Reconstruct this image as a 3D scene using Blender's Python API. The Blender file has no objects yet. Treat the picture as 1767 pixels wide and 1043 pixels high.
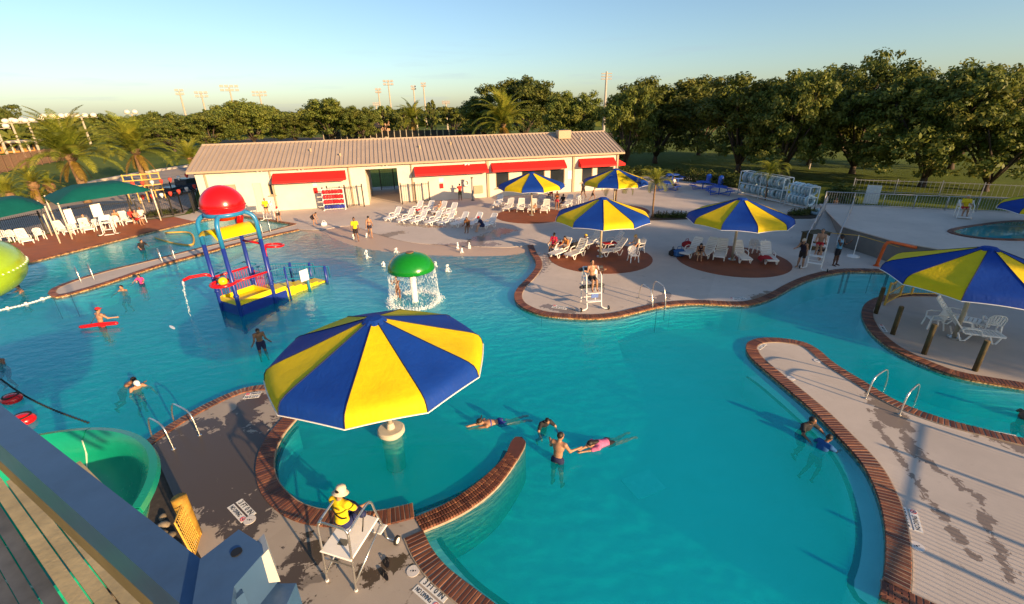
import bpy, bmesh, math, random
import numpy as np
from mathutils import Vector, Matrix, Euler

random.seed(7)
np.random.seed(7)
scene = bpy.context.scene
COL = scene.collection
PI = math.pi
R = math.radians

# ---------------------------------------------------------------- camera
CH = 8.8
FPX, PW, PH = 785.3, 1767.0, 1043.0
cam_rot = Matrix.Rotation(R(90 - 22.9), 4, 'X') @ Matrix.Rotation(R(-1.3), 4, 'Z')
cd = bpy.data.cameras.new('camera')
cd.sensor_width = 36.0
cd.lens = 36.0 * FPX / PW
cd.clip_start = 0.05
cd.clip_end = 3000
cam = bpy.data.objects.new('camera', cd)
cam.matrix_world = Matrix.Translation((0, 0, CH)) @ cam_rot
COL.objects.link(cam)
scene.camera = cam

# ---------------------------------------------------------------- sky and sun
SUN_EL, SUN_AZ = R(13.0), R(46.0)       # low evening sun behind the viewer's right shoulder
to_sun = Vector((math.sin(SUN_AZ) * math.cos(SUN_EL), -math.cos(SUN_AZ) * math.cos(SUN_EL), math.sin(SUN_EL)))
world = bpy.data.worlds.new('World')
scene.world = world
world.use_nodes = True
wn = world.node_tree
for n in list(wn.nodes):
    wn.nodes.remove(n)
w_out = wn.nodes.new('ShaderNodeOutputWorld')
w_bg = wn.nodes.new('ShaderNodeBackground')
w_sky = wn.nodes.new('ShaderNodeTexSky')
w_sky.sky_type = 'NISHITA'
w_sky.sun_disc = False
w_sky.sun_elevation = SUN_EL
w_sky.sun_rotation = PI - SUN_AZ
w_sky.altitude = 20
w_sky.air_density = 1.0
w_sky.dust_density = 0.9
w_sky.ozone_density = 2.6
w_bg.inputs['Strength'].default_value = 0.098
wn.links.new(w_bg.outputs[0], w_out.inputs[0])
# thin streaks of cloud low over the horizon, all the way round
w_tc = wn.nodes.new('ShaderNodeTexCoord')
w_sep = wn.nodes.new('ShaderNodeSeparateXYZ')
wn.links.new(w_tc.outputs['Generated'], w_sep.inputs[0])
w_map = wn.nodes.new('ShaderNodeMapping')
w_map.inputs['Scale'].default_value = (2.4, 2.4, 26.0)
wn.links.new(w_tc.outputs['Generated'], w_map.inputs[0])
w_noise = wn.nodes.new('ShaderNodeTexNoise')
w_noise.inputs['Scale'].default_value = 1.7
w_noise.inputs['Detail'].default_value = 7
w_noise.inputs['Roughness'].default_value = 0.6
wn.links.new(w_map.outputs[0], w_noise.inputs['Vector'])
w_r1 = wn.nodes.new('ShaderNodeValToRGB')
w_r1.color_ramp.elements[0].position = 0.54
w_r1.color_ramp.elements[1].position = 0.74
wn.links.new(w_noise.outputs['Fac'], w_r1.inputs[0])
w_r2 = wn.nodes.new('ShaderNodeValToRGB')
e = w_r2.color_ramp.elements
e[0].position = 0.0
e[0].color = (0.5, 0.5, 0.5, 1)
e[1].position = 0.16
e[1].color = (0, 0, 0, 1)
wn.links.new(w_sep.outputs['Z'], w_r2.inputs[0])
w_mul = wn.nodes.new('ShaderNodeMath')
w_mul.operation = 'MULTIPLY'
wn.links.new(w_r1.outputs[0], w_mul.inputs[0])
wn.links.new(w_r2.outputs[0], w_mul.inputs[1])
w_mix = wn.nodes.new('ShaderNodeMix')
w_mix.data_type = 'RGBA'
w_mix.inputs['B'].default_value = (2.4, 2.6, 3.4, 1)
wn.links.new(w_mul.outputs[0], w_mix.inputs['Factor'])
wn.links.new(w_sky.outputs[0], w_mix.inputs['A'])
wn.links.new(w_mix.outputs['Result'], w_bg.inputs['Color'])

sd = bpy.data.lights.new('sun', 'SUN')
sd.energy = 5.0
sd.angle = R(0.6)
sd.color = (1.0, 0.66, 0.35)
sun = bpy.data.objects.new('sun', sd)
sun.rotation_euler = to_sun.to_track_quat('Z', 'Y').to_euler()
sun.location = (40, -40, 40)
COL.objects.link(sun)

vs = scene.view_settings
vs.view_transform = 'Standard'
vs.look = 'None'
vs.exposure = 1.0
vs.gamma = 1
vs.use_curve_mapping = False
cy = scene.cycles
cy.use_denoising = True
cy.max_bounces = 8
cy.transparent_max_bounces = 16
cy.volume_bounces = 0
cy.caustics_reflective = False
cy.caustics_refractive = False

# ---------------------------------------------------------------- helpers
CAM3 = cam_rot.to_3x3()
CPOS = Vector((0, 0, CH))


def ray(px, py):
    return CAM3 @ Vector(((px - PW / 2) / FPX, -(py - PH / 2) / FPX, -1.0))


def P(px, py, z=0.0):
    """point of the horizontal plane at height z seen at a photo pixel"""
    d = ray(px, py)
    return CPOS + d * ((z - CH) / d.z)


def PV(px, py, a, n):
    """point seen at a photo pixel on the vertical plane through a with normal n"""
    d = ray(px, py)
    return CPOS + d * ((Vector(a) - CPOS).dot(n) / d.dot(n))


def HZ(px, py, base):
    """height of a photo pixel above a ground point (same depth)"""
    n = Vector((base[0], base[1], 0)).normalized()
    return PV(px, py, Vector((base[0], base[1], 0)), n).z


class MB:
    """collects simple shapes into one mesh"""

    def __init__(self):
        self.v, self.f, self.mi = [], [], []

    def add(self, vs, fs, mi=0):
        o = len(self.v)
        self.v.extend([tuple(x) for x in vs])
        self.f.extend([tuple(i + o for i in q) for q in fs])
        self.mi.extend([mi] * len(fs))
        return self

    def box(self, c, s, rot=None, mi=0, bev=0.0):
        x, y, z = s[0] / 2, s[1] / 2, s[2] / 2
        if bev <= 0:
            vs = [Vector(p) for p in ((-x, -y, -z), (x, -y, -z), (x, y, -z), (-x, y, -z), (-x, -y, z), (x, -y, z), (x, y, z), (-x, y, z))]
            fs = [(3, 2, 1, 0), (4, 5, 6, 7), (0, 1, 5, 4), (1, 2, 6, 5), (2, 3, 7, 6), (3, 0, 4, 7)]
        else:
            b = min(bev, x * .9, y * .9, z * .9)
            vs = []
            for zz, i in ((-z, 0), (-z + b, 1), (z - b, 1), (z, 0)):
                k = b if i == 0 else 0
                xx, yy = x - k, y - k
                vs += [Vector(p) for p in ((-xx, -yy, zz), (xx, -yy, zz), (xx, yy, zz), (-xx, yy, zz))]
            fs = [(3, 2, 1, 0), (12, 13, 14, 15)]
            for l in range(3):
                a = l * 4
                for i in range(4):
                    j = (i + 1) % 4
                    fs.append((a + i, a + j, a + 4 + j, a + 4 + i))
        if rot is not None:
            m = rot if isinstance(rot, Matrix) else Euler(rot).to_matrix()
            m = m.to_3x3()
            vs = [m @ p for p in vs]
        c = Vector(c)
        return self.add([p + c for p in vs], fs, mi)

    def bar(self, a, b, w, h, mi=0, up=(0, 0, 1)):
        a, b = Vector(a), Vector(b)
        d = b - a
        L = d.length
        if L < 1e-6:
            return self
        y = d / L
        u = Vector(up)
        x = y.cross(u)
        if x.length < 1e-4:
            x = y.cross(Vector((1, 0, 0)))
        x.normalize()
        z = x.cross(y)
        m = Matrix((x, y, z)).transposed()
        return self.box((a + b) / 2, (w, L, h), m, mi)

    def tube(self, pts, r, n=8, mi=0, closed=False, caps=True):
        pts = [Vector(p) for p in pts]
        m = len(pts)
        rs = r if isinstance(r, (list, tuple)) else [r] * m
        tang = []
        for i in range(m):
            if closed:
                t = pts[(i + 1) % m] - pts[i - 1]
            else:
                t = pts[min(i + 1, m - 1)] - pts[max(i - 1, 0)]
            tang.append(t.normalized() if t.length > 1e-9 else Vector((0, 0, 1)))
        u = tang[0].orthogonal().normalized()
        vs, fs = [], []
        for i in range(m):
            t = tang[i]
            u = (u - t * u.dot(t))
            u = u.normalized() if u.length > 1e-6 else t.orthogonal().normalized()
            w = t.cross(u)
            for k in range(n):
                a = 2 * PI * k / n
                vs.append(pts[i] + (u * math.cos(a) + w * math.sin(a)) * rs[i])
        for i in range(m if closed else m - 1):
            j = (i + 1) % m
            for k in range(n):
                l = (k + 1) % n
                fs.append((i * n + k, i * n + l, j * n + l, j * n + k))
        if caps and not closed:
            fs.append(tuple(range(n - 1, -1, -1)))
            fs.append(tuple((m - 1) * n + k for k in range(n)))
        return self.add(vs, fs, mi)

    def cyl(self, a, b, r, n=10, mi=0, r2=None):
        return self.tube([a, b], [r, r if r2 is None else r2], n, mi)

    def lathe(self, prof, c=(0, 0, 0), n=24, mi=0, sx=1, sy=1):
        vs, fs = [], []
        m = len(prof)
        for (r, z) in prof:
            for k in range(n):
                a = 2 * PI * k / n
                vs.append((c[0] + r * math.cos(a) * sx, c[1] + r * math.sin(a) * sy, c[2] + z))
        for i in range(m - 1):
            for k in range(n):
                l = (k + 1) % n
                fs.append((i * n + k, i * n + l, (i + 1) * n + l, (i + 1) * n + k))
        return self.add(vs, fs, mi)

    def ball(self, c, r, n=10, m=6, mi=0):
        rr = r if isinstance(r, (tuple, list)) else (r, r, r)
        vs, fs = [(c[0], c[1], c[2] - rr[2])], []
        for i in range(1, m):
            ph = -PI / 2 + PI * i / m
            for k in range(n):
                a = 2 * PI * k / n
                vs.append((c[0] + rr[0] * math.cos(ph) * math.cos(a), c[1] + rr[1] * math.cos(ph) * math.sin(a), c[2] + rr[2] * math.sin(ph)))
        vs.append((c[0], c[1], c[2] + rr[2]))
        T = len(vs) - 1
        for k in range(n):
            l = (k + 1) % n
            fs.append((0, 1 + l, 1 + k))
            for i in range(m - 2):
                a = 1 + i * n
                fs.append((a + k, a + l, a + n + l, a + n + k))
            a = 1 + (m - 2) * n
            fs.append((a + k, a + l, T))
        return self.add(vs, fs, mi)

    def prism(self, poly, z0, z1, mi=0):
        """convex or concave outline in xy extruded from z0 to z1"""
        n = len(poly)
        area = sum(poly[i][0] * poly[(i + 1) % n][1] - poly[(i + 1) % n][0] * poly[i][1] for i in range(n))
        if area < 0:
            poly = poly[::-1]
        vs = [(p[0], p[1], z0) for p in poly] + [(p[0], p[1], z1) for p in poly]
        fs = [tuple(range(n - 1, -1, -1)), tuple(range(n, 2 * n))]
        for i in range(n):
            j = (i + 1) % n
            fs.append((i, j, n + j, n + i))
        return self.add(vs, fs, mi)

    def ribbon(self, A, B, mi=0):
        """quads between two polylines of equal length"""
        n = len(A)
        return self.add(list(A) + list(B), [(i, i + 1, n + i + 1, n + i) for i in range(n - 1)], mi)

    def mesh(self, name, mats=None, smooth=False):
        me = bpy.data.meshes.new(name)
        me.from_pydata(self.v, [], self.f)
        if mats is not None:
            for m in (mats if isinstance(mats, (list, tuple)) else [mats]):
                me.materials.append(m)
            if len(me.materials) > 1:
                me.polygons.foreach_set('material_index', self.mi)
        if smooth:
            me.polygons.foreach_set('use_smooth', [True] * len(me.polygons))
            if smooth == 'auto':
                me.set_sharp_from_angle(angle=R(40))
        me.update()
        return me

    def build(self, name, mats, parent=None, smooth=False, loc=None, rot=None):
        return link(name, self.mesh(name, mats, smooth), parent, loc, rot)


def link(name, me, parent=None, loc=None, rot=None):
    o = bpy.data.objects.new(name, me)
    COL.objects.link(o)
    if parent is not None:
        o.parent = parent
    if loc is not None:
        o.location = loc
    if rot is not None:
        o.rotation_euler = rot if not isinstance(rot, (int, float)) else (0, 0, rot)
    return o


def tag(o, label=None, cat=None, group=None, kind=None):
    if label:
        o['label'] = label
    if cat:
        o['category'] = cat
    if group:
        o['group'] = group
    if kind:
        o['kind'] = kind
    return o


def thing(name, label, cat, loc=(0, 0, 0), rz=0.0, group=None):
    o = bpy.data.objects.new(name, None)
    COL.objects.link(o)
    o.empty_display_size = 0.2
    o.location = loc
    o.rotation_euler = (0, 0, rz)
    return tag(o, label, cat, group)


KIDS = {}


def copy_tree(root, loc, rz=0.0, label=None, group=None, scale=None):
    r = root.copy()
    COL.objects.link(r)
    r.location = loc
    r.rotation_euler = (0, 0, rz)
    if scale:
        r.scale = (scale, scale, scale)
    if label:
        r['label'] = label
    if group:
        r['group'] = group
    for ch in list(root.children):
        c = ch.copy()
        COL.objects.link(c)
        c.parent = r
        for g in list(ch.children):
            d = g.copy()
            COL.objects.link(d)
            d.parent = c
    return r


def catmull(pts, step=0.25, closed=False):
    pts = [Vector(p) for p in pts]
    n = len(pts)
    out = []
    rng = range(n) if closed else range(n - 1)
    for i in rng:
        p1, p2 = pts[i], pts[(i + 1) % n]
        p0 = pts[i - 1] if (i > 0 or closed) else p1 * 2 - p2
        p3 = pts[(i + 2) % n] if (i + 2 < n or closed) else p2 * 2 - p1
        k = max(1, int(round((p2 - p1).length / step)))
        for j in range(k):
            t = j / k
            out.append(0.5 * ((2 * p1) + (p2 - p0) * t + (2 * p0 - 5 * p1 + 4 * p2 - p3) * t * t + (3 * p1 - p0 - 3 * p2 + p3) * t ** 3))
    if not closed:
        out.append(pts[-1].copy())
    return out


def resample(pts, step=None, count=None):
    pts = [Vector(p) for p in pts]
    L = [0.0]
    for a, b in zip(pts, pts[1:]):
        L.append(L[-1] + (b - a).length)
    T = L[-1]
    n = count if count else max(2, int(round(T / step)) + 1)
    out, k = [], 0
    for i in range(n):
        s = T * i / (n - 1)
        while k < len(L) - 2 and L[k + 1] < s:
            k += 1
        d = L[k + 1] - L[k]
        out.append(pts[k].lerp(pts[k + 1], (s - L[k]) / d if d > 0 else 0))
    return out


def offset2(pts, d):
    """polyline moved sideways (left of travel positive) in the ground plane"""
    out = []
    n = len(pts)
    for i in range(n):
        t = pts[min(i + 1, n - 1)] - pts[max(i - 1, 0)]
        nn = Vector((-t.y, t.x, 0))
        nn = nn.normalized() if nn.length > 1e-9 else Vector((0, 0, 0))
        out.append(pts[i] + nn * d)
    return out


# ---------------------------------------------------------------- materials
class NT:
    def __init__(self, name):
        self.m = bpy.data.materials.new(name)
        self.m.use_nodes = True
        self.t = self.m.node_tree
        self.b = self.t.nodes['Principled BSDF']
        self.out = self.t.nodes['Material Output']

    def n(self, typ, **kw):
        x = self.t.nodes.new('ShaderNode' + typ)
        for k, v in kw.items():
            setattr(x, k, v)
        return x

    def l(self, a, b):
        self.t.links.new(a, b)

    def put(self, sock, v):
        if isinstance(v, bpy.types.NodeSocket):
            self.l(v, sock)
        elif isinstance(v, (tuple, list)) and len(v) == 3 and sock.type == 'RGBA':
            sock.default_value = (*v, 1)
        else:
            sock.default_value = v

    def math(self, op, a, b=0.0, c=None):
        x = self.n('Math', operation=op)
        self.put(x.inputs[0], a)
        self.put(x.inputs[1], b)
        if c is not None:
            self.put(x.inputs[2], c)
        return x.outputs[0]

    def coord(self, kind='Object', scale=None, rot=None):
        if kind == 'World':
            o = self.n('NewGeometry').outputs['Position']
        else:
            o = self.n('TexCoord').outputs[kind]
        if scale is not None or rot is not None:
            mp = self.n('Mapping')
            if scale is not None:
                mp.inputs['Scale'].default_value = scale if isinstance(scale, tuple) else (scale,) * 3
            if rot is not None:
                mp.inputs['Rotation'].default_value = rot
            self.l(o, mp.inputs[0])
            o = mp.outputs[0]
        return o

    def noise(self, co, scale, detail=4, rough=0.55, dist=0.0):
        x = self.n('TexNoise')
        self.l(co, x.inputs['Vector'])
        x.inputs['Scale'].default_value = scale
        x.inputs['Detail'].default_value = detail
        x.inputs['Roughness'].default_value = rough
        x.inputs['Distortion'].default_value = dist
        return x.outputs['Fac']

    def ramp(self, f, stops):
        x = self.n('ValToRGB')
        self.put(x.inputs[0], f)
        el = x.color_ramp.elements
        while len(el) < len(stops):
            el.new(0.5)
        for e, (p, c) in zip(el, stops):
            e.position = p
            e.color = (c, c, c, 1) if isinstance(c, (int, float)) else (*c, 1)
        return x.outputs[0]

    def mix(self, f, a, b, mode='MIX'):
        x = self.n('Mix', data_type='RGBA', blend_type=mode)
        self.put(x.inputs['Factor'], f)
        self.put(x.inputs['A'], a)
        self.put(x.inputs['B'], b)
        return x.outputs['Result']

    def bump(self, h, strength=0.3, dist=0.02):
        x = self.n('Bump')
        x.inputs['Strength'].default_value = strength
        x.inputs['Distance'].default_value = dist
        self.l(h, x.inputs['Height'])
        self.l(x.outputs[0], self.b.inputs['Normal'])

    def set(self, col=None, rough=None, metal=None, spec=None, trans=None, alpha=None):
        for k, v in (('Base Color', col), ('Roughness', rough), ('Metallic', metal), ('Specular IOR Level', spec), ('Transmission Weight', trans), ('Alpha', alpha)):
            if v is not None:
                self.put(self.b.inputs[k], v)
        return self.m


def mk(name, col, rough=0.55, metal=0.0, var=0.12, scale=6.0, bump=0.0, spec=0.4, dirt=0.0, rnd=0.0, bscale=None):
    """a plain surface with uneven tone, optional grime and fine relief"""
    t = NT(name)
    co = t.coord('Object')
    f = t.noise(co, scale, 5, 0.6)
    c = Vector(col)
    lo, hi = tuple(c * (1 - var)), tuple(min(1, x) for x in c * (1 + var))
    k = t.mix(t.ramp(f, [(0.3, 0.0), (0.7, 1.0)]), lo, hi)
    if dirt > 0:
        g = t.ramp(t.noise(co, scale * 2.7, 6, 0.7), [(0.5, 0.0), (0.75, dirt)])
        k = t.mix(g, k, tuple(c * 0.35 + Vector((0.02, 0.015, 0.01))))
    if rnd > 0:
        oi = t.n('ObjectInfo').outputs['Random']
        hs = t.n('HueSaturation')
        t.l(k, hs.inputs['Color'])
        t.l(t.math('MULTIPLY_ADD', oi, 2 * rnd, 1 - rnd), hs.inputs['Value'])
        k = hs.outputs[0]
    rr = t.math('MULTIPLY_ADD', f, 0.16, rough - 0.08)
    if bump > 0:
        t.bump(t.noise(co, bscale or scale * 6, 4), bump, 0.01)
    return t.set(col=k, rough=rr, metal=metal, spec=spec)
# ================================================================ SETTING
WATER_Z = -0.085


def concrete(name, col, wets=(), patch=0.12, dark=0.42, wet_rough=0.25, rnd=0.05):
    """broom-finished concrete; wets = (x1,y1,x2,y2,radius,amount) splashes of water lying on it"""
    t = NT(name)
    co = t.coord('World')
    big = t.noise(co, 0.35, 4, 0.6)
    mid = t.noise(co, 2.2, 6, 0.65)
    fine = t.noise(co, 40.0, 3, 0.6)
    c = Vector(col)
    k = t.mix(t.ramp(big, [(0.3, 0.0), (0.7, 1.0)]), tuple(c * 0.86), tuple(c * 1.08))
    k = t.mix(t.ramp(mid, [(0.35, 0.0), (0.75, 0.35)]), k, tuple(c * 0.78))
    k = t.mix(t.ramp(fine, [(0.3, 0.25), (0.7, 0.0)]), k, tuple(c * 0.7))
    oi = t.n('ObjectInfo').outputs['Random']
    hs = t.n('HueSaturation')
    t.l(k, hs.inputs['Color'])
    t.l(t.math('MULTIPLY_ADD', oi, 2 * rnd, 1 - rnd), hs.inputs['Value'])
    k = hs.outputs[0]
    # water marks
    st = t.noise(t.coord('World', (1.0, 1.6, 1.0), (0, 0, 0.9)), 1.5, 7, 0.62, 0.7)
    mask = t.math('MULTIPLY', t.ramp(st, [(0.66 - patch * 0.5, 0.0), (0.70 - patch * 0.5, 1.0)]), 0.55)
    sep = t.n('SeparateXYZ')
    t.l(co, sep.inputs[0])
    X, Y = sep.outputs[0], sep.outputs[1]
    sp = t.noise(co, 2.6, 6, 0.7, 0.5)
    for (x1, y1, x2, y2, r, amt) in wets:
        dx, dy = x2 - x1, y2 - y1
        L2 = dx * dx + dy * dy + 1e-6
        h = t.math('ADD', t.math('MULTIPLY', t.math('SUBTRACT', X, x1), dx / L2), t.math('MULTIPLY', t.math('SUBTRACT', Y, y1), dy / L2))
        h = t.math('MINIMUM', t.math('MAXIMUM', h, 0.0), 1.0)
        ex = t.math('SUBTRACT', t.math('SUBTRACT', X, x1), t.math('MULTIPLY', h, dx))
        ey = t.math('SUBTRACT', t.math('SUBTRACT', Y, y1), t.math('MULTIPLY', h, dy))
        d = t.math('SQRT', t.math('ADD', t.math('MULTIPLY', ex, ex), t.math('MULTIPLY', ey, ey)))
        q = t.math('SUBTRACT', 1.0, t.math('DIVIDE', d, r))
        q = t.math('ADD', q, t.math('MULTIPLY_ADD', sp, 3.4, -1.7 + (amt - 0.5) * 2))
        q = t.math('MULTIPLY', t.math('GREATER_THAN', t.math('SUBTRACT', 1.25, t.math('DIVIDE', d, r)), 0.0), t.ramp(q, [(0.40, 0.0), (0.50, 1.0)]))
        mask = t.math('MAXIMUM', mask, q)
    k2 = t.mix(mask, k, tuple(Vector((c.x * 1.0, c.y * 0.9, c.z * 0.82)) * dark))
    rr = t.math('MULTIPLY_ADD', mask, wet_rough - 0.82, 0.82)
    t.bump(fine, 0.12, 0.004)
    return t.set(col=k2, rough=rr, spec=0.4)


def smooth_px(pts, z=0.0, step=0.2):
    return catmull([P(x, y, z) for x, y in pts], step)


# outlines traced on the ground -----------------------------------------------
LOBE = smooth_px([(911, 423), (916, 436), (924, 449), (924, 462), (912, 478), (896, 494), (888, 509), (893, 523), (910, 534), (935, 542), (965, 546), (1000, 548), (1035, 548), (1070, 544), (1105, 536), (1140, 528), (1175, 524), (1215, 523), (1255, 525), (1290, 525), (1320, 518), (1345, 507), (1370, 493), (1400, 480), (1435, 471), (1475, 467), (1542, 470), (1640, 488), (1767, 516)], 0.03)
LOBE.append(Vector((46, 12.5, 0.03)))
WATERLINE = smooth_px([(512, 398), (552, 403), (567, 406), (590, 417), (620, 426), (650, 432), (700, 437), (760, 441), (830, 442), (880, 440), (926, 432)], WATER_Z, 0.5)
BEACHBACK = smooth_px([(516, 396), (552, 397), (604, 390), (650, 404), (700, 417), (760, 423), (830, 426), (880, 427), (911, 423)], 0, 0.6)
PEN_N = smooth_px([(83, 506), (92, 497), (131, 482), (190, 465), (253, 450), (350, 426), (430, 407), (507, 387)], 0.03)
PEN_S = smooth_px([(516, 396), (470, 406), (400, 423), (350, 437), (274, 458), (190, 486), (130, 504), (105, 510), (90, 511), (83, 506)], 0.03)
ISLE_pts = [(1612, 507), (1570, 506), (1540, 508), (1512, 514), (1495, 523), (1488, 537), (1492, 553), (1506, 574), (1540, 601), (1600, 630), (1660, 650), (1767, 669)]
ISLE = smooth_px(ISLE_pts, 0.03)
isl_e = ISLE[-1] + (ISLE[-1] - ISLE[-6]).normalized() * 9
ISLE_full = ISLE + [isl_e]
ISLE_poly = ISLE_full + [Vector((28, 8, 0.03)), Vector((31, 12, 0.03)), Vector((29, 18.5, 0.03)), Vector((24.5, 20.6, 0.03))]
BR_N = smooth_px([(1288, 600), (1291, 591), (1305, 585), (1325, 583), (1350, 584), (1385, 590), (1410, 602), (1440, 627), (1490, 658), (1550, 693), (1620, 720), (1700, 741), (1767, 757)], 0.03)
br_e = BR_N[-1] + (BR_N[-1] - BR_N[-8]).normalized() * 8
BR_S = smooth_px([(1288, 600), (1291, 609), (1303, 623), (1342, 656), (1400, 705), (1450, 755), (1490, 800), (1515, 850), (1528, 900), (1531, 950), (1527, 995), (1520, 1028)], 0.03)
br_c = BR_S[-1]
br_dir = (P(1572, 1052, 0.03) - br_c).normalized()
BR_END = resample([br_c, br_c + br_dir * 12], 0.2)
BL_OUT = smooth_px([(257, 768), (300, 738), (350, 708), (400, 684), (432, 674), (462, 672), (482, 680), (492, 700), (494, 715)], 0.03)
BL_IN = smooth_px([(494, 715), (465, 748), (448, 779), (442, 813), (451, 848), (479, 880), (510, 897), (545, 905), (600, 909), (655, 906), (715, 892)], 0.03)
BENCH_IN = smooth_px([(715, 892), (769, 868), (801, 848), (833, 824), (869, 789), (882, 762), (889, 754)], 0.03)
BENCH_OUT = smooth_px([(728, 915), (780, 893), (823, 868), (862, 834), (896, 786), (907, 762), (900, 754), (889, 754)], 0.03)
BL_R = smooth_px([(728, 915), (743, 946), (769, 978), (808, 1009), (844, 1036), (890, 1070), (960, 1120)], 0.03)
TERR = resample([P(20, 461, 0.03) + Vector((-5.5, -14, 0)), P(20, 461, 0.03), P(50, 452, 0.03), P(150, 427, 0.03), P(250, 402, 0.03), P(336, 382, 0.03)], 0.3)
TERR2 = resample([P(336, 382, 0.03), P(402, 371, 0.03)], 0.3)
CHAN_END = resample([P(402, 371, 0.03), P(455, 379, 0.03), P(507, 387, 0.03)], 0.3)
GN = [P(300, 374), P(281, 377), P(180, 388), P(80, 405), P(0, 425), Vector((-41, 22, 0))]
SITE = [Vector(p) for p in ((-44, -4, 0), (46, -4, 0), (46, 31, 0), (36, 35, 0), (29.5, 40, 0), (27.2, 52, 0), (24, 68, 0), (8, 66, 0), (-33, 56, 0), (-31.6, 45, 0))] + GN

M_CONC = concrete('deck_concrete', (0.60, 0.515, 0.44), [
    tuple(P(655, 408).xy) + tuple(P(690, 402).xy) + (0.7, 0.62),
    tuple(P(800, 425).xy) + tuple(P(870, 398).xy) + (0.9, 0.66),
    tuple(P(740, 425).xy) + tuple(P(850, 422).xy) + (0.6, 0.62),
    tuple(P(925, 470).xy) + tuple(P(950, 440).xy) + (1.0, 0.40),
    tuple(P(945, 530).xy) + tuple(P(985, 537).xy) + (0.45, 0.55),
    tuple(P(1130, 525).xy) + tuple(P(1150, 508).xy) + (0.5, 0.55),
    tuple(P(1300, 515).xy) + tuple(P(1330, 505).xy) + (0.4, 0.5),
    tuple(P(690, 388).xy) + tuple(P(760, 392).xy) + (0.7, 0.45)], patch=0.03)
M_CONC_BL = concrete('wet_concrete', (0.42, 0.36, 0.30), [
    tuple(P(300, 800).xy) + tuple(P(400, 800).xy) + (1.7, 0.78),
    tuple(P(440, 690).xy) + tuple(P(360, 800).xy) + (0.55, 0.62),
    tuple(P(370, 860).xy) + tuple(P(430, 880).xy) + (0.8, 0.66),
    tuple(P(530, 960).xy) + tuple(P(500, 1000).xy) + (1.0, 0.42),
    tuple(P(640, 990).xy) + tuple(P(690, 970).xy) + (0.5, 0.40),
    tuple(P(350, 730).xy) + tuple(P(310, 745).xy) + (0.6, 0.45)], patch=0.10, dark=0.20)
M_CONC_BR = concrete('right_concrete', (0.57, 0.50, 0.43), [
    tuple(P(1520, 690).xy) + tuple(P(1545, 730).xy) + (0.55, 0.60),
    tuple(P(1545, 730).xy) + tuple(P(1600, 800).xy) + (0.40, 0.38),
    tuple(P(1600, 800).xy) + tuple(P(1690, 860).xy) + (0.36, 0.35),
    tuple(P(1510, 730).xy) + tuple(P(1580, 830).xy) + (0.28, 0.35),
    tuple(P(1580, 830).xy) + tuple(P(1680, 960).xy) + (0.26, 0.35),
    tuple(P(1690, 860).xy) + tuple(P(1740, 1000).xy) + (0.3, 0.38),
    tuple(P(1650, 720).xy) + tuple(P(1767, 770).xy) + (0.6, 0.60)], patch=0.02)
M_JOINT = mk('deck_joint', (0.11, 0.10, 0.09), 0.9, var=0.25)
M_TERRA = mk('terracotta_coating', (0.36, 0.105, 0.035), 0.6, var=0.18, scale=1.2, bump=0.1)
M_PAD = mk('rust_coating', (0.24, 0.072, 0.03), 0.7, var=0.22, scale=1.0, bump=0.15, dirt=0.25)


def brick_mat(name, island):
    t = NT(name)
    co = t.coord('World')
    rnd = t.n('NewGeometry').outputs['Random Per Island'] if island else t.n('ObjectInfo').outputs['Random']
    k = t.ramp(rnd, [(0.0, (0.085, 0.028, 0.016)), (0.35, (0.155, 0.05, 0.025)), (0.7, (0.215, 0.075, 0.034)), (1.0, (0.32, 0.13, 0.06))])
    f = t.noise(co, 9, 6, 0.7)
    k = t.mix(t.ramp(f, [(0.35, 0.0), (0.75, 0.65)]), k, (0.07, 0.03, 0.02))
    t.bump(t.noise(co, 60, 4), 0.25, 0.004)
    return t.set(col=k, rough=t.math('MULTIPLY_ADD', f, 0.4, 0.32), spec=0.45)


M_BRICK = brick_mat('coping_brick', False)
M_BRICKS = brick_mat('coping_brick_row', True)
M_MORTAR = mk('mortar', (0.34, 0.27, 0.20), 0.9, var=0.2)


def tile_mat():
    t = NT('waterline_tile')
    co = t.coord('World')
    v = t.n('TexVoronoi')
    t.l(co, v.inputs['Vector'])
    v.inputs['Scale'].default_value = 16
    k = t.ramp(v.outputs['Color'], [(0.2, (0.62, 0.42, 0.20)), (0.5, (0.40, 0.22, 0.08)), (0.8, (0.10, 0.06, 0.035))])
    return t.set(col=k, rough=0.3, spec=0.5)


M_TILE = tile_mat()
M_PLASTER = mk('pool_plaster', (0.80, 0.84, 0.84), 0.7, var=0.05, scale=0.8)
M_STEP = mk('step_plaster', (0.80, 0.84, 0.83), 0.7, var=0.06, scale=1.5)
M_BLACKTILE = mk('black_tile', (0.012, 0.014, 0.018), 0.35)


# ---------------------------------------------------------------- ground
def grass_mat():
    t = NT('grass_ground')
    co = t.coord('World')
    a = t.noise(co, 0.05, 5, 0.6)
    b = t.noise(co, 0.9, 6, 0.7)
    k = t.ramp(a, [(0.3, (0.085, 0.125, 0.018)), (0.55, (0.13, 0.17, 0.022)), (0.75, (0.18, 0.18, 0.035))])
    k = t.mix(t.ramp(b, [(0.4, 0.0), (0.8, 0.6)]), k, (0.045, 0.06, 0.012))
    t.bump(t.noise(co, 6, 6, 0.8), 0.8, 0.15)
    return t.set(col=k, rough=0.9, spec=0.15)


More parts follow.
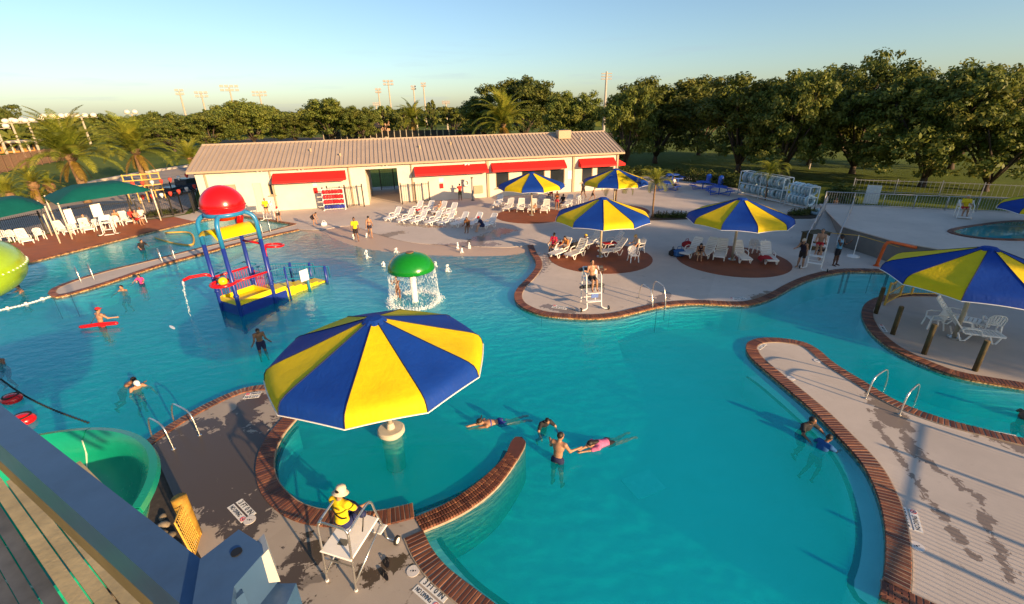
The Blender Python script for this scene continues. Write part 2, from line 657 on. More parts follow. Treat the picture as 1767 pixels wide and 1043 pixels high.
def fill(outer, holes=(), z=None):
    from mathutils.geometry import tessellate_polygon
    loops = [[Vector((p[0], p[1], 0)) for p in outer]] + [[Vector((p[0], p[1], 0)) for p in h] for h in holes]
    tris = tessellate_polygon(loops)
    vs = [p for l in loops for p in l]
    out = []
    for t in tris:
        a, b, c = (vs[i] for i in t)
        if (b - a).cross(c - a).z < 0:
            t = (t[0], t[2], t[1])
        out.append(tuple(t))
    return [(p.x, p.y, z or 0) for p in vs], out


vs_, fs_ = fill([(-1500, -400), (1500, -400), (1500, 2500), (-1500, 2500)], [SITE], -0.02)
g = MB().add(vs_, fs_).build('ground', grass_mat())
tag(g, kind='structure')

# far parking lot and park road behind the left fence
M_ROAD = mk('worn_paving', (0.36, 0.30, 0.25), 0.85, var=0.15, scale=0.4, dirt=0.3)
lot = [P(0, 368), P(60, 352), P(120, 330), P(165, 316), P(240, 301), P(330, 287), P(352, 290), Vector((-34.5, 50, 0)), Vector((-32.2, 45.2, 0)), P(300, 373), P(281, 376), P(180, 386), P(80, 403), P(0, 421)]
vs_, fs_ = fill(lot, (), -0.012)
tag(MB().add(vs_, fs_).build('parking_lot', M_ROAD), kind='structure')
kb = MB()
kpts = resample([P(0, 366), P(60, 351), P(120, 329), P(165, 315), P(240, 300.5), P(335, 286)], 2.0)
for a_, b_ in zip(kpts, kpts[1:]):
    kb.bar(a_ + Vector((0, 0, 0.15)), b_ + Vector((0, 0, 0.15)), 0.5, 0.35)
tag(kb.build('kerb', mk('kerb_concrete', (0.55, 0.47, 0.38), 0.85)), kind='structure')

# rock bed under the slide
M_ROCKBED = mk('dark_soil', (0.055, 0.045, 0.035), 0.95, var=0.4, bump=0.5)
rb = [P(262, 772), P(290, 835), P(335, 940), P(400, 1060), Vector((-2.6, -4, 0)), Vector((-44, -4, 0)), Vector((-44, 4, 0)), Vector((-15, 7.6, 0))]
tag(MB().prism([p.xy for p in rb], -2.0, -0.06).build('rock_bed', M_ROCKBED), kind='structure')


# ---------------------------------------------------------------- decks
def slabs_of(poly, ang, su, sv, ou=0.0, ov=0.0, z=0.0):
    """cut a deck outline along its joints; one mesh per slab with bevelled edges"""
    bm = bmesh.new()
    pv, pf = fill(poly)
    vs = [bm.verts.new((p[0], p[1], 0)) for p in pv]
    for q in pf:
        if len(set(q)) == 3 and bm.faces.get([vs[i] for i in q]) is None:
            bm.faces.new([vs[i] for i in q])
    u = Vector((math.cos(ang), math.sin(ang), 0))
    w = Vector((-u.y, u.x, 0))
    us = [p[0] * u.x + p[1] * u.y for p in poly]
    ws = [p[0] * w.x + p[1] * w.y for p in poly]
    for ax, lo, hi, s, o in ((u, min(us), max(us), su, ou), (w, min(ws), max(ws), sv, ov)):
        k = math.ceil((lo - o) / s)
        while o + k * s < hi:
            geom = bm.verts[:] + bm.edges[:] + bm.faces[:]
            bmesh.ops.bisect_plane(bm, geom=geom, dist=1e-4, plane_co=ax * (o + k * s), plane_no=ax)
            k += 1
    cells = {}
    for f in bm.faces:
        c = f.calc_center_median()
        key = (math.floor((c.dot(u) - ou) / su), math.floor((c.dot(w) - ov) / sv))
        cells.setdefault(key, []).append(f)
    out = []
    for key, faces in cells.items():
        left = set(faces)
        while left:
            st = [left.pop()]
            grp = []
            while st:
                f = st.pop()
                grp.append(f)
                for e in f.edges:
                    for f2 in e.link_faces:
                        if f2 in left:
                            left.discard(f2)
                            st.append(f2)
            if sum(f.calc_area() for f in grp) < 0.05:
                continue
            b2 = bmesh.new()
            mp = {}
            for f in grp:
                q = []
                for v in f.verts:
                    if v not in mp:
                        mp[v] = b2.verts.new((v.co.x, v.co.y, z))
                    q.append(mp[v])
                b2.faces.new(q)
            for e in list(b2.edges):
                pass
            r = bmesh.ops.inset_region(b2, faces=b2.faces[:], thickness=0.02, depth=0, use_even_offset=False, use_boundary=True)
            for v in b2.verts:
                if v.is_boundary:
                    v.co.z = z - 0.0225
            me = bpy.data.meshes.new('slab')
            b2.to_mesh(me)
            b2.free()
            out.append(me)
    bm.free()
    return out


def deck(name, poly, mat, ang, su, sv, ou=0.0, ov=0.0):
    base = MB().prism([(p[0], p[1]) for p in poly], -2.0, -0.023).build(name, M_JOINT)
    tag(base, kind='structure')
    for me in slabs_of(poly, ang, su, sv, ou, ov):
        me.materials.append(mat)
        link('slab', me, base)
    return base


def clean(poly, eps=0.05):
    out = []
    for p in poly:
        if not out or (Vector(p).xy - out[-1].xy).length > eps:
            out.append(Vector(p))
    if (out[0].xy - out[-1].xy).length < eps:
        out.pop()
    return out


def edge_dir(a, b):
    d = P(*b) - P(*a)
    return math.atan2(d.y, d.x)


poly_A = clean(TERR2 + CHAN_END + [P(516, 396)] + BEACHBACK[1:] + resample(LOBE, 0.4) + [Vector(p) for p in ((46, 31, 0), (36, 35, 0), (29.5, 40, 0), (27.2, 52, 0), (24, 68, 0), (8, 66, 0), (-33, 56, 0), (-31.6, 45, 0))] + [P(300, 374)])
deck_A = deck('pool_deck', poly_A, M_CONC, R(61.5), 5.4, 6.2, 1.0, 1.4)
poly_G = clean(TERR + [P(300, 374.5)] + GN[1:])
deck_G = deck('terracotta_deck', poly_G, M_TERRA, edge_dir((50, 452), (336, 382)), 6.0, 30.0, 2.0, 0)
poly_B = clean(resample(PEN_N, 0.4) + resample(PEN_S, 0.4))
deck_B = deck('channel_walkway', poly_B, M_CONC, edge_dir((131, 482), (430, 407)), 3.4, 20.0)
poly_C = clean(resample(ISLE_full, 0.4) + ISLE_poly[len(ISLE_full):])
deck_C = deck('island_deck', poly_C, mk('island_concrete', (0.42, 0.36, 0.31), 0.8, var=0.1, scale=0.7, rnd=0.05, bump=0.1, bscale=30), R(-38), 3.2, 3.2)
poly_D = clean(list(reversed(resample(BR_S, 0.3))) + resample(BR_N, 0.4)[1:] + [br_e, Vector((46, br_e.y - 8, 0)), Vector((46, -4, 0)), BR_END[-1]])
deck_D = deck('right_walkway', poly_D, M_CONC_BR, edge_dir((1563, 954), (1767, 1030)), 3.1, 2.6, 0.6, 0.2)
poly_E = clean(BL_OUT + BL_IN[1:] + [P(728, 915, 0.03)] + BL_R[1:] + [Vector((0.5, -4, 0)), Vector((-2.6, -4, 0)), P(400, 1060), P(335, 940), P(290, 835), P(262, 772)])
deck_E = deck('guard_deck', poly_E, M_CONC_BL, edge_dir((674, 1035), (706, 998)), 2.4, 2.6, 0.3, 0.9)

# seat wall that curls off the guard deck
bw = MB().prism([p.xy for p in clean(BENCH_IN + list(reversed(BENCH_OUT))[1:])], -2.0, -0.02)
bench_wall = tag(bw.build('seat_wall', M_MORTAR), kind='structure')


def coping(name, path, side, width=0.40, bw=0.105, joined=False, rows=1, tile=True, top=0.035, parent=None):
    """row of bricks on the pool edge; side = +1 when the deck lies left of the path"""
    path = resample(path, 0.05)
    L = sum((b - a).length for a, b in zip(path, path[1:]))
    n = max(2, int(L / bw))
    pts = resample(path, count=n + 1)
    root = parent
    if root is None:
        lo = offset2(resample(path, 0.25), -0.012 * side)
        hi = offset2(resample(path, 0.25), (width + 0.006) * side)
        m = MB()
        zz = top - 0.011
        m.ribbon([(p.x, p.y, zz) for p in lo], [(p.x, p.y, zz) for p in hi])
        m.ribbon([(p.x, p.y, zz) for p in hi], [(p.x, p.y, -0.05) for p in hi])
        root = tag(m.build(name, M_MORTAR), kind='structure')
    if tile:
        lo = offset2(resample(path, 0.25), -0.004 * side)
        m = MB()
        m.ribbon([(p.x, p.y, top - 0.02) for p in lo], [(p.x, p.y, -0.2) for p in lo])
        m.build('tile_band', M_TILE, root)
        m = MB()
        m.ribbon([(p.x, p.y, -0.2) for p in lo], [(p.x, p.y, -1.4) for p in lo])
        m.build('pool_wall', M_STEP, root)
    share = {}
    J = MB()
    for i in range(n):
        a, b = pts[i], pts[i + 1]
        t = (b - a)
        ln = t.length
        t.normalize()
        nn = Vector((-t.y, t.x, 0)) * side
        rw = width / rows
        for r in range(rows):
            c = (a + b) / 2 + nn * (rw * (r + 0.5) - (0.02 if r == 0 else 0.0))
            c.z = top - 0.035 + random.uniform(-0.003, 0.003)
            sz = (ln - 0.010, rw - 0.010 + (0.02 if r == 0 else 0), 0.07)
            rz = math.atan2(t.y, t.x)
            if joined:
                J.box(c, sz, (random.uniform(-.02, .02), random.uniform(-.02, .02), rz), 0, 0.012)
            else:
                key = (r == 0)
                if key not in share:
                    share[key] = MB().box((0, 0, 0), (bw - 0.010, sz[1], 0.07), None, 0, 0.014).mesh('brick', M_BRICK)
                o = link('brick', share[key], root, c, (random.uniform(-.02, .02), random.uniform(-.02, .02), rz))
                o.scale = ((ln - 0.010) / (bw - 0.010), 1, 1)
    if joined:
        tag(J.build('brick_row', M_BRICKS, root), kind='stuff')
    return root


coping('left_coping', BL_OUT, -1 if False else 1, 0.30)
coping('lagoon_coping', BL_IN, 1, 0.44)
coping('guard_coping', BL_R, -1, 0.42)
bench_mid = BENCH_IN[:-2]
# bench: three rows between the two edges
bn = 46
bi, bo = resample(BENCH_IN[:-3], count=bn + 1), resample(BENCH_OUT[:-6], count=bn + 1)
tagw = bench_wall
for i in range(bn):
    for r in range(3):
        c4 = []
        for k, q in ((i, r), (i + 1, r), (i + 1, r + 1), (i, r + 1)):
            c4.append(bi[k].lerp(bo[k], q / 3))
        c = sum(c4, Vector()) / 4
        gx, gy = (c4[1] + c4[2] - c4[0] - c4[3]) / 2, (c4[2] + c4[3] - c4[0] - c4[1]) / 2
        rz = math.atan2(gx.y, gx.x)
        if i == 0 and r == 0:
            sh = MB().box((0, 0, 0), (1, 1, 0.07), None, 0, 0.0)
            bench_brick = MB().box((0, 0, 0), (0.2, 0.1, 0.07), None, 0, 0.012).mesh('brick', M_BRICK)
        o = link('brick', bench_brick, bench_wall, (c.x, c.y, 0.0 + random.uniform(-.003, .003)), (random.uniform(-.02, .02), random.uniform(-.02, .02), rz))
        o.scale = ((gx.length - 0.012) / 0.2, (gy.length - 0.012) / 0.1, 1)
tip = (bi[-1] + bo[-1]) / 2
tipd = (BENCH_IN[-1] - tip)
cap = MB()
rad = (bi[-1] - bo[-1]).length / 2
cap.prism([(p.x, p.y) for p in clean(BENCH_IN[-4:] + list(reversed(BENCH_OUT[-7:-1])))], -0.05, 0.03)
cap.build('end_cap', M_BRICK, bench_wall)
m = MB()
for pa in (BENCH_IN, BENCH_OUT):
    s = 1 if pa is BENCH_IN else -1
    q = offset2(resample(pa, 0.2), -0.006 if pa is BENCH_IN else 0.006)
    m.ribbon([(p.x, p.y, -0.025) for p in q], [(p.x, p.y, -0.2) for p in q])
m.build('tile_band', M_TILE, bench_wall)
m = MB()
for pa in (BENCH_IN, BENCH_OUT):
    q = offset2(resample(pa, 0.2), -0.006 if pa is BENCH_IN else 0.006)
    m.ribbon([(p.x, p.y, -0.2) for p in q], [(p.x, p.y, -1.4) for p in q])
m.build('pool_wall', M_STEP, bench_wall)
coping('tip_coping', list(reversed(BR_N)) if False else BR_N, -1, 0.38, joined=False, bw=0.12)
coping('right_coping', BR_S, 1, 0.42)
coping('corner_coping', BR_END[:26], 1, 0.42)
coping('lobe_coping', LOBE, -1 if False else 1, 0.38, joined=True)
coping('island_coping', ISLE_full, 1, 0.40, joined=True)
coping('walkway_north_coping', PEN_N, -1, 0.30, joined=True)
coping('walkway_south_coping', PEN_S, -1, 0.30, joined=True)
coping('terracotta_edge', TERR, 1, 0.22, joined=True)
coping('channel_edge', TERR2 + CHAN_END[1:], 1, 0.30, joined=True)


# ---------------------------------------------------------------- pool floor, steps, water
def depth_at(x, y):
    j = 0
    best = 1e9
    for p in WATERLINE:
        d = math.hypot(p.x - x, p.y - y)
        best = min(best, d)
    xs = [p.x for p in WATERLINE]
    if x < xs[0]:
        yl = WATERLINE[0].y - 0.75 * (xs[0] - x)
    elif x > xs[-1]:
        yl = WATERLINE[-1].y
    else:
        k = 0
        while k < len(xs) - 2 and xs[k + 1] < x:
            k += 1
        yl = WATERLINE[k].y + (WATERLINE[k + 1].y - WATERLINE[k].y) * (x - xs[k]) / (xs[k + 1] - xs[k] + 1e-6)
    s = 1 if y < yl else -1
    d = best * s
    if d < 0:
        return min(-0.03, WATER_Z + 0.05 * -d)
    return max(-1.355, WATER_Z - 0.022 * d - (0.22 * max(0, d - 8.5)))


fx = np.arange(-18.8, 5.01, 0.4)
fy = np.arange(12, 41, 0.4)
fm = MB()
V = [(x, y, depth_at(x, y)) for y in fy for x in fx]
nx = len(fx)
F = [(j * nx + i, j * nx + i + 1, (j + 1) * nx + i + 1, (j + 1) * nx + i) for j in range(len(fy) - 1) for i in range(nx - 1)]
tbeach = NT('beach_plaster')
co = tbeach.coord('World')
sepz = tbeach.n('SeparateXYZ')
tbeach.l(co, sepz.inputs[0])
kk = tbeach.mix(tbeach.ramp(sepz.outputs[2], [(0.0, 0.0), (1.0, 1.0)]), (0.8, 0.84, 0.84), (0.8, 0.84, 0.84))
zz = tbeach.math('MULTIPLY_ADD', sepz.outputs[2], 4.0, 1.35)
zz = tbeach.math('ADD', zz, tbeach.math('MULTIPLY_ADD', tbeach.noise(co, 1.2, 5), 0.3, -0.15))
kk = tbeach.mix(tbeach.ramp(zz, [(0.45, 0.0), (0.85, 1.0)]), (0.78, 0.82, 0.82), (0.52, 0.38, 0.28))
M_BEACH = tbeach.set(col=kk, rough=0.55)
fm.add(V, F).build('beach_floor', M_BEACH, None, True)['kind'] = 'structure'
fl = MB().add([(-50, -6, -1.36), (50, -6, -1.36), (50, 46, -1.36), (-50, 46, -1.36)], [(0, 1, 2, 3)])
tag(fl.build('pool_floor', M_PLASTER), kind='structure')


def ledge(name, edge_px, wall, z=-0.42, rev=False):
    e = [P(x, y, z) for x, y in edge_px]
    e = resample(catmull(e, 0.2), count=40)
    # wall side: nearest points of the coping path
    wl = [min(wall, key=lambda q: (q.xy - p.xy).length) for p in e]
    m = MB()
    A = [(p.x, p.y, z) for p in e]
    B = [(p.x, p.y, z) for p in wl]
    m.ribbon(A, B)
    m.ribbon([(p.x, p.y, -1.4) for p in e], A)
    o = tag(m.build(name, M_STEP), kind='structure')
    s = MB()
    for sgn in (-1, 1):
        pass
    a = offset2(e, 0.065)
    b = offset2(e, -0.065)
    s.ribbon([(p.x, p.y, z + 0.004) for p in a], [(p.x, p.y, z + 0.004) for p in b])
    s.build('edge_tile', M_BLACKTILE, o)
    return o


ledge('lagoon_step', [(514, 736), (497, 757), (483, 785), (476, 813), (481, 845), (497, 872), (522, 892), (552, 903)], BL_IN)
ledge('bench_step', [(872, 778), (862, 800), (845, 818), (805, 847), (760, 868), (715, 885)], BENCH_IN)
ledge('guard_step', [(756, 926), (766, 945), (785, 968), (810, 996), (838, 1020), (870, 1043), (930, 1085)], BL_R)
ledge('right_step', [(1288, 650), (1310, 666), (1345, 696), (1395, 742), (1435, 785), (1462, 835), (1478, 890), (1482, 930), (1476, 975), (1466, 1005), (1475, 1030), (1500, 1050)], BR_S)


def water_mat():
    t = NT('pool_water')
    co = t.coord('World')
    h = t.noise(t.coord('World', (1.0, 1.9, 1.0)), 1.3, 4, 0.55, 0.4)
    h2 = t.noise(co, 5.5, 3, 0.5, 0.3)
    bp = t.n('Bump')
    bp.inputs['Strength'].default_value = 0.28
    bp.inputs['Distance'].default_value = 0.12
    t.l(t.math('ADD', h, t.math('MULTIPLY', h2, 0.22)), bp.inputs['Height'])
    gl = t.n('BsdfGlossy')
    gl.inputs['Roughness'].default_value = 0.10
    t.l(bp.outputs[0], gl.inputs['Normal'])
    tr = t.n('BsdfTransparent')
    fr = t.n('Fresnel')
    fr.inputs['IOR'].default_value = 1.33
    t.l(bp.outputs[0], fr.inputs['Normal'])
    mx = t.n('MixShader')
    fr2 = t.n('Fresnel')                  # seen from below: low grazing light turns back at the surface
    fr2.inputs['IOR'].default_value = 1.031
    t.l(bp.outputs[0], fr2.inputs['Normal'])
    bf = t.n('NewGeometry').outputs['Backfacing']
    mf = t.n('Mix', data_type='FLOAT')
    t.l(bf, mf.inputs['Factor'])
    t.l(fr.outputs[0], mf.inputs['A'])
    t.l(fr2.outputs[0], mf.inputs['B'])
    t.l(mf.outputs['Result'], mx.inputs[0])
    # fine bubbles and chlorine haze: part of the light scatters back out of the water body
    df = t.n('BsdfDiffuse')
    df.inputs['Color'].default_value = (0.002, 0.66, 0.72, 1)
    mk_ = t.n('MixShader')
    sp_ = t.n('SeparateXYZ')              # the water clears where the floor rises to the beach
    t.l(co, sp_.inputs[0])
    ny_ = t.ramp(t.math('MULTIPLY_ADD', sp_.outputs[1], 1 / 12.0, -17.0 / 12.0), [(0.0, 0.0), (1.0, 1.0)])
    nx_ = t.math('GREATER_THAN', sp_.outputs[0], -16.5)
    t.l(t.math('MULTIPLY_ADD', t.math('MULTIPLY', ny_, nx_), -0.15, 0.30), mk_.inputs[0])
    t.l(tr.outputs[0], mk_.inputs[1])
    t.l(df.outputs[0], mk_.inputs[2])
    t.l(mk_.outputs[0], mx.inputs[1])
    t.l(gl.outputs[0], mx.inputs[2])
    t.l(mx.outputs[0], t.out.inputs['Surface'])
    va = t.n('VolumeAbsorption')
    va.inputs['Color'].default_value = (0.0, 0.935, 0.93, 1)
    va.inputs['Density'].default_value = 0.85
    sc_ = t.n('VolumeScatter')
    sc_.inputs['Color'].default_value = (0.25, 0.9, 0.92, 1)
    sc_.inputs['Density'].default_value = 0.02
    ad = t.n('AddShader')
    t.l(va.outputs[0], ad.inputs[0])
    t.l(sc_.outputs[0], ad.inputs[1])
    t.l(ad.outputs[0], t.out.inputs['Volume'])
    t.t.nodes.remove(t.b)
    return t.m


for q_ in ((P(1110, 835, -1.33)),):
    dp_ = MB().box((q_.x, q_.y, -1.345), (1.0, 0.8, 0.03), (0, 0, 0.4)).build('main_drain', mk('drain_cover', (0.95, 0.97, 0.97), 0.6))
    tag(dp_, 'pale square drain cover on the pool floor right of the swimmers', 'drain')
M_WATER = water_mat()
wm = MB().box((0, 20, (WATER_Z - 1.6) / 2), (99, 51, -WATER_Z * 0 + (1.6 + WATER_Z)), None)
tag(wm.build('water', M_WATER), kind='structure')
# ================================================================ BATH HOUSE
M_WALL = mk('cream_wall', (0.66, 0.595, 0.49), 0.8, var=0.06, scale=0.8, dirt=0.12)
M_TRIM = mk('tan_trim', (0.42, 0.32, 0.20), 0.6, var=0.06)
M_ROOF = mk('tan_metal_roof', (0.41, 0.325, 0.25), 0.45, var=0.08, scale=0.5, spec=0.5)
M_SEAM = mk('roof_seam_metal', (0.345, 0.27, 0.205), 0.45, var=0.08)
M_AWN = mk('red_awning', (0.62, 0.012, 0.010), 0.75, var=0.05, scale=1.0)
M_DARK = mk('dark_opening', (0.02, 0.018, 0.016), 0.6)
M_DOOR = mk('cream_door', (0.60, 0.52, 0.42), 0.55, var=0.05)
M_TANDOOR = mk('tan_shutter', (0.40, 0.31, 0.21), 0.6, var=0.08)
M_BLACK = mk('black_paint', (0.012, 0.011, 0.010), 0.45)
M_WHITE = mk('white_plastic', (0.80, 0.78, 0.74), 0.4, var=0.04, rnd=0.06)
M_STEEL = mk('stainless_steel', (0.62, 0.61, 0.58), 0.28, metal=0.9, var=0.08)
M_GLASS = NT('dark_glass').set(col=(0.02, 0.025, 0.03), rough=0.08, spec=0.6)

bA, bB = P(355, 372), P(1003, 330)
b_ang = math.atan2(bB.y - bA.y, bB.x - bA.x)
bt = Vector((math.cos(b_ang), math.sin(b_ang), 0))
bn = Vector((bt.y, -bt.x, 0))           # outward, towards the pool


def BL(px, py, out=0.0):
    """photo pixel on the front wall -> (along, up)"""
    q = PV(px, py, bA + bn * out, bn)
    return (q - bA).dot(bt), q.z


bld = thing('bath_house', 'long low cream bath house with tan metal roof and red awnings behind the pool', 'building', bA, b_ang)
x_l = BL(346, 340)[0]
x_r = BL(1066, 300)[0]
EAVE = 4.12
ev = bA + bt * (x_l - 0.35) - bn * 0.0
gl = PV(378, 256, bA + bt * (x_l - 0.35), bt)
ridge_y = -(gl - bA).dot(bn)
ridge_z = gl.z
ridge_y = 5.2
ridge_z = 6.0
DEP = ridge_y * 2

openings = []


def opening(x0y0, x1y1, kind):
    a, b = BL(*x0y0), BL(*x1y1)
    openings.append((min(a[0], b[0]), max(a[0], b[0]), max(0, min(a[1], b[1])), max(a[1], b[1]), kind))


opening((374, 312), (414, 352), 'shutter')
opening((434, 314), (457, 351), 'door')
opening((461, 315), (476, 337), 'window')
opening((628, 284), (690, 337), 'pass')
opening((855, 300), (879, 325), 'window')
opening((900, 300), (940, 322), 'window')
opening((949, 300), (974, 322), 'window')
opening((1004, 294), (1022, 314), 'window')
opening((1030, 294), (1058, 312), 'window')
o2 = []
for (x0, x1, z0, z1, k) in openings:
    if k in ('shutter', 'door'):
        z0 = 0.0
        z1 = min(z1, 2.75)
    if k == 'window':
        z0 = max(0.9, z0)
        z1 = 2.62
    if k == 'pass':
        z0, z1 = 0.0, 3.55
    o2.append((x0, x1, z0, z1, k))
openings = sorted(o2)
w = MB()
cx = x_l
T = 0.22
for (x0, x1, z0, z1, k) in openings:
    w.box(((cx + x0) / 2, T / 2, EAVE / 2), (x0 - cx, T, EAVE))
    if z0 > 0.01:
        w.box(((x0 + x1) / 2, T / 2, z0 / 2), (x1 - x0, T, z0))
    w.box(((x0 + x1) / 2, T / 2, (z1 + EAVE) / 2), (x1 - x0, T, EAVE - z1))
    cx = x1
w.box(((cx + x_r) / 2, T / 2, EAVE / 2), (x_r - cx, T, EAVE))
# back and end walls with gables, split at the breezeway
px0, px1 = [(a, b) for a, b, _, _, k in openings if k == 'pass'][0]
for a, b in ((x_l, px0), (px1, x_r)):
    w.box(((a + b) / 2, DEP - T / 2, EAVE / 2), (b - a, T, EAVE))
for x in (x_l, x_r - T):
    w.add([(x, T, 0), (x, DEP - T, 0), (x, DEP - T, EAVE), (x, DEP / 2, ridge_z - 0.12), (x, T, EAVE)] + [(x + T, T, 0), (x + T, DEP - T, 0), (x + T, DEP - T, EAVE), (x + T, DEP / 2, ridge_z - 0.12), (x + T, T, EAVE)],
          [(4, 3, 2, 1, 0), (5, 6, 7, 8, 9), (0, 1, 6, 5), (1, 2, 7, 6), (2, 3, 8, 7), (3, 4, 9, 8), (4, 0, 5, 9)])
for x in (px0 - 0.11, px1 + 0.11):
    w.box((x, DEP / 2, EAVE / 2), (0.215, DEP - 2 * T, EAVE))
w.build('wall', M_WALL, bld)
cl = MB().box(((px0 + px1) / 2, DEP / 2, 3.62), (px1 - px0, DEP - 0.5, 0.12))
cl.build('ceiling', M_TANDOOR, bld)
for (x0, x1, z0, z1, k) in openings:
    c = ((x0 + x1) / 2, 0, (z0 + z1) / 2)
    W_, H_ = x1 - x0, z1 - z0
    if k == 'window':
        fr = MB()
        for xx in (x0 + .04, x1 - .04):
            fr.box((xx, 0.10, c[2]), (0.08, 0.12, H_))
        for z_ in (z0 + .04, z1 - .04):
            fr.box((c[0], 0.10, z_), (W_ - 0.162, 0.12, 0.08))
        wd = fr.build('window', M_TRIM, bld)
        MB().box((c[0], 0.13, c[2]), (W_ - 0.17, 0.03, H_ - 0.17)).build('pane', M_GLASS, wd)
        MB().box((c[0], -0.08, z0 - 0.03), (W_ + 0.2, 0.36, 0.05)).build('counter', M_TRIM, wd)
    elif k == 'door':
        d = MB().box((c[0], 0.10, c[2]), (W_ - 0.03, 0.06, H_ - 0.02)).build('door', M_DOOR, bld)
        MB().ball((x1 - 0.15, 0.04, 1.0), 0.05, 8, 5).build('handle', M_STEEL, d)
    elif k == 'shutter':
        d = MB()
        nz = 9
        for i in range(nz):
            d.box((c[0], 0.12 + 0.008 * (i % 2), z0 + H_ * (i + 0.5) / nz), (W_ - 0.02, 0.04, H_ / nz - 0.012))
        d.build('roller_shutter', M_TANDOOR, bld)

# roof
OV = 0.45
rr = MB()
for s in (0, 1):
    y0 = -OV if s == 0 else DEP + OV
    z0 = EAVE - 0.10
    zr = ridge_z + 0.02
    a, b = x_l - OV, x_r + OV
    q = [(a, y0, z0), (b, y0, z0), (b, DEP / 2, zr), (a, DEP / 2, zr)]
    qt = [(x, y, z + 0.10) for x, y, z in q]
    rr.add(q + qt, [(0, 3, 2, 1), (4, 5, 6, 7), (0, 1, 5, 4), (1, 2, 6, 5), (3, 0, 4, 7)] if s == 0 else [(0, 1, 2, 3), (7, 6, 5, 4), (4, 5, 1, 0), (5, 6, 2, 1), (7, 4, 0, 3)])
roof = rr.build('roof', M_ROOF, bld)
sm = MB()
k = int((x_r - x_l + 2 * OV) / 0.42)
for i in range(k + 1):
    x = x_l - OV + (x_r - x_l + 2 * OV) * i / k
    for y0, y1 in ((-OV, DEP / 2), (DEP + OV, DEP / 2)):
        sm.bar((x, y0, EAVE + 0.035), (x, y1, ridge_z + 0.155), 0.055, 0.07)
tag(sm.build('roof_seam', M_SEAM, roof), kind='stuff')
MB().tube([(x_l - OV, DEP / 2, ridge_z + 0.15), (x_r + OV, DEP / 2, ridge_z + 0.15)], 0.09, 6).build('ridge_cap', M_ROOF, roof)
MB().box(((x_l + x_r) / 2, -OV - 0.055, EAVE - 0.10), (x_r - x_l + 2 * OV, 0.11, 0.16)).build('gutter', M_TRIM, bld)
for (px, py) in ((881, 0), ):
    pass
for (u, v) in ((BL(529, 270)[0], 0.55), (BL(585, 275)[0], 0.3), (BL(726, 250)[0], 0.5), (BL(1021, 240)[0], 0.6), (BL(784, 250)[0], 0.62)):
    MB().cyl((u, v * ridge_y, EAVE + v * (ridge_z - EAVE)), (u, v * ridge_y, EAVE + v * (ridge_z - EAVE) + 0.42), 0.10, 8).build('vent_pipe', M_TRIM, roof)
u = BL(993, 240)[0]
ac = MB().box((u, 3.9, ridge_z + 0.0), (1.5, 1.1, 0.95), None, 0, 0.05).build('roof_fan_unit', M_TRIM, roof)
MB().cyl((u, 3.9, ridge_z + 0.48), (u, 3.9, ridge_z + 0.56), 0.4, 14).build('fan_grille', M_BLACK, ac)
# awnings
for (p0, p1, q0) in (((468, 300), (597, 309), 0), ((715, 293), (842, 306), 0), ((849, 288), (976, 301), 0), ((1001, 282), (1061, 295), 0)):
    xa, xb = BL(p0[0], p0[1], 0.5)[0], BL(p1[0], p1[1], 0.5)[0]
    zt, zb, pr = 3.58, 2.72, 0.95
    m = MB()
    v = [(xa, -0.005, zt), (xb, -0.005, zt), (xb, -pr, zb + 0.22), (xa, -pr, zb + 0.22), (xa, -pr, zb), (xb, -pr, zb), (xa, -0.005, zb), (xb, -0.005, zb)]
    m.add(v, [(0, 3, 2, 1), (3, 4, 5, 2), (0, 6, 4, 3), (1, 2, 5, 7)])
    m.build('awning', M_AWN, bld)
# awning round the right-hand end
v = [(x_r + .005, 0.8, 3.4), (x_r + .005, 4.8, 3.4), (x_r + 1.3, 4.8, 2.75), (x_r + 1.3, 0.8, 2.75), (x_r + 1.3, 4.8, 2.5), (x_r + 1.3, 0.8, 2.5), (x_r + .005, 0.8, 2.5)]
MB().add(v, [(0, 3, 2, 1), (3, 5, 4, 2), (0, 6, 5, 3)]).build('awning', M_AWN, bld)
for px, wd in ((355, 0.14), (468, 0.12), (604, 0.12), (712, 0.13), (842, 0.26), (989, 0.26), (1063, 0.2)):
    x = BL(px, 310)[0]
    MB().box((x, -0.07, EAVE / 2 - 0.1), (wd, 0.13, EAVE - 0.2)).build('downspout', M_TRIM, bld)
for px, py in ((519, 291), (448, 294), (664, 284), (805, 283)):
    x, z = BL(px, py)
    f = MB()
    f.box((x, -0.06, z), (0.5, 0.12, 0.12))
    f.ball((x - .17, -0.18, z - 0.05), (0.13, 0.13, 0.1), 8, 5)
    f.ball((x + .17, -0.18, z - 0.05), (0.13, 0.13, 0.1), 8, 5)
    f.build('flood_light', M_WHITE, bld)
# wall notices: white sheet with a red extinguisher cabinet below
x, z = BL(761, 311)
MB().box((x, -0.012, z), (0.5, 0.02, 0.4)).build('wall_notice', M_WHITE, bld)
x, z = BL(762, 321)
MB().box((x, -0.06, z), (0.36, 0.11, 0.5), None, 0, 0.02).build('fire_cabinet', M_AWN, bld)
x, z = BL(545, 329)
MB().box((x, -0.06, z), (0.34, 0.11, 0.55), None, 0, 0.02).build('fire_cabinet', M_AWN, bld)
x, z = BL(543, 319)
MB().box((x, -0.012, z), (0.4, 0.02, 0.3)).build('wall_notice', M_WHITE, bld)
x, z = BL(825, 327)
MB().box((x, -0.10, z), (1.0, 0.2, 0.8), None, 0, 0.03).build('meter_box', M_TRIM, bld)
x, z = BL(989, 315)
MB().box((x - 0.45, -0.012, 1.9), (0.5, 0.02, 0.9)).build('wall_notice', M_WHITE, bld)


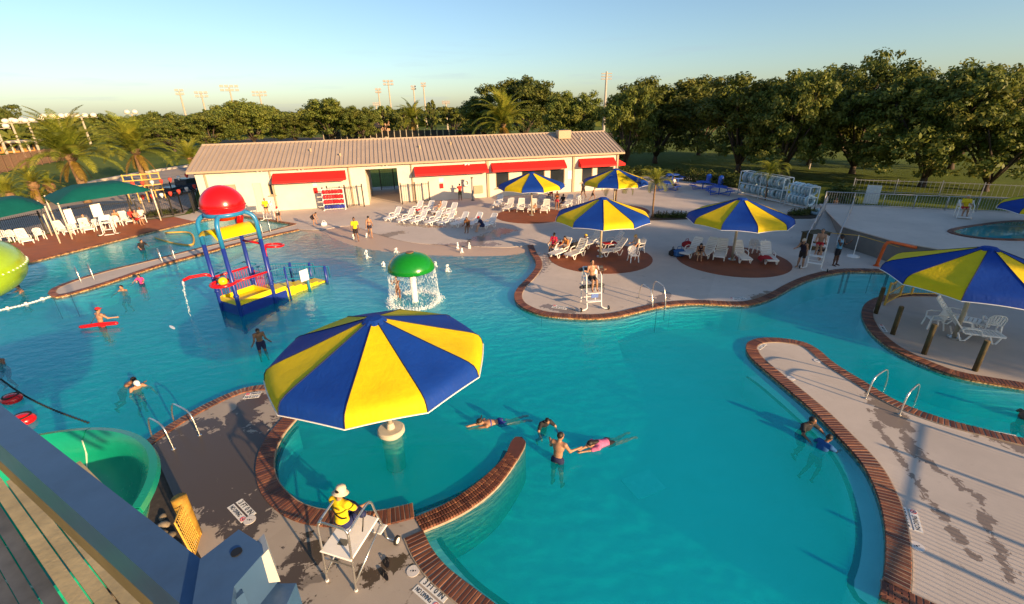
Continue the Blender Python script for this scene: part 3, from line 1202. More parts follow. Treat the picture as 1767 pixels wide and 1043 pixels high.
# ---------------------------------------------------------------- black steel fences and gates
def fence(name, label, pts, h, group=None, post_step=2.4, picket=0.13, cat='fence', lean=None, mat=None, pr=0.018, post_r=0.05, rails=(0.12, 0.92), stuff=True):
    pts = [Vector((p[0], p[1], 0)) for p in pts]
    o = thing(name, label, cat, pts[0], 0, group)
    L = [p - pts[0] for p in pts]
    pk = MB()
    mat = mat or M_BLACK
    n_ = 0
    for a, b in zip(L, L[1:]):
        d = (b - a)
        ln = d.length
        for f in rails:
            MB().bar(a + Vector((0, 0, h * f)), b + Vector((0, 0, h * f)), 0.045, 0.045).build('rail', mat, o)
        k = max(1, int(round(ln / post_step)))
        for i in range(k + (1 if b is L[-1] else 0)):
            q = a + d * (i / k)
            MB().box((q.x, q.y, h / 2 + 0.04), (post_r * 2, post_r * 2, h + 0.08), (0, 0, math.atan2(d.y, d.x))).build('post', mat, o)
        m = int(ln / picket)
        for i in range(m):
            q = a + d * ((i + 0.5) / m)
            pk.box((q.x, q.y, h * 0.52), (pr, pr, h * 0.94), (0, 0, math.atan2(d.y, d.x)))
    if picket < 50:
        tag(pk.build('picket', mat, o), kind='stuff')
    return o


fence('entrance_gate', 'black steel gate folded open against the wall left of the entrance passage', [bA + bt * BL(567, 345, 0.9)[0] + bn * 0.9, bA + bt * BL(627, 343, 0.9)[0] + bn * 0.9], 2.2, 'black gates at the entrance passage', 1.9, 0.16, 'gate')
fence('entrance_gate', 'black steel gate standing open right of the entrance passage', [bA + bt * BL(693, 341, 1.0)[0] + bn * 1.0, bA + bt * BL(741, 337, 1.0)[0] + bn * 1.0], 2.1, 'black gates at the entrance passage', 1.6, 0.2, 'gate')
q = bA + bt * ((px0 + px1) / 2 + 0.4) - bn * (DEP - 0.6)
fence('entrance_gate', 'small black gate at the far end of the entrance passage', [q - bt * 0.9, q + bt * 0.7], 2.4, 'black gates at the entrance passage', 1.6, 0.2, 'gate')
f1 = [P(0, 421), P(80, 402), P(180, 386), P(281, 375), P(300, 372)]
fence('picket_fence', 'long black picket fence running behind the chairs on the terracotta deck', f1, 1.8, 'black fences left of the bath house', 2.6, 0.14)
fence('picket_fence', 'black picket fence between the terracotta deck and the bath house corner', [P(300, 372), P(316, 367), P(342, 360), Vector((-31.3, 45.3, 0))], 1.9, 'black fences left of the bath house', 2.6, 0.16)
fence('picket_fence', 'black fence along the far side of the parking lot by the dark truck', [P(262, 349) + Vector((0, 0, 0)), P(300, 340), P(335, 332)], 1.7, 'black fences left of the bath house', 2.6, 0.18)

# trash bin in the passage mouth
def bin_tan(loc):
    t = thing('trash_bin', 'square tan trash bin standing by the entrance passage', 'bin', loc, b_ang)
    m = MB().box((0, 0, 0.45), (0.55, 0.55, 0.9), None, 0, 0.03)
    m.build('body', mk('tan_bin', (0.45, 0.25, 0.07), 0.6), t)
    MB().box((0, 0, 0.98), (0.6, 0.6, 0.14), None, 0, 0.04).build('lid', M_TRIM, t)


bin_tan(P(634, 341))
# slim grey post in front of the wall
t = thing('deck_post', 'slim grey post standing on the deck in front of the bath house', 'post', P(816, 346))
MB().cyl((0, 0, 0), (0, 0, 2.3), 0.10, 10).build('shaft', mk('grey_post', (0.30, 0.29, 0.27), 0.6), t)
MB().cyl((0, 0, 2.3), (0, 0, 2.38), 0.13, 10).build('cap', M_BLACK, t)
MB().cyl((0, 0, 0), (0, 0, 0.05), 0.2, 10).build('base_plate', M_BLACK, t)
# life ring on the wall
x, z = BL(804, 316, 0.1)
t = thing('life_ring', 'white life ring hanging on the bath house wall', 'life ring', bA + bt * x + bn * 0.12, b_ang)
ring = [(0.30 * math.cos(a * PI / 10), 0, z + 0.30 * math.sin(a * PI / 10)) for a in range(20)]
MB().tube(ring, 0.075, 8, 0, True).build('ring', M_WHITE, t, True)
MB().tube([(p[0] * 1.28, -0.01, z + (p[2] - z) * 1.28) for p in ring], 0.014, 5, 0, True).build('rope', M_TRIM, t)
# ================================================================ TREES AND PALMS
def leaf_mat(name, dark, light, warm=None, transl=0.3):
    t = NT(name)
    isl = t.n('NewGeometry').outputs['Random Per Island']
    co = t.coord('World')
    f = t.noise(co, 0.35, 4, 0.6)
    k = t.ramp(isl, [(0.0, dark), (0.6, tuple((Vector(dark) + Vector(light)) / 2)), (1.0, light)])
    if warm:
        k = t.mix(t.ramp(f, [(0.45, 0.0), (0.75, 0.75)]), k, warm)
    oi = t.n('ObjectInfo').outputs['Random']
    hs = t.n('HueSaturation')
    t.l(k, hs.inputs['Color'])
    t.l(t.math('MULTIPLY_ADD', oi, 0.5, 0.75), hs.inputs['Value'])
    k = hs.outputs[0]
    t.set(col=k, rough=0.55, spec=0.25)
    tl = t.n('BsdfTranslucent')
    t.l(k, tl.inputs['Color'])
    mx = t.n('MixShader')
    mx.inputs[0].default_value = transl
    t.l(t.b.outputs[0], mx.inputs[1])
    t.l(tl.outputs[0], mx.inputs[2])
    t.l(mx.outputs[0], t.out.inputs['Surface'])
    return t.m


M_OAK = leaf_mat('oak_leaves', (0.060, 0.095, 0.020), (0.185, 0.215, 0.036), (0.25, 0.225, 0.040))
M_BARK = mk('oak_bark', (0.085, 0.062, 0.045), 0.9, var=0.3, scale=3, bump=0.6)
M_PALM = leaf_mat('palm_leaflets', (0.11, 0.15, 0.016), (0.30, 0.32, 0.035), (0.42, 0.35, 0.04), 0.35)
M_PTRUNK = mk('palm_trunk', (0.20, 0.12, 0.06), 0.9, var=0.35, scale=5, bump=0.8)
M_DRY = leaf_mat('dry_fronds', (0.16, 0.10, 0.02), (0.30, 0.20, 0.03), None, 0.3)


def quads_leaves(cs, ns, size, rng, asp=0.55):
    """numpy: many small leaf quads at cs facing ns"""
    n = len(cs)
    r = rng.normal(size=(n, 3))
    u = np.cross(ns, r)
    u /= np.linalg.norm(u, axis=1)[:, None] + 1e-9
    v = np.cross(ns, u)
    s = size * rng.uniform(0.6, 1.3, n)[:, None]
    a = cs - u * s
    b = cs + v * s * asp + ns * s * 0.15
    c = cs + u * s
    d = cs - v * s * asp + ns * s * 0.15
    V = np.stack([a, b, c, d], 1).reshape(-1, 3)
    return V


def mesh_from_quads(name, V, mat):
    n = len(V) // 4
    me = bpy.data.meshes.new(name)
    me.vertices.add(len(V))
    me.vertices.foreach_set('co', V.astype(np.float32).ravel())
    me.loops.add(4 * n)
    me.loops.foreach_set('vertex_index', np.arange(4 * n, dtype=np.int32))
    me.polygons.add(n)
    me.polygons.foreach_set('loop_start', np.arange(0, 4 * n, 4, dtype=np.int32))
    me.polygons.foreach_set('loop_total', np.full(n, 4, dtype=np.int32))
    me.materials.append(mat)
    me.update(calc_edges=True)
    return me


def oak_meshes(seed, clumps=70, leaves=150, leaf=0.036, spread=1.0, low=0.17):
    """unit-height spreading oak: crown radius 0.5*spread, foliage from low to 1"""
    rng = np.random.default_rng(seed)
    cc = []
    ctr = np.array([0, 0, (1 + low) / 2 - 0.02])
    rad = np.array([0.5 * spread, 0.5 * spread, (1 - low) / 2])
    main = []
    for i in range(9):
        a = 2 * PI * i / 9 + rng.uniform(-.3, .3)
        q = rng.uniform(0.35, 0.72)
        main.append(ctr + np.array([math.cos(a) * rad[0] * q, math.sin(a) * rad[1] * q, rad[2] * rng.uniform(-.35, .62)]))
    main.append(ctr + np.array([0, 0, rad[2] * 0.6]))
    while len(cc) < clumps:
        m = main[rng.integers(len(main))]
        d = rng.normal(size=3)
        d /= np.linalg.norm(d)
        if d[2] < -0.75:
            continue
        p = m + d * np.array([0.20 * spread, 0.20 * spread, 0.16]) * rng.uniform(0.6, 1.25)
        if p[2] < low - 0.03:
            continue
        cc.append((p, rng.uniform(0.03, 0.085)))
    for i in range(int(clumps * 0.16)):
        a = rng.uniform(0, 2 * PI)
        q = rng.uniform(0.5, 0.98)
        cc.append((np.array([math.cos(a) * rad[0] * q, math.sin(a) * rad[1] * q, low + 0.02 + 0.30 * rng.random() * (1.1 - q * .5)]), rng.uniform(0.03, 0.07)))
    V = []
    for p, r in cc:
        n = int(leaves * (r / 0.08) ** 2)
        d = rng.normal(size=(n, 3))
        d /= np.linalg.norm(d, axis=1)[:, None]
        pos = p + d * r * rng.uniform(0.55, 1.12, n)[:, None] * np.array([1.25, 1.25, 0.8])
        nn = d + rng.normal(size=(n, 3)) * 0.45 + np.array([0, 0, 0.35])
        nn /= np.linalg.norm(nn, axis=1)[:, None]
        V.append(quads_leaves(pos, nn, leaf, rng))
    crown = mesh_from_quads('crown', np.concatenate(V), M_OAK)
    m = MB()
    fork = np.array([0.0, 0.0, low * 0.55])
    m.tube([(0, 0, -0.02), (0.004, 0.002, low * 0.3), tuple(fork)], [0.040, 0.027, 0.024], 8)
    for i, q in enumerate(main):
        mid = fork + (q - fork) * 0.45 + np.array([0, 0, 0.03]) + rng.normal(size=3) * 0.012
        m.tube([tuple(fork - np.array([0, 0, .02])), tuple(mid), tuple(q)], [0.017, 0.011, 0.004], 6)
        for j in range(3):
            e = q + rng.normal(size=3) * 0.04
            m.tube([tuple(mid + (q - mid) * (0.3 + 0.2 * j)), tuple(e)], [0.006, 0.002], 4)
    trunk = m.mesh('trunk', M_BARK, True)
    return trunk, crown


OAKS = [oak_meshes(11, 250, 150, 0.0185, 1.15, 0.18), oak_meshes(23, 290, 140, 0.018, 1.35, 0.17), oak_meshes(37, 230, 150, 0.019, 1.0, 0.18), oak_meshes(51, 320, 140, 0.0175, 1.5, 0.15)]
FAR_OAKS = [oak_meshes(61, 60, 90, 0.04, 1.1, 0.15), oak_meshes(71, 60, 90, 0.04, 0.9, 0.12), oak_meshes(81, 70, 80, 0.04, 1.35, 0.18)]


def tree(base, h, w, k, rz, label, group, far=False, name='oak_tree'):
    tr, cr = (FAR_OAKS if far else OAKS)[k]
    spread = {False: (1.15, 1.35, 1.0, 1.5), True: (1.1, 0.9, 1.35)}[far][k]
    t = thing(name, label, 'tree', (base[0], base[1], -0.05), rz, group)
    sx = w / (spread * 1.18)
    for n_, me in (('trunk', tr), ('crown', cr)):
        o = link(n_, me, t)
        o.scale = (sx, sx, h)
    return t


GR = 'oaks beyond the pool deck'
NEAR_TREES = [
    ((1078, 292), 150, 105, 2, 'dark oak with a slim straight trunk just right of the bath house end'),
    ((1130, 282), 137, 190, 0, 'dark oak with forked trunk over the lit lawn behind the left picnic tables'),
    ((1205, 268), 134, 170, 1, 'oak standing farther back on the lawn between the two forked oaks'),
    ((1272, 298), 132, 180, 2, 'oak with several dark trunks rising behind the blue picnic tables'),
    ((1345, 310), 128, 165, 0, 'oak rising right behind the tall pipe rack of tubes'),
    ((1470, 300), 93, 270, 3, 'tallest broad oak standing behind the white notice board'),
    ((1395, 285), 118, 190, 1, 'oak standing back between the tube rack and the tallest oak'),
    ((1590, 322), 112, 280, 1, 'wide oak with low hanging branches behind the raised pool'),
    ((1700, 330), 132, 270, 3, 'broad oak reaching out of the frame at the far right'),
    ((1640, 292), 140, 200, 0, 'oak farther back between the two wide oaks at right'),
    ((905, 246), 133, 165, 1, 'tall rounded oak behind the middle of the bath house roof'),
    ((835, 243), 166, 95, 2, 'smaller oak left of the tall rounded oak behind the roof'),
    ((985, 262), 160, 110, 0, 'low oak between the tall rounded oak and the bath house end'),
]
for i, (b, ty, wpx, k, lab) in enumerate(NEAR_TREES):
    p = P(*b)
    h = HZ(b[0], ty, p)
    dist = (p - CPOS).dot(CAM3 @ Vector((0, 0, -1)))
    tree(p, h, wpx * dist / FPX * 1.07, k, i * 1.7, lab, GR)
GR2 = 'trees beyond the left lawn'
LEFT_TREES = [
    ((574, 246), 171, 105, 2, 0, 'rounded tree with pale trunk, larger of two behind the left roof half'),
    ((624, 246), 184, 72, 0, 0, 'smaller pale trunked tree beside the rounded tree behind the roof'),
    ((440, 250), 172, 130, 1, 0, 'tallest tree of the grove above the left end of the roof'),
    ((368, 256), 192, 130, 1, 0, 'bushy grove tree left of the tallest one'),
    ((302, 262), 192, 130, 3, 0, 'bushy grove tree behind the right feathery palm'),
    ((512, 248), 200, 75, 0, 0, 'low dark tree between the grove and the rounded tree'),
    ((240, 258), 205, 110, 1, 0, 'grove tree above the palms at the left'),
    ((20, 246), 181, 60, 2, 0, 'lone dark tree at the far left edge of the sky'),
    ((375, 238), 186, 50, 0, 1, 'far dark tree topping the grove'),
    ((470, 238), 182, 60, 2, 1, 'far tree peeking over the right of the grove'),
    ((700, 236), 186, 60, 2, 1, 'far tree behind the ball field lamps'),
    ((746, 232), 172, 22, 1, 1, 'slim pointed far tree between two lamp poles'),
    ((785, 234), 182, 70, 0, 1, 'far tree right of the pointed tree'),
    ((665, 236), 182, 55, 2, 1, 'far tree at the tallest lamp pole'),
    ((150, 245), 200, 80, 0, 1, 'far tree above the left palm'),
    ((190, 243), 196, 60, 2, 1, 'far tree with a flat top left of the grove'),
    ((95, 247), 206, 90, 2, 1, 'far low tree behind the globe lamp poles'),
]
for i, (b, ty, wpx, k, far, lab) in enumerate(LEFT_TREES):
    p = P(*b)
    h = max(4, HZ(b[0], ty, p))
    dist = (p - CPOS).dot(CAM3 @ Vector((0, 0, -1)))
    tree(p, h, wpx * dist / FPX * 1.1, k, i * 2.1, lab, GR2, bool(far), 'park_tree')
# trees behind the viewer on the right: they shade the right half of the deck
for i, (x, y, h) in enumerate([(50, -9, 14), (57, -3, 15), (63, 7, 15), (70, 15, 12), (60, -14, 16)]):
    tree((x, y), h, h * 1.15, i % 4, i * 1.3, 'oak shading the pool from beyond the right edge of the deck', 'oaks shading the right of the pool')

# far woods along the horizon
rng = np.random.default_rng(5)
Vw = []
for i in range(420):
    a = R(rng.uniform(-62, 62))
    d = rng.uniform(260, 520)
    x, y = d * math.sin(a), d * math.cos(a)
    h = rng.uniform(6.5, 10.5) * (1 + 0.0006 * (d - 260))
    r = rng.uniform(5, 9)
    n = 130
    q = rng.normal(size=(n, 3))
    q /= np.linalg.norm(q, axis=1)[:, None]
    q[:, 2] = np.abs(q[:, 2])
    pos = np.array([x, y, h * 0.35]) + q * np.array([r, r, h * 0.65]) * rng.uniform(0.8, 1.05, n)[:, None]
    nn = q + rng.normal(size=(n, 3)) * 0.4
    nn /= np.linalg.norm(nn, axis=1)[:, None]
    Vw.append(quads_leaves(pos, nn, 1.5, rng, 0.7))
    low = np.array([x, y, h * 0.2]) + rng.normal(size=(30, 3)) * np.array([r * .6, r * .6, h * 0.12])
    Vw.append(quads_leaves(low, nn[:30], 1.8, rng, 0.7))
wd = link('distant_woods', mesh_from_quads('distant_woods', np.concatenate(Vw), M_OAK))
tag(wd, 'distant belt of woods along the horizon', 'woods', None, 'stuff')


# ---------------------------------------------------------------- palms
def frond_mesh(name, L, droop, leaf, n, mat, seed, up=0.5, width=0.05):
    """one feather leaf starting at the origin and arching out along +x"""
    rng = np.random.default_rng(seed)
    pts = []
    x = z = 0.0
    a = up
    k = 14
    for i in range(k + 1):
        pts.append(Vector((x, 0, z)))
        x += L / k * math.cos(a)
        z += L / k * math.sin(a)
        a -= droop / k * (0.4 + 1.2 * i / k)
    m = MB()
    m.tube(pts, [0.035 * (1 - 0.9 * i / k) * L / 4 for i in range(k + 1)], 4)
    rs = resample(pts, count=n)
    for i, p in enumerate(rs):
        s = i / (n - 1)
        if s < 0.1:
            continue
        t = (rs[min(i + 1, n - 1)] - rs[max(i - 1, 0)]).normalized()
        ln = leaf * (math.sin(PI * min(1, s * 0.88 + 0.12)) ** 0.6) * rng.uniform(0.85, 1.1)
        upv = Vector((-t.z, 0, t.x))
        for sg in (-1, 1):
            d = (t * 0.62 + Vector((0, sg * 0.75, 0)) + upv * 0.18).normalized()
            e = p + d * ln + Vector((0, 0, -0.22 * ln - 0.10 * ln * rng.random()))
            mid = p + d * ln * 0.55
            w = t * width
            m.add([p - w * .5, p + w * .5, mid + w * 0.6, e, mid - w * 0.6], [(0, 1, 2, 4), (4, 2, 3)])
    return m.mesh(name, mat)


FR_DATE = [frond_mesh('frond', 4.3, d, 0.75, 34, M_PALM, 3 + i, u, 0.075) for i, (d, u) in enumerate(((1.3, 1.45), (1.6, 1.1), (1.8, 0.75), (1.7, 0.3)))]
FR_DRY = frond_mesh('dry_frond', 2.4, 0.7, 0.5, 22, M_DRY, 9, -0.85, 0.09)
FR_QUEEN = [frond_mesh('frond', 2.0, d, 0.48, 30, M_PALM, 13 + i, u, 0.035) for i, (d, u) in enumerate(((2.4, 1.2), (2.6, 0.9), (2.6, 0.5)))]


def palm(base, hc, R_, label, group=None, n=42, kind='date', name='date_palm', dry=5, seed=0):
    rng = random.Random(seed)
    t = thing(name, label, 'palm', (base[0], base[1], -0.03), rng.uniform(0, 6), group)
    m = MB()
    tr = 0.34 if kind == 'date' else 0.07
    pts = [(0, 0, 0)] + [(0.05 * math.sin(z_), 0.04 * math.cos(z_ * 1.3), z_) for z_ in np.linspace(0.3, hc, 12)]
    m.tube(pts, [tr * 1.25] + [tr * (1.0 + 0.06 * (i % 2)) for i in range(11)] + [tr * 1.35 if kind == 'date' else tr * .7], 10)
    m.build('trunk', M_PTRUNK, t, True)
    if kind == 'date':
        MB().ball((0, 0, hc + 0.1), (0.6, 0.6, 0.55), 10, 6).build('crown_boss', M_PTRUNK, t)
    sc = R_ / (3.4 if kind == 'date' else 1.5)
    for i in range(n):
        f = i / n
        if kind == 'date':
            me = FR_DATE[0 if f < .2 else 1 if f < .5 else 2 if f < .8 else 3]
        else:
            me = FR_QUEEN[0 if f < .3 else 1 if f < .65 else 2]
        o = link('frond', me, t, (0, 0, hc + 0.15 - 0.2 * f), (0, rng.uniform(-.15, .15), i * 2.39996 + rng.uniform(-.15, .15)))
        s = sc * rng.uniform(0.88, 1.1)
        o.scale = (s, s, s)
    for i in range(dry):
        o = link('dry_frond', FR_DRY, t, (0, 0, hc - 0.1), (0, rng.uniform(-.2, .3), i * 2.4))
        s = sc * rng.uniform(0.8, 1.05)
        o.scale = (s, s, s)
    return t


def palm_px(b, cpx, span, label, **kw):
    p = P(*b)
    d = (p - CPOS).dot(CAM3 @ Vector((0, 0, -1)))
    hc = HZ(cpx[0], cpx[1], p)
    return palm(p, hc, span / 2 * d / FPX, label, **kw)


GP = 'feather palms left of the bath house'
palm_px((152, 350), (126, 272), 138, 'large feather palm behind the green shade sail, left of the pair', group=GP, seed=1, n=46)
palm_px((254, 324), (236, 262), 112, 'feather palm with orange trunk behind the shade sail post, right of the pair', group=GP, seed=2, n=46)
palm_px((335, 296), (330, 276), 66, 'small feather palm beside the left corner of the bath house roof', group=GP, seed=3, n=34)
palm_px((25, 362), (20, 338), 70, 'short yellowing palm low at the left edge behind the shade sail', group=GP, seed=4, n=30, dry=12)
palm_px((70, 352), (66, 320), 60, 'short palm with orange dry fronds between the two shade sails', group=GP, seed=5, n=26, dry=14)
palm_px((95, 346), (90, 322), 46, 'small dark palm against the pale road by the large palm', group=GP, seed=6, n=22, dry=3)
palm_px((870, 262), (866, 216), 104, 'bright feather palm rising behind the middle of the bath house roof', seed=7, n=46)
palm_px((716, 243), (714, 208), 60, 'dark feather palm in front of the ball field behind the roof', seed=8, n=40)
GQ = 'young queen palms on the deck'
palm_px((1126, 376), (1136, 318), 62, 'young queen palm with drooping fronds in the bed between two umbrellas', kind='queen', name='queen_palm', n=16, dry=0, seed=9, group=GQ)
palm_px((1320, 346), (1332, 300), 56, 'young queen palm growing in front of the tube rack', kind='queen', name='queen_palm', n=18, dry=0, seed=10, group=GQ)
palm_px((1062, 366), (1066, 322), 60, 'young queen palm half hidden by the farthest right umbrella', kind='queen', name='queen_palm', n=16, dry=0, seed=11, group=GQ)


# ---------------------------------------------------------------- shrubs and beds
M_SHRUB = leaf_mat('shrub_leaves', (0.035, 0.055, 0.012), (0.12, 0.15, 0.03), (0.16, 0.16, 0.03))


def shrub_mesh(seed, n=420, leaf=0.07):
    rng = np.random.default_rng(seed)
    q = rng.normal(size=(n, 3))
    q /= np.linalg.norm(q, axis=1)[:, None]
    q[:, 2] = np.abs(q[:, 2])
    pos = q * rng.uniform(0.45, 1.0, n)[:, None] * np.array([0.5, 0.5, 1.0])
    nn = q + rng.normal(size=(n, 3)) * 0.5
    nn /= np.linalg.norm(nn, axis=1)[:, None]
    return mesh_from_quads('foliage', quads_leaves(pos, nn, leaf, rng), M_SHRUB)


SHR = [shrub_mesh(1), shrub_mesh(2), shrub_mesh(3)]
STEM = MB().cyl((0, 0, 0), (0, 0, 0.6), 0.04, 5).mesh('stem', M_BARK)


def shrub(p, w, h, i, label, group, name='shrub'):
    t = thing(name, label, 'shrub', p, i * 1.3, group)
    link('stem', STEM, t)
    o = link('foliage', SHR[i % 3], t)
    o.scale = (w, w, h)
    return t


def line_shrubs(a, b, n, w, h, label, group, name='shrub'):
    for i in range(n):
        p = P(*a).lerp(P(*b), (i + .5) / n) + Vector((random.uniform(-.15, .15), random.uniform(-.15, .15), 0))
        shrub(p, w * random.uniform(.8, 1.2), h * random.uniform(.75, 1.2), i, label, group, name)


def hedge(a, b, n, w, h, label):
    rng = np.random.default_rng(n)
    a, b = P(*a), P(*b)
    V = []
    for i in range(n):
        p = a.lerp(b, (i + .5) / n)
        q = rng.normal(size=(420, 3))
        q /= np.linalg.norm(q, axis=1)[:, None]
        q[:, 2] = np.abs(q[:, 2])
        s = rng.uniform(.8, 1.2)
        pos = q * rng.uniform(0.45, 1.0, 420)[:, None] * np.array([w * .5 * s, w * .5 * s, h * rng.uniform(.75, 1.15)]) + np.array([p.x - a.x + rng.uniform(-.3, .3), p.y - a.y + rng.uniform(-.3, .3), 0])
        nn = q + rng.normal(size=(420, 3)) * 0.5
        nn /= np.linalg.norm(nn, axis=1)[:, None]
        V.append(quads_leaves(pos, nn, 0.13, rng))
    t = thing('hedge', label, 'hedge', a)
    tag(link('foliage', mesh_from_quads('foliage', np.concatenate(V), M_SHRUB), t), kind='stuff')
    m = MB()
    for i in range(n):
        p = a.lerp(b, (i + .5) / n) - a
        m.cyl((p.x, p.y, -.02), (p.x, p.y, h * .6), 0.05, 5)
    tag(m.build('stems', M_BARK, t), kind='stuff')


M_SOIL = mk('mulch', (0.05, 0.035, 0.022), 0.95, var=0.4, bump=0.6)


def bed(px, label=None):
    poly = [P(*q) for q in px]
    tag(MB().prism([p.xy for p in poly], -0.03, 0.035).build('planting_bed', M_SOIL), kind='structure')


bed([(1120, 381), (1125, 370), (1190, 372), (1186, 379)])
line_shrubs((1130, 376), (1186, 376), 7, 0.9, 0.55, 'small round shrub in the bed between the two nearer umbrellas', 'low shrubs in the bed between the umbrellas')
bed([(1355, 378), (1360, 366), (1430, 362), (1440, 372), (1400, 378)])
line_shrubs((1364, 372), (1410, 369), 6, 0.9, 0.6, 'low yellow green shrub in the bed behind the right umbrella', 'low shrubs in the bed behind the right umbrella')
hedge((1190, 312), (1290, 326), 11, 2.2, 1.6, 'dense green hedge behind the blue picnic tables')
hedge((1425, 352), (1470, 357), 6, 1.9, 2.0, 'leafy clump of bushes right of the tube rack')
hedge((1050, 300), (1180, 306), 14, 2.0, 1.3, 'dark low hedge along the lawn edge right of the bath house')
line_shrubs((255, 374), (300, 368), 4, 1.6, 0.6, 'low green shrub in the strip beside the terracotta deck', 'shrubs beside the terracotta deck')
line_shrubs((70, 352), (110, 342), 4, 1.8, 1.4, 'green bush by the road behind the shade sails', 'bushes behind the shade sails')
shrub(P(1068, 272), 4.5, 2.6, 1, 'yellow flowering bush in the sun beyond the right end of the bath house', None, 'flowering_bush')
# ================================================================ UMBRELLAS
def fabric(name, col, rough=0.65):
    t = NT(name)
    co = t.coord('Object')
    f = t.noise(co, 1.6, 5, 0.6)
    c = Vector(col)
    k = t.mix(t.ramp(f, [(0.3, 0.0), (0.7, 1.0)]), tuple(c * 0.9), tuple(Vector((min(1, x) for x in c * 1.06))))
    t.bump(t.noise(t.coord('Object', (2.0, 2.0, 0.6)), 2.6, 5, 0.6, 0.6), 0.26, 0.07)
    st = t.ramp(t.noise(t.coord('Object', (5.0, 5.0, 0.8)), 2.0, 5, 0.7), [(0.5, 0.0), (0.85, 0.35)])
    k = t.mix(st, k, tuple(c * 0.72 + Vector((0.02, 0.018, 0.015))))
    t.set(col=k, rough=rough, spec=0.25)
    tl = t.n('BsdfTranslucent')
    t.l(k, tl.inputs['Color'])
    mx = t.n('MixShader')
    mx.inputs[0].default_value = 0.22
    t.l(t.b.outputs[0], mx.inputs[1])
    t.l(tl.outputs[0], mx.inputs[2])
    t.l(mx.outputs[0], t.out.inputs['Surface'])
    return t.m


M_YEL = fabric('yellow_canvas', (0.86, 0.62, 0.008))
M_BLU = fabric('blue_canvas', (0.006, 0.055, 0.34))
M_SEAMB = mk('dark_seam', (0.008, 0.012, 0.05), 0.7)
M_POST = mk('umbrella_post_paint', (0.42, 0.37, 0.28), 0.5, var=0.08)
NP = 10
UR, UZ, UA = 2.92, 2.42, 3.74        # rim radius, rim bottom, apex


def panel_mesh(mat):
    prof = [(0.22, UA - 0.02), (0.9, UA - 0.27), (1.7, UA - 0.56), (2.4, UA - 0.80), (2.66, UA - 0.90), (2.82, UA - 1.0), (2.89, UA - 1.12), (2.93, UZ + 0.02)]
    n = 8
    m = MB()
    h = PI / NP
    V = []
    for j, (r, z) in enumerate(prof):
        for i in range(n + 1):
            s = i / n
            a0 = Vector((r * math.cos(-h), r * math.sin(-h), 0))
            a1 = Vector((r * math.cos(h), r * math.sin(h), 0))
            p = a0.lerp(a1, s)
            sag = math.sin(PI * s)
            if j < 4:
                p.z = z - 0.035 * sag * (j / 3)
            else:
                p = p * (1 + 0.012 * sag)
                p.z = z + (0.05 * sag if j == len(prof) - 1 else 0)
            V.append(p)
    F = [(j * (n + 1) + i, (j + 1) * (n + 1) + i, (j + 1) * (n + 1) + i + 1, j * (n + 1) + i + 1) for j in range(len(prof) - 1) for i in range(n)]
    m.add(V, F)
    return m.mesh('panel', mat, True), prof


PAN_Y, U_PROF = panel_mesh(M_YEL)
PAN_B, _ = panel_mesh(M_BLU)
SEAM = MB().tube([(r + 0.004, 0, z + 0.006) for r, z in U_PROF], 0.014, 5).mesh('seam', M_SEAMB)
RIB = MB().tube([(0.1, 0, UA - 0.16), (2.75, 0, UA - 1.04), (2.84, 0, UZ + 0.25)], 0.02, 5).mesh('rib', M_STEEL)
_tr = []
for i in range(NP):
    a0, a1 = -PI / NP + 2 * PI * i / NP, PI / NP + 2 * PI * i / NP
    for k in range(8):
        s = k / 8
        p = Vector((2.95 * math.cos(a0), 2.95 * math.sin(a0), 0)).lerp(Vector((2.95 * math.cos(a1), 2.95 * math.sin(a1), 0)), s) * (1 + 0.012 * math.sin(PI * s))
        p.z = UZ + 0.015 + 0.05 * math.sin(PI * s)
        _tr.append(p)
TRIM = MB().tube(_tr, 0.016, 5, 0, True).mesh('trim', M_WHITE)
UCAP = MB().lathe([(0.0, 0.05), (0.22, 0.03), (0.34, -0.06), (0.36, -0.13)], (0, 0, UA), 10).mesh('cap', M_BLU)
UPOST = MB().cyl((0, 0, -0.02), (0, 0, UA - 0.05), 0.075, 12).mesh('post', M_POST, True)
UCOL = MB().cyl((0, 0, 0), (0, 0, 0.06), 0.22, 12).mesh('base_plate', M_STEEL)


def umbrella(c, corner, right_yellow, label, group='striped deck umbrellas', z0=0.0, up=True):
    """corner = ground direction of a seam; the panel counter-clockwise of it is yellow if right_yellow"""
    a = math.atan2(corner.y - c.y, corner.x - c.x) + PI / NP
    t = thing('umbrella', label, 'umbrella', (c.x, c.y, z0), a, group)
    for i in range(NP):
        y = (i % 2 == 0) == right_yellow
        link('panel', PAN_Y if y else PAN_B, t, (0, 0, 0), 2 * PI * i / NP)
        link('seam', SEAM, t, (0, 0, 0), 2 * PI * (i + 0.5) / NP)
        link('rib', RIB, t, (0, 0, 0), 2 * PI * (i + 0.5) / NP)
    link('trim', TRIM, t)
    link('cap', UCAP, t)
    link('post', UPOST, t)
    if z0 == 0:
        link('base_plate', UCOL, t)
    return t


big_c = P(676, 750, WATER_Z)
UB = umbrella(big_c, P(600, 735, 2.4), True, 'largest blue and yellow umbrella standing in the round lagoon in the foreground', z0=0.0)
pd = MB()
pd.lathe([(0.0, 0.16), (0.36, 0.155), (0.40, 0.12), (0.40, 0.02), (0.36, -0.02), (0.30, -0.06), (0.30, -1.3)], (0, 0, 0), 22)
pd.lathe([(0.0, 0.34), (0.09, 0.34), (0.13, 0.165)], (0, 0, 0), 14)
pd.build('pedestal', mk('pedestal_concrete', (0.52, 0.46, 0.36), 0.7, var=0.1), UB, 'auto')


def apex(px, py):
    q = P(px, py, UA)
    return Vector((q.x, q.y, 0))


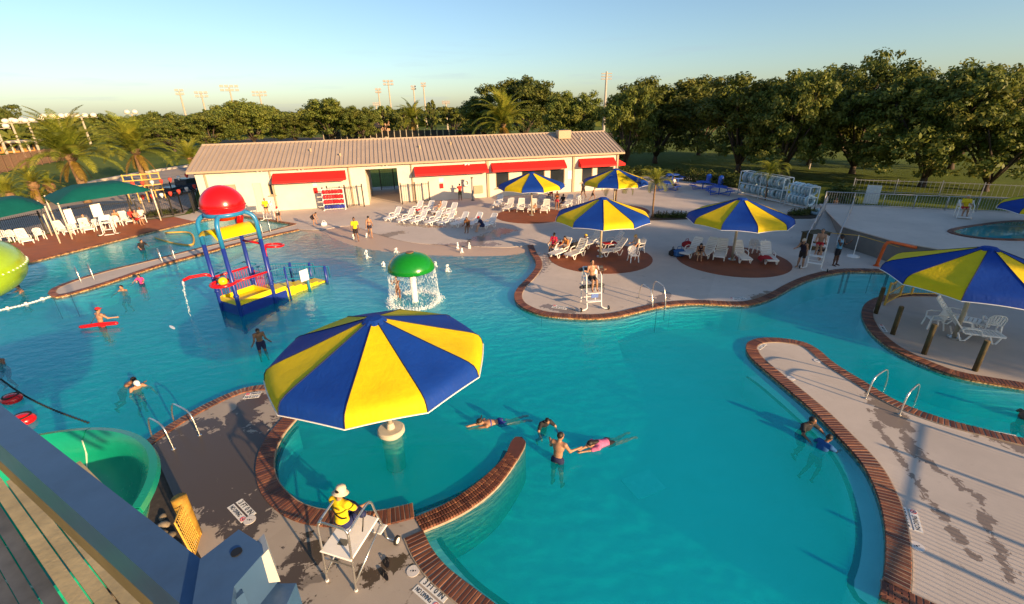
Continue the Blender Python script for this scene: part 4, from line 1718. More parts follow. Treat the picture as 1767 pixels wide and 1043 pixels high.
c1, c2, c3, c4, c5 = apex(917, 298), apex(1063, 292), apex(1041, 342), apex(1281, 343), apex(1708, 428)
umbrella(c1, P(930, 330, UZ), True, 'blue and yellow umbrella nearest the bath house, over the row of white loungers')
umbrella(c2, P(1065, 324, UZ), True, 'blue and yellow umbrella farthest right along the bath house, behind a young palm')
umbrella(c3, P(1041, 397, UZ), True, 'blue and yellow umbrella behind the white lifeguard stand of the middle deck')
umbrella(c4, P(1306, 402, UZ), True, 'blue and yellow umbrella over the right rust pad, left of the ramp railing')
umbrella(c5, P(1659, 520, UZ), False, 'large shaded blue and yellow umbrella on the fenced island at right')
u6e = P(1720, 360, UZ)
c6 = Vector((u6e.x, u6e.y, 0)) + Vector((0.86, -0.5, 0)) * 2.95
umbrella(c6, P(1740, 371, UZ), True, 'blue and yellow umbrella cut off by the right edge of the photo')
for c, nm in ((c1, 1), (c2, 2), (c3, 3), (c4, 4)):
    m = MB()
    n = 48
    m.prism([(c.x + 3.25 * math.cos(2 * PI * i / n), c.y + 3.25 * math.sin(2 * PI * i / n)) for i in range(n)], -0.01, 0.008)
    tag(m.build('umbrella_pad', M_PAD), kind='structure')

# ================================================================ MUSHROOM FOUNTAIN
M_GREEN = mk('green_gelcoat', (0.006, 0.20, 0.012), 0.22, var=0.04, spec=0.6)
M_DROP = NT('falling_water')
M_DROP.set(col=(0.85, 0.92, 0.95), rough=0.15, spec=0.6)
_tr = M_DROP.n('BsdfTransparent')
_mx = M_DROP.n('MixShader')
_mx.inputs[0].default_value = 0.5
M_DROP.l(M_DROP.b.outputs[0], _mx.inputs[1])
M_DROP.l(_tr.outputs[0], _mx.inputs[2])
M_DROP.l(_mx.outputs[0], M_DROP.out.inputs['Surface'])
M_DROP = M_DROP.m


def drops(m, p, l, r):
    """one elongated drop"""
    x, y, z = p
    m.add([(x, y, z + l), (x + r, y, z), (x, y + r, z), (x - r, y, z), (x, y - r, z), (x, y, z - l)], [(0, 1, 2), (0, 2, 3), (0, 3, 4), (0, 4, 1), (5, 2, 1), (5, 3, 2), (5, 4, 3), (5, 1, 4)])


mc = P(717, 527, -0.3)
mc = Vector((mc.x, mc.y, 0))
t = thing('mushroom_fountain', 'green mushroom fountain on a white stem with water falling from its rim', 'fountain', mc)
m = MB()
m.lathe([(0.0, 2.50), (0.25, 2.485), (0.55, 2.41), (0.82, 2.27), (1.02, 2.06), (1.13, 1.84), (1.15, 1.66), (1.10, 1.60), (0.9, 1.68), (0.2, 1.75)], (0, 0, 0), 48)
m.build('cap', M_GREEN, t, True)
MB().cyl((0, 0, 2.50), (0, 0, 2.53), 0.2, 16).build('cap_plate', mk('fountain_plate', (0.22, 0.12, 0.06), 0.5), t)
MB().cyl((0, 0, -1.3), (0, 0, 1.74), 0.165, 20).build('stem', M_WHITE, t, True)
d = MB()
rnd = random.Random(3)
for i in range(1900):
    a = rnd.uniform(0, 2 * PI)
    z = WATER_Z + (1.62 - WATER_Z) * rnd.random()
    rr_ = 1.13 + 0.10 * (1 - (z - WATER_Z) / 1.7) + rnd.uniform(-.04, .05)
    drops(d, (rr_ * math.cos(a), rr_ * math.sin(a), z), rnd.uniform(0.02, 0.075), rnd.uniform(0.005, 0.011))
tag(d.build('water_curtain', M_DROP, t), kind='stuff')
M_FOAM = mk('white_foam', (0.85, 0.88, 0.88), 0.6, var=0.05)
d = MB()
for i in range(1300):
    a = rnd.uniform(0, 2 * PI)
    q = abs(rnd.gauss(0, 0.13))
    rr_ = 1.24 + rnd.gauss(0, 0.10)
    drops(d, (rr_ * math.cos(a), rr_ * math.sin(a), WATER_Z + q * 0.7), rnd.uniform(0.012, 0.04), rnd.uniform(0.012, 0.03))
tag(d.build('splash', M_FOAM, t), kind='stuff')


def jet(p, h, w, label, seed):
    rj = random.Random(seed)
    t = thing('water_jet', label, 'water jet', p, 0, 'bubbling jets in the shallow end')
    MB().cyl((0, 0, -0.05), (0, 0, 0.02), 0.05, 8).build('nozzle', M_STEEL, t)
    d = MB()
    for i in range(70):
        z = h * rj.random() ** 1.3
        s = w * (0.25 + 0.5 * (1 - z / h)) + 0.01
        drops(d, (rj.gauss(0, s * .55), rj.gauss(0, s * .55), z), rj.uniform(0.03, 0.08), rj.uniform(0.012, 0.03))
    tag(d.build('spray', M_FOAM, t), kind='stuff')


for i, (x, y, h, w, lab) in enumerate([(634, 446, 0.55, 0.22, 'tallest bubbling jet, left of the mushroom cap'), (684, 436, 0.3, 0.16, 'low bubbling jet behind the mushroom cap'), (662, 460, 0.3, 0.14, 'small jet touching the left rim of the mushroom'), (752, 460, 0.3, 0.12, 'small jet touching the right rim of the mushroom'), (772, 469, 0.42, 0.18, 'white jet right of the mushroom, nearest the camera'), (790, 430, 0.45, 0.10, 'thin jet on the wet apron, left of three'), (797, 436, 0.3, 0.12, 'short jet on the wet apron, middle of three'), (810, 429, 0.4, 0.09, 'thin jet on the wet apron, right of three'), (610, 413, 0.35, 0.10, 'thin jet at the feet of the person in yellow'), (633, 410, 0.3, 0.10, 'thin jet by the person in a dark swimsuit on the apron')]):
    jet(P(x, y, WATER_Z if y > 440 else -0.03), h, w, lab, i)

# ================================================================ PLAY STRUCTURE
M_NAVY = mk('navy_gelcoat', (0.010, 0.030, 0.24), 0.35, var=0.08, spec=0.5)
M_CYAN = mk('sky_blue_paint', (0.018, 0.20, 0.42), 0.32, var=0.06, spec=0.5)
M_RED = mk('red_gelcoat', (0.62, 0.006, 0.008), 0.24, var=0.05, spec=0.55)
M_YELG = mk('yellow_gelcoat', (0.80, 0.60, 0.008), 0.35, var=0.06, spec=0.5)
M_TEAL = mk('teal_paint', (0.012, 0.16, 0.27), 0.4, var=0.06)
pF, pL, pR = P(417, 546, WATER_Z), P(382, 537, WATER_Z), P(476, 523, WATER_Z)
pu = (pR - pF)
pa = pu.length
pu.normalize()
pv = Vector((-pu.y, pu.x, 0))
pb = (pL - pF).length
ps_ang = math.atan2(pu.y, pu.x)
ps = thing('play_tower', 'water play tower with red dump bucket, blue legs and yellow steps in the shallow pool', 'play structure', (pF.x, pF.y, 0), ps_ang)
m = MB().box((pa / 2, pb / 2, -0.42), (pa, pb, 1.7), None, 0, 0.05)
m.build('base', M_NAVY, ps)
rm = MB()
for (c, s) in (((pa / 2, 0.06, 0.55), (pa, 0.12, 0.26)), ((pa / 2, pb - 0.06, 0.55), (pa, 0.12, 0.26)), ((0.06, pb / 2, 0.55), (0.12, pb - 0.245, 0.26)), ((pa - 0.06, pb / 2, 0.55), (0.12, pb - 0.245, 0.26))):
    rm.box(c, s, None, 0, 0.03)
rm.box((pa / 2, pb / 2, 0.445), (pa - 0.25, pb - 0.25, 0.06))
rm.build('platform', M_YELG, ps)
LEGS = [(0.0, 0.0), (0.0, pb), (pa, pb), (pa, 0.0)]
for (x, y) in LEGS:
    l = MB().cyl((x, y, -1.3), (x, y, 3.3), 0.095, 12).build('leg', M_NAVY, ps, True)
    MB().cyl((x, y, 0.9), (x, y, 1.0), 0.125, 12).build('clamp', M_NAVY, l, True)
cx_, cy_ = pa / 2, pb / 2
for (x, y) in LEGS:
    dx, dy = cx_ - x, cy_ - y
    d_ = math.hypot(dx, dy)
    ex, ey = dx / d_, dy / d_
    arc = [(x, y, 3.3), (x, y, 4.15)]
    for k in range(1, 7):
        a = PI / 2 * k / 6
        arc.append((x + ex * 0.5 * (1 - math.cos(a)), y + ey * 0.5 * (1 - math.cos(a)), 4.15 + 0.5 * math.sin(a)))
    MB().tube(arc, 0.098, 12).build('arch', M_CYAN, ps, True)
rg = [(cx_ + 0.78 * math.cos(2 * PI * k / 28), cy_ + 0.78 * math.sin(2 * PI * k / 28), 4.66) for k in range(28)]
MB().tube(rg, 0.10, 10, 0, True).build('ring', M_CYAN, ps, True)
bk = MB()
bk.lathe([(0.0, 5.93)] + [(0.93 * math.sin(PI / 2 * k / 10), 5.0 + 0.93 * math.cos(PI / 2 * k / 10)) for k in range(1, 11)] + [(0.90, 4.86), (0.80, 4.70), (0.5, 4.55), (0.36, 4.35), (0.0, 4.28)], (cx_, cy_, 0), 40)
bucket = bk.build('dump_bucket', M_RED, ps, True)
MB().tube([(cx_ + 0.945 * math.cos(2 * PI * k / 36), cy_ + 0.945 * math.sin(2 * PI * k / 36), 5.0) for k in range(36)], 0.022, 6, 0, True).build('bucket_seam', M_RED, bucket, True)
pp = MB().tube([(cx_ + 0.75, cy_ + 0.25, 4.6), (cx_ + 0.80, cy_ + 0.25, 4.3), (cx_ + 0.72, cy_ + 0.3, 4.0)], 0.15, 10)
pp.build('drain_pipe', M_RED, ps, True)
# shallow yellow awning under the bucket
ym = MB()
nn_ = 12
V, F = [], []
for j in range(nn_ + 1):
    for i in range(nn_ + 1):
        x = -0.12 + (pa + 0.24) * i / nn_
        y = 0.02 + (pb - 0.04) * j / nn_
        V.append((x, y, 3.72 + 0.34 * math.sin(PI * j / nn_)))
for j in range(nn_):
    for i in range(nn_):
        F.append((j * (nn_ + 1) + i, j * (nn_ + 1) + i + 1, (j + 1) * (nn_ + 1) + i + 1, (j + 1) * (nn_ + 1) + i))
ym.add(V, F)
ym.add([(x, y, z - 0.06) for x, y, z in V], [tuple(reversed(f)) for f in F])
ym.build('yellow_roof', M_YELG, ps, True)
for (a, b, z) in ((0, 1, 3.66), (1, 2, 3.66), (2, 3, 3.66), (3, 0, 3.66)):
    pass
for (a, b, z, mm) in ((0, 3, 1.62, M_RED), (0, 1, 1.66, M_RED), (1, 2, 1.66, M_RED), (2, 3, 3.05, M_RED)):
    MB().cyl((*LEGS[a], z), (*LEGS[b], z), 0.055, 10).build('rail', mm, ps, True)
nt = MB()
for k in range(14):
    x = pa * (k + .5) / 14
    nt.cyl((x, pb, 0.65), (x, pb, 1.66), 0.012, 5)
tag(nt.build('railing_rods', M_RED, ps), kind='stuff')
# round basin on the front leg with a yellow ball in it
wx, wy = -0.22, 0.35
wh = MB().tube([(wx + 0.52 * math.cos(2 * PI * k / 24), wy + 0.52 * math.sin(2 * PI * k / 24), 1.62) for k in range(24)], 0.07, 8, 0, True).build('basin_ring', M_RED, ps, True)
for k in range(4):
    a = PI / 4 + PI / 2 * k
    MB().cyl((wx, wy, 1.52), (wx + 0.5 * math.cos(a), wy + 0.5 * math.sin(a), 1.6), 0.03, 6).build('spoke', M_RED, wh)
MB().ball((wx, wy, 1.72), 0.2, 14, 9).build('yellow_ball', M_YELG, ps, True)
sp = MB().tube([(-0.02, pb, 1.75), (-0.25, pb + 0.15, 1.86), (-0.8, pb + 0.42, 1.86), (-1.05, pb + 0.55, 1.76)], 0.075, 10).build('spout', M_RED, ps, True)
d = MB()
for i in range(70):
    s = rnd.random()
    drops(d, (-1.06 - 0.12 * s + rnd.gauss(0, .02), pb + 0.56 + 0.08 * s + rnd.gauss(0, .02), 1.7 - 1.75 * s * s), rnd.uniform(.03, .08), rnd.uniform(.008, .016))
tag(d.build('spout_stream', M_DROP, sp), kind='stuff')
# landing and steps
lx = pa
MB().box((lx + 0.42, 0.75, -0.5), (0.82, 1.2, 1.6), None, 0, 0.04).build('landing_base', M_NAVY, ps)
MB().box((lx + 0.42, 0.75, 0.42), (0.84, 1.22, 0.22), None, 0, 0.03).build('landing', M_YELG, ps)
for k in range(5):
    x = lx + 1.08 + 0.52 * k
    z = 0.36 - 0.10 * k
    MB().box((x, 0.75 + 0.06 * (k % 2), z / 2 - 0.35), (0.516, 1.15 - 0.04 * k, z + 0.75), None, 0, 0.03).build('step', M_YELG, ps)
STX = [lx + 0.05, lx + 0.95, lx + 2.15, lx + 3.35]
STZ = [1.62, 1.55, 1.25, 0.9]
for side, yy in ((0, 0.12), (1, 1.42)):
    for i, (x, z) in enumerate(zip(STX, STZ)):
        big = side == 1 and i in (0, 1)
        MB().cyl((x, yy, -0.9), (x, yy, z + (0.4 if side == 1 and i == 1 else 0.0)), 0.075 if i != 1 or side == 1 else 0.05, 10).build('stair_post', M_NAVY if i % 2 or side else M_TEAL, ps, True)
    for dz in (0.0, -0.62):
        MB().tube([(x, yy, z + dz - 0.05) for x, z in zip(STX, STZ)] + ([(STX[-1] + 0.25, yy, STZ[-1] - 0.12), (STX[-1] + 0.27, yy, 0.1)] if dz == 0 else []), 0.032, 8).build('hand_rail', M_TEAL, ps, True)
    b = MB()
    for k in range(26):
        s = k / 25 * (len(STX) - 1)
        i = min(int(s), len(STX) - 2)
        f = s - i
        x = STX[i] + (STX[i + 1] - STX[i]) * f
        z = STZ[i] + (STZ[i + 1] - STZ[i]) * f
        b.cyl((x, yy, z - 0.68), (x, yy, z - 0.06), 0.012, 5)
    tag(b.build('balusters', M_TEAL, ps), kind='stuff')
bp = MB()
for k in range(9):
    bp.cyl((lx + 0.03, 0.15 + 1.25 * k / 8, 0.6), (lx + 0.03, 0.15 + 1.25 * k / 8, 1.5), 0.014, 5)
tag(bp.build('balusters', M_RED, ps), kind='stuff')
MB().tube([(0.25, pb + 0.02, 1.15), (0.3, pb + 0.7, 1.55), (lx + 0.2, pb + 0.75, 1.75), (lx + 0.3, 1.42, 1.7)], 0.035, 8).build('hand_rail', M_TEAL, ps, True)
MB().box((lx + 1.95, 0.05, 0.78), (0.5, 0.02, 0.62)).build('rules_sign', M_WHITE, ps)
hx, hy = STX[1], 1.42
hoop = [(hx + 0.52 + 0.46 * math.cos(2 * PI * k / 22 + PI), hy - 0.05 + 0.46 * math.sin(2 * PI * k / 22 + PI), 2.42 + 0.05 * math.cos(2 * PI * k / 22)) for k in range(23)]
MB().tube([(hx, hy, 1.6), (hx, hy, 2.2)] + hoop, 0.06, 9).build('spray_hoop', M_RED, ps, True)
tag(None or MB().ball((0, 0, 0), (0.07, 0.34, 0.012), 12, 5).build('foam_patch', M_FOAM, None, False, P(297, 565, WATER_Z + .005), 0.9), 'small white foam streak drifting left of the play tower', 'foam')

# ================================================================ SLIDES
M_FLUME = mk('green_fiberglass', (0.004, 0.30, 0.17), 0.25, var=0.05, spec=0.55)
M_LIME = mk('lime_fiberglass', (0.33, 0.52, 0.015), 0.25, var=0.06, spec=0.55)
M_JOINTW = mk('pale_sealant', (0.62, 0.70, 0.52), 0.5)
fl_c = Vector((-7.05, 3.62, 0))
t = thing('open_slide', 'open green water slide curling down beside the tower', 'water slide', (fl_c.x, fl_c.y, 0))


def flume_pt(a):
    """centre line of the trough: a in degrees, 0 = +x, counter-clockwise"""
    r = 1.45
    z = 4.15 - 0.50 * (a + 40) / 200
    return Vector((r * math.cos(R(a)) * (1.0 + 0.12 * max(0, math.sin(R(a - 90)))), r * math.sin(R(a)), z))


def flume_section(a0, a1, n=16):
    m = MB()
    V, F = [], []
    prof = [(1.02, 0.70), (1.04, 0.62), (0.93, 0.60)] + [(0.88 * math.cos(-PI * k / 12), 0.55 + 0.95 * math.sin(-PI * k / 12)) for k in range(0, 13)] + [(-0.86, 0.35), (-0.98, 0.36), (-0.98, 0.43)]
    outer = [(0.93, 0.72)] + [(0.82 * math.cos(-PI * k / 12), 0.60 + 0.92 * math.sin(-PI * k / 12)) for k in range(0, 13)] + [(-0.83, 0.43)]
    loop = prof + list(reversed(outer))
    for i in range(n + 1):
        a = a0 + (a1 - a0) * i / n
        c = flume_pt(a)
        rad = Vector((math.cos(R(a)), math.sin(R(a)), 0))
        for (u, w_) in loop:
            V.append(c + rad * u + Vector((0, 0, w_ - 0.35)))
    k = len(loop)
    for i in range(n):
        for j in range(k):
            l = (j + 1) % k
            F.append((i * k + j, i * k + l, (i + 1) * k + l, (i + 1) * k + j))
    F.append(tuple(range(k)))
    F.append(tuple(n * k + j for j in reversed(range(k))))
    m.add(V, F)
    return m


for a0, a1 in ((-62, 14), (14.5, 86), (86.5, 150), (150.5, 205)):
    s_ = flume_section(a0, a1).build('flume_section', M_FLUME, t, 'auto')
for a in (14.2, 86.2, 150.2):
    c = flume_pt(a)
    rad = Vector((math.cos(R(a)), math.sin(R(a)), 0))
    tg = Vector((-rad.y, rad.x, 0))
    MB().tube([c + rad * (0.825 * math.cos(-PI * k / 14)) + Vector((0, 0, 0.255 + 0.92 * math.sin(-PI * k / 14))) for k in range(15)] , 0.014, 5).build('joint', M_JOINTW, t)
    for k in range(7):
        pass
bolts = MB()
for k in range(9):
    a = -40 + 50 * k / 8
    c = flume_pt(a)
    rad = Vector((math.cos(R(a)), math.sin(R(a)), 0))
    bolts.cyl(c + rad * 0.985 + Vector((0, 0, 0.345)), c + rad * 0.985 + Vector((0, 0, 0.375)), 0.018, 6)
tag(bolts.build('bolt_heads', M_STEEL, t), kind='stuff')
for a in (100, 175):
    c = flume_pt(a)
    MB().cyl((c.x, c.y, -0.1), (c.x, c.y, c.z - 0.68), 0.12, 10).build('support_column', M_STEEL, t, True)
lc = CPOS + ray(-172, 526) * 10.6
t = thing('tube_slide', 'lime green enclosed tube slide bulging in at the left edge', 'water slide', (lc.x, lc.y, 0))
bend = Vector((-1.55, 0.9, 0))
ptsb = [Vector((1.7 * math.cos(a) * 0.93 - 1.75, 1.7 * math.sin(a), 0)) for a in np.linspace(-1.75, 1.75, 22)]
rotm = Matrix.Rotation(R(-40), 3, 'Z')
ctr_ = [rotm @ p + Vector((0, 0, lc.z + 0.01 * i)) for i, p in enumerate(ptsb)]
MB().tube(ctr_, 0.66, 24).build('tube_shell', M_LIME, t, True)
out_ = []
for i, p in enumerate(ctr_):
    o_ = p - (rotm @ Vector((-1.75, 0, 0)) + Vector((0, 0, p.z)))
    o_.z = 0
    out_.append(p + o_.normalized() * 0.672)
MB().tube(out_, 0.03, 6).build('seam_flange', M_LIME, t)
bm_ = MB()
for p in resample(out_, 0.17):
    bm_.ball(p + Vector((0, 0, 0.03)), 0.022, 6, 4)
tag(bm_.build('bolt_heads', M_WHITE, t), kind='stuff')
g = ctr_[11]
MB().box((g.x - 0.05, g.y + .02, g.z - 0.72), (0.75, 0.75, 0.24), (0, 0, R(30)), 0, 0.03).build('saddle', M_WHITE, t)
MB().cyl((g.x - 0.9, g.y - .5, -1.2), (g.x - 0.9, g.y - .5, g.z - 0.5), 0.16, 12).build('support_column', M_STEEL, t, True)
# ================================================================ CHAIRS AND LOUNGERS
def lounger_parts():
    """white resin chaise, foot end towards -y, back end towards +y"""
    parts = []
    m = MB()
    for sx in (-1, 1):
        m.bar((sx * 0.30, -0.95, 0.32), (sx * 0.30, 0.28, 0.34), 0.055, 0.06)
    for i in range(10):
        y = -0.92 + 1.2 * i / 9
        m.box((0, y, 0.345), (0.56, 0.095, 0.022))
    m.bar((-0.30, -0.965, 0.32), (0.30, -0.965, 0.32), 0.07, 0.075)
    parts.append(('seat', m))
    m = MB()
    a = R(52)
    d = Vector((0, math.cos(a), math.sin(a)))
    o = Vector((0, 0.30, 0.36))
    for sx in (-1, 1):
        m.bar(o + Vector((sx * 0.29, 0, 0)), o + d * 0.80 + Vector((sx * 0.27, 0, 0)), 0.05, 0.045)
    for i in range(7):
        c = o + d * (0.06 + 0.70 * i / 6)
        m.box(c, (0.53, 0.088, 0.02), (a, 0, 0))
    m.box(o + d * 0.815, (0.5, 0.07, 0.05), (a, 0, 0))
    parts.append(('backrest', m))
    for sx in (-1, 1):
        m = MB()
        m.tube([(sx * 0.335, -0.22, 0.33), (sx * 0.36, -0.16, 0.52), (sx * 0.36, 0.02, 0.56), (sx * 0.36, 0.30, 0.56), (sx * 0.34, 0.42, 0.50)], 0.03, 6)
        parts.append(('armrest', m))
        m = MB()
        m.tube([(sx * 0.30, -0.86, 0.32), (sx * 0.31, -0.74, 0.03), (sx * 0.31, -0.64, 0.02), (sx * 0.30, -0.50, 0.32)], 0.03, 6)
        parts.append(('leg', m))
        m = MB()
        m.tube([(sx * 0.30, 0.05, 0.32), (sx * 0.31, 0.22, 0.03), (sx * 0.31, 0.36, 0.02), (sx * 0.31, 0.50, 0.34)], 0.03, 6)
        parts.append(('leg', m))
    return parts


def chair_parts():
    parts = []
    m = MB()
    m.box((0, -0.02, 0.42), (0.46, 0.46, 0.035), None, 0, 0.012)
    for i in range(4):
        m.box((0, -0.17 + 0.1 * i, 0.442), (0.40, 0.075, 0.012))
    parts.append(('seat', m))
    m = MB()
    for i in range(5):
        x = -0.16 + 0.08 * i
        m.bar((x, 0.20, 0.44), (x * 1.15, 0.33, 0.86 - 0.5 * x * x), 0.055, 0.02)
    m.tube([(-0.24, 0.19, 0.42), (-0.25, 0.30, 0.76), (-0.17, 0.34, 0.87), (0, 0.355, 0.90), (0.17, 0.34, 0.87), (0.25, 0.30, 0.76), (0.24, 0.19, 0.42)], 0.025, 6)
    parts.append(('backrest', m))
    for sx in (-1, 1):
        parts.append(('armrest', MB().tube([(sx * 0.25, -0.22, 0.42), (sx * 0.28, -0.22, 0.62), (sx * 0.29, -0.10, 0.66), (sx * 0.28, 0.22, 0.66)], 0.028, 6)))
        parts.append(('leg', MB().bar((sx * 0.23, -0.22, 0.42), (sx * 0.26, -0.27, 0.0), 0.05, 0.05)))
        parts.append(('leg', MB().bar((sx * 0.22, 0.19, 0.42), (sx * 0.25, 0.29, 0.0), 0.05, 0.05)))
    return parts


def proto(name, cat, parts, mat):
    return [(n, m.mesh(n, mat)) for n, m in parts]


LNG = proto('lounger', 'lounger', lounger_parts(), M_WHITE)
CHR = proto('chair', 'chair', chair_parts(), M_WHITE)


def put(kind, p, rz, label, group):
    name, parts, cat = ('lounge_chair', LNG, 'lounger') if kind == 'L' else ('patio_chair', CHR, 'chair')
    t = thing(name, label, cat, (p[0], p[1], 0.012), rz, group)
    for n, me in parts:
        link(n, me, t)
    return t


G1 = 'loungers set out on the open deck'
row = [(686, 383), (709, 386), (731, 388), (756, 390), (778, 391), (801, 393), (825, 394), (850, 396)]
names = ['first lounger from the left in the front row on the open deck', 'second lounger from the left in the front row on the open deck', 'third lounger from the left in the front row on the open deck', 'fourth lounger from the left in the front row on the open deck', 'fifth lounger from the left in the front row on the open deck', 'front row lounger just left of the seated person in brown', 'front row lounger between the two seated people', 'last lounger at the right end of the front row on the open deck']
for i, (q, lab) in enumerate(zip(row, names)):
    put('L', P(q[0] - 6, q[1] - 3), R(-32 - i), 'white ' + lab, G1)
for q, lab in (((722, 369), 'back row lounger with a red towel on its seat'), ((741, 369), 'empty back row lounger left of the reclining person'), ((763, 370), 'back row lounger under the reclining person in a pale swimsuit'), ((781, 373), 'back row lounger at the right end of the back row')):
    put('L', P(q[0] - 3, q[1] - 1), R(-30), 'white ' + lab, G1)
G2 = 'loungers under the umbrella nearest the bath house'
for q, a, lab in (((860, 357), -18, 'white lounger off the left edge of the rust pad by the bath house'), ((878, 363), -20, 'leftmost of four white loungers along the front of the far rust pad'), ((899, 364), -8, 'second of four white loungers along the front of the far rust pad'), ((919, 365), -14, 'white lounger with a crouching person before it on the far rust pad'), ((941, 366), -16, 'rightmost of four white loungers along the front of the far rust pad'), ((979, 357), -30, 'white lounger at the right edge of the far rust pad, tilted back')):
    put('L', P(*q), R(a), lab, G2)
put('C', P(934, 350), R(170), 'white chair standing behind the far umbrella pole', 'white chairs round the far umbrella')
put('C', P(968, 331), R(150), 'white chair against the bath house wall by the far umbrella', 'white chairs round the far umbrella')
put('C', P(1000, 352), R(20), 'white chair in the gap between the two far umbrellas', 'white chairs round the far umbrella')
G3 = 'loungers under the umbrella behind the lifeguard'
for q, a, lab in (((968, 441), -42, 'white lounger with a person in an orange top sitting on it'), ((995, 443), -42, 'white lounger piled with dark bags left of the umbrella pole'), ((1020, 426), -50, 'white lounger half hidden behind the umbrella pole'), ((1058, 440), -72, 'empty white lounger seen side on, right of the umbrella pole'), ((1054, 427), -75, 'white lounger with a red towel behind the side on lounger')):
    put('L', P(*q), R(a), lab, G3)
put('C', P(955, 437), R(-30), 'white chair holding the person in a red shirt', 'white chairs on the middle rust pad')
put('C', P(1092, 452), R(8), 'white chair with its back turned at the front of the middle rust pad', 'white chairs on the middle rust pad')
put('C', P(1102, 436), R(-70), 'white chair holding the person in a pale top', 'white chairs on the middle rust pad')
G4 = 'loungers under the umbrella on the right rust pad'
for q, a, lab in (((1192, 441), -48, 'white lounger with towels at the left edge of the right rust pad'), ((1220, 442), -42, 'white lounger just behind the crouching person in black'), ((1242, 445), -30, 'empty tilted white lounger left of the umbrella pole'), ((1277, 449), -4, 'white lounger facing the camera with an upright sunlit back'), ((1323, 451), -10, 'white lounger with a red towel and black strap over it')):
    put('L', P(*q), R(a), lab, G4)
put('C', P(1299, 434), R(150), 'white chair behind the red towel lounger', 'white chairs on the right rust pad')
put('C', P(1306, 437), R(-120), 'white chair just right of the one behind the red towel lounger', 'white chairs on the right rust pad')
put('L', P(1668, 585), R(70), 'white lounger with a striped sunlit back on the fenced island', 'seats on the fenced island')
put('L', P(1648, 560), R(40), 'white lounger behind the other one on the fenced island', 'seats on the fenced island')
put('C', P(1608, 566), R(-110), 'white armchair turned sideways at the left of the island seats', 'seats on the fenced island')
put('C', P(1706, 575), R(150), 'white armchair at the foot of the island lounger', 'seats on the fenced island')
G5 = 'chairs along the terracotta deck'
for q, a, k, lab in (((10, 418), 60, 'C', 'white chair cut by the left edge of the photo'), ((28, 417), 80, 'C', 'white chair second from the left edge on the terracotta deck'), ((46, 420), 55, 'L', 'white lounger in front of the leftmost chairs'), ((72, 414), 60, 'C', 'white chair right of the leftmost lounger'), ((112, 404), 65, 'L', 'white lounger left of the shade sail post'), ((133, 404), 70, 'C', 'white chair with a grey towel by the shade sail post'), ((152, 400), 50, 'L', 'white lounger leaning back under the first white board'), ((172, 397), 60, 'C', 'white chair between the two white boards'), ((192, 394), 75, 'C', 'white chair behind the small guard stand'), ((205, 391), 60, 'C', 'white chair right of the small guard stand'), ((221, 386), 55, 'L', 'white lounger under the second white board'), ((246, 385), 60, 'C', 'white chair at the right end of the terracotta deck')):
    put(k, P(*q), R(a), lab, G5)

# ================================================================ SHADE SAILS
M_SAIL = fabric('green_sail', (0.004, 0.125, 0.105))


def sail(c_px, label, posts_px, hz=2.75, rise=0.9):
    ps = [P(*q) for q in posts_px]
    c = sum(ps, Vector()) / len(ps)
    t = thing('shade_sail', label, 'shade sail', (c.x, c.y, 0), 0, 'green shade sails over the terracotta deck')
    L = [p - c for p in ps]
    n = 14
    V, F = [], []
    for j in range(n + 1):
        for i in range(n + 1):
            s, q = i / n, j / n
            p = L[0] * (1 - s) * (1 - q) + L[1] * s * (1 - q) + L[2] * s * q + L[3] * (1 - s) * q
            e = min(min(s, 1 - s), min(q, 1 - q)) * 2
            bow = 1 - 0.04 * math.sin(PI * s) * (1 if j in (0, n) else 0)
            z = hz + rise * min(1, e * 1.9) ** 0.9
            V.append((p.x * bow * 1.04, p.y * bow * 1.04, z))
    F = [(j * (n + 1) + i, j * (n + 1) + i + 1, (j + 1) * (n + 1) + i + 1, (j + 1) * (n + 1) + i) for j in range(n) for i in range(n)]
    MB().add(V, F).build('canopy', M_SAIL, t, True)
    for p in L:
        MB().cyl((p.x, p.y, 0), (p.x, p.y, hz + 0.12), 0.055, 10).build('post', M_CREAMP, t, True)


M_CREAMP = mk('cream_post_paint', (0.66, 0.58, 0.46), 0.5)
sail(None, 'right green shade sail over the chairs on the terracotta deck', [(125, 413), (278, 381), (252, 371), (100, 394)])
sail(None, 'left green shade sail cut by the left edge of the photo', [(-55, 470), (104, 420), (90, 407), (-50, 436)])

# white boards on the fence
for q0, q1, lab in (((117, 360), (141, 384), 'left white notice board hung on the fence under the shade sail'), ((163, 352), (189, 372), 'right white notice board hung on the fence under the shade sail')):
    b = P((q0[0] + q1[0]) / 2, 396 if q0[0] < 150 else 388)
    n = Vector((b.x, b.y, 0)).normalized()
    a_, b_ = PV(q0[0], q0[1], b, n), PV(q1[0], q1[1], b, n)
    w_, h_ = (b_ - a_).xy.length, abs(a_.z - b_.z)
    t = thing('notice_board', lab, 'board', (b.x, b.y, 0), math.atan2(n.y, n.x) - PI / 2, 'white boards on the picket fence')
    MB().box((0, -0.03, (a_.z + b_.z) / 2), (w_, 0.03, h_)).build('panel', M_WHITE, t)
    for s in (-1, 1):
        MB().cyl((s * w_ * .35, 0.02, 0), (s * w_ * .35, 0.02, a_.z), 0.025, 6).build('support', M_BLACK, t)

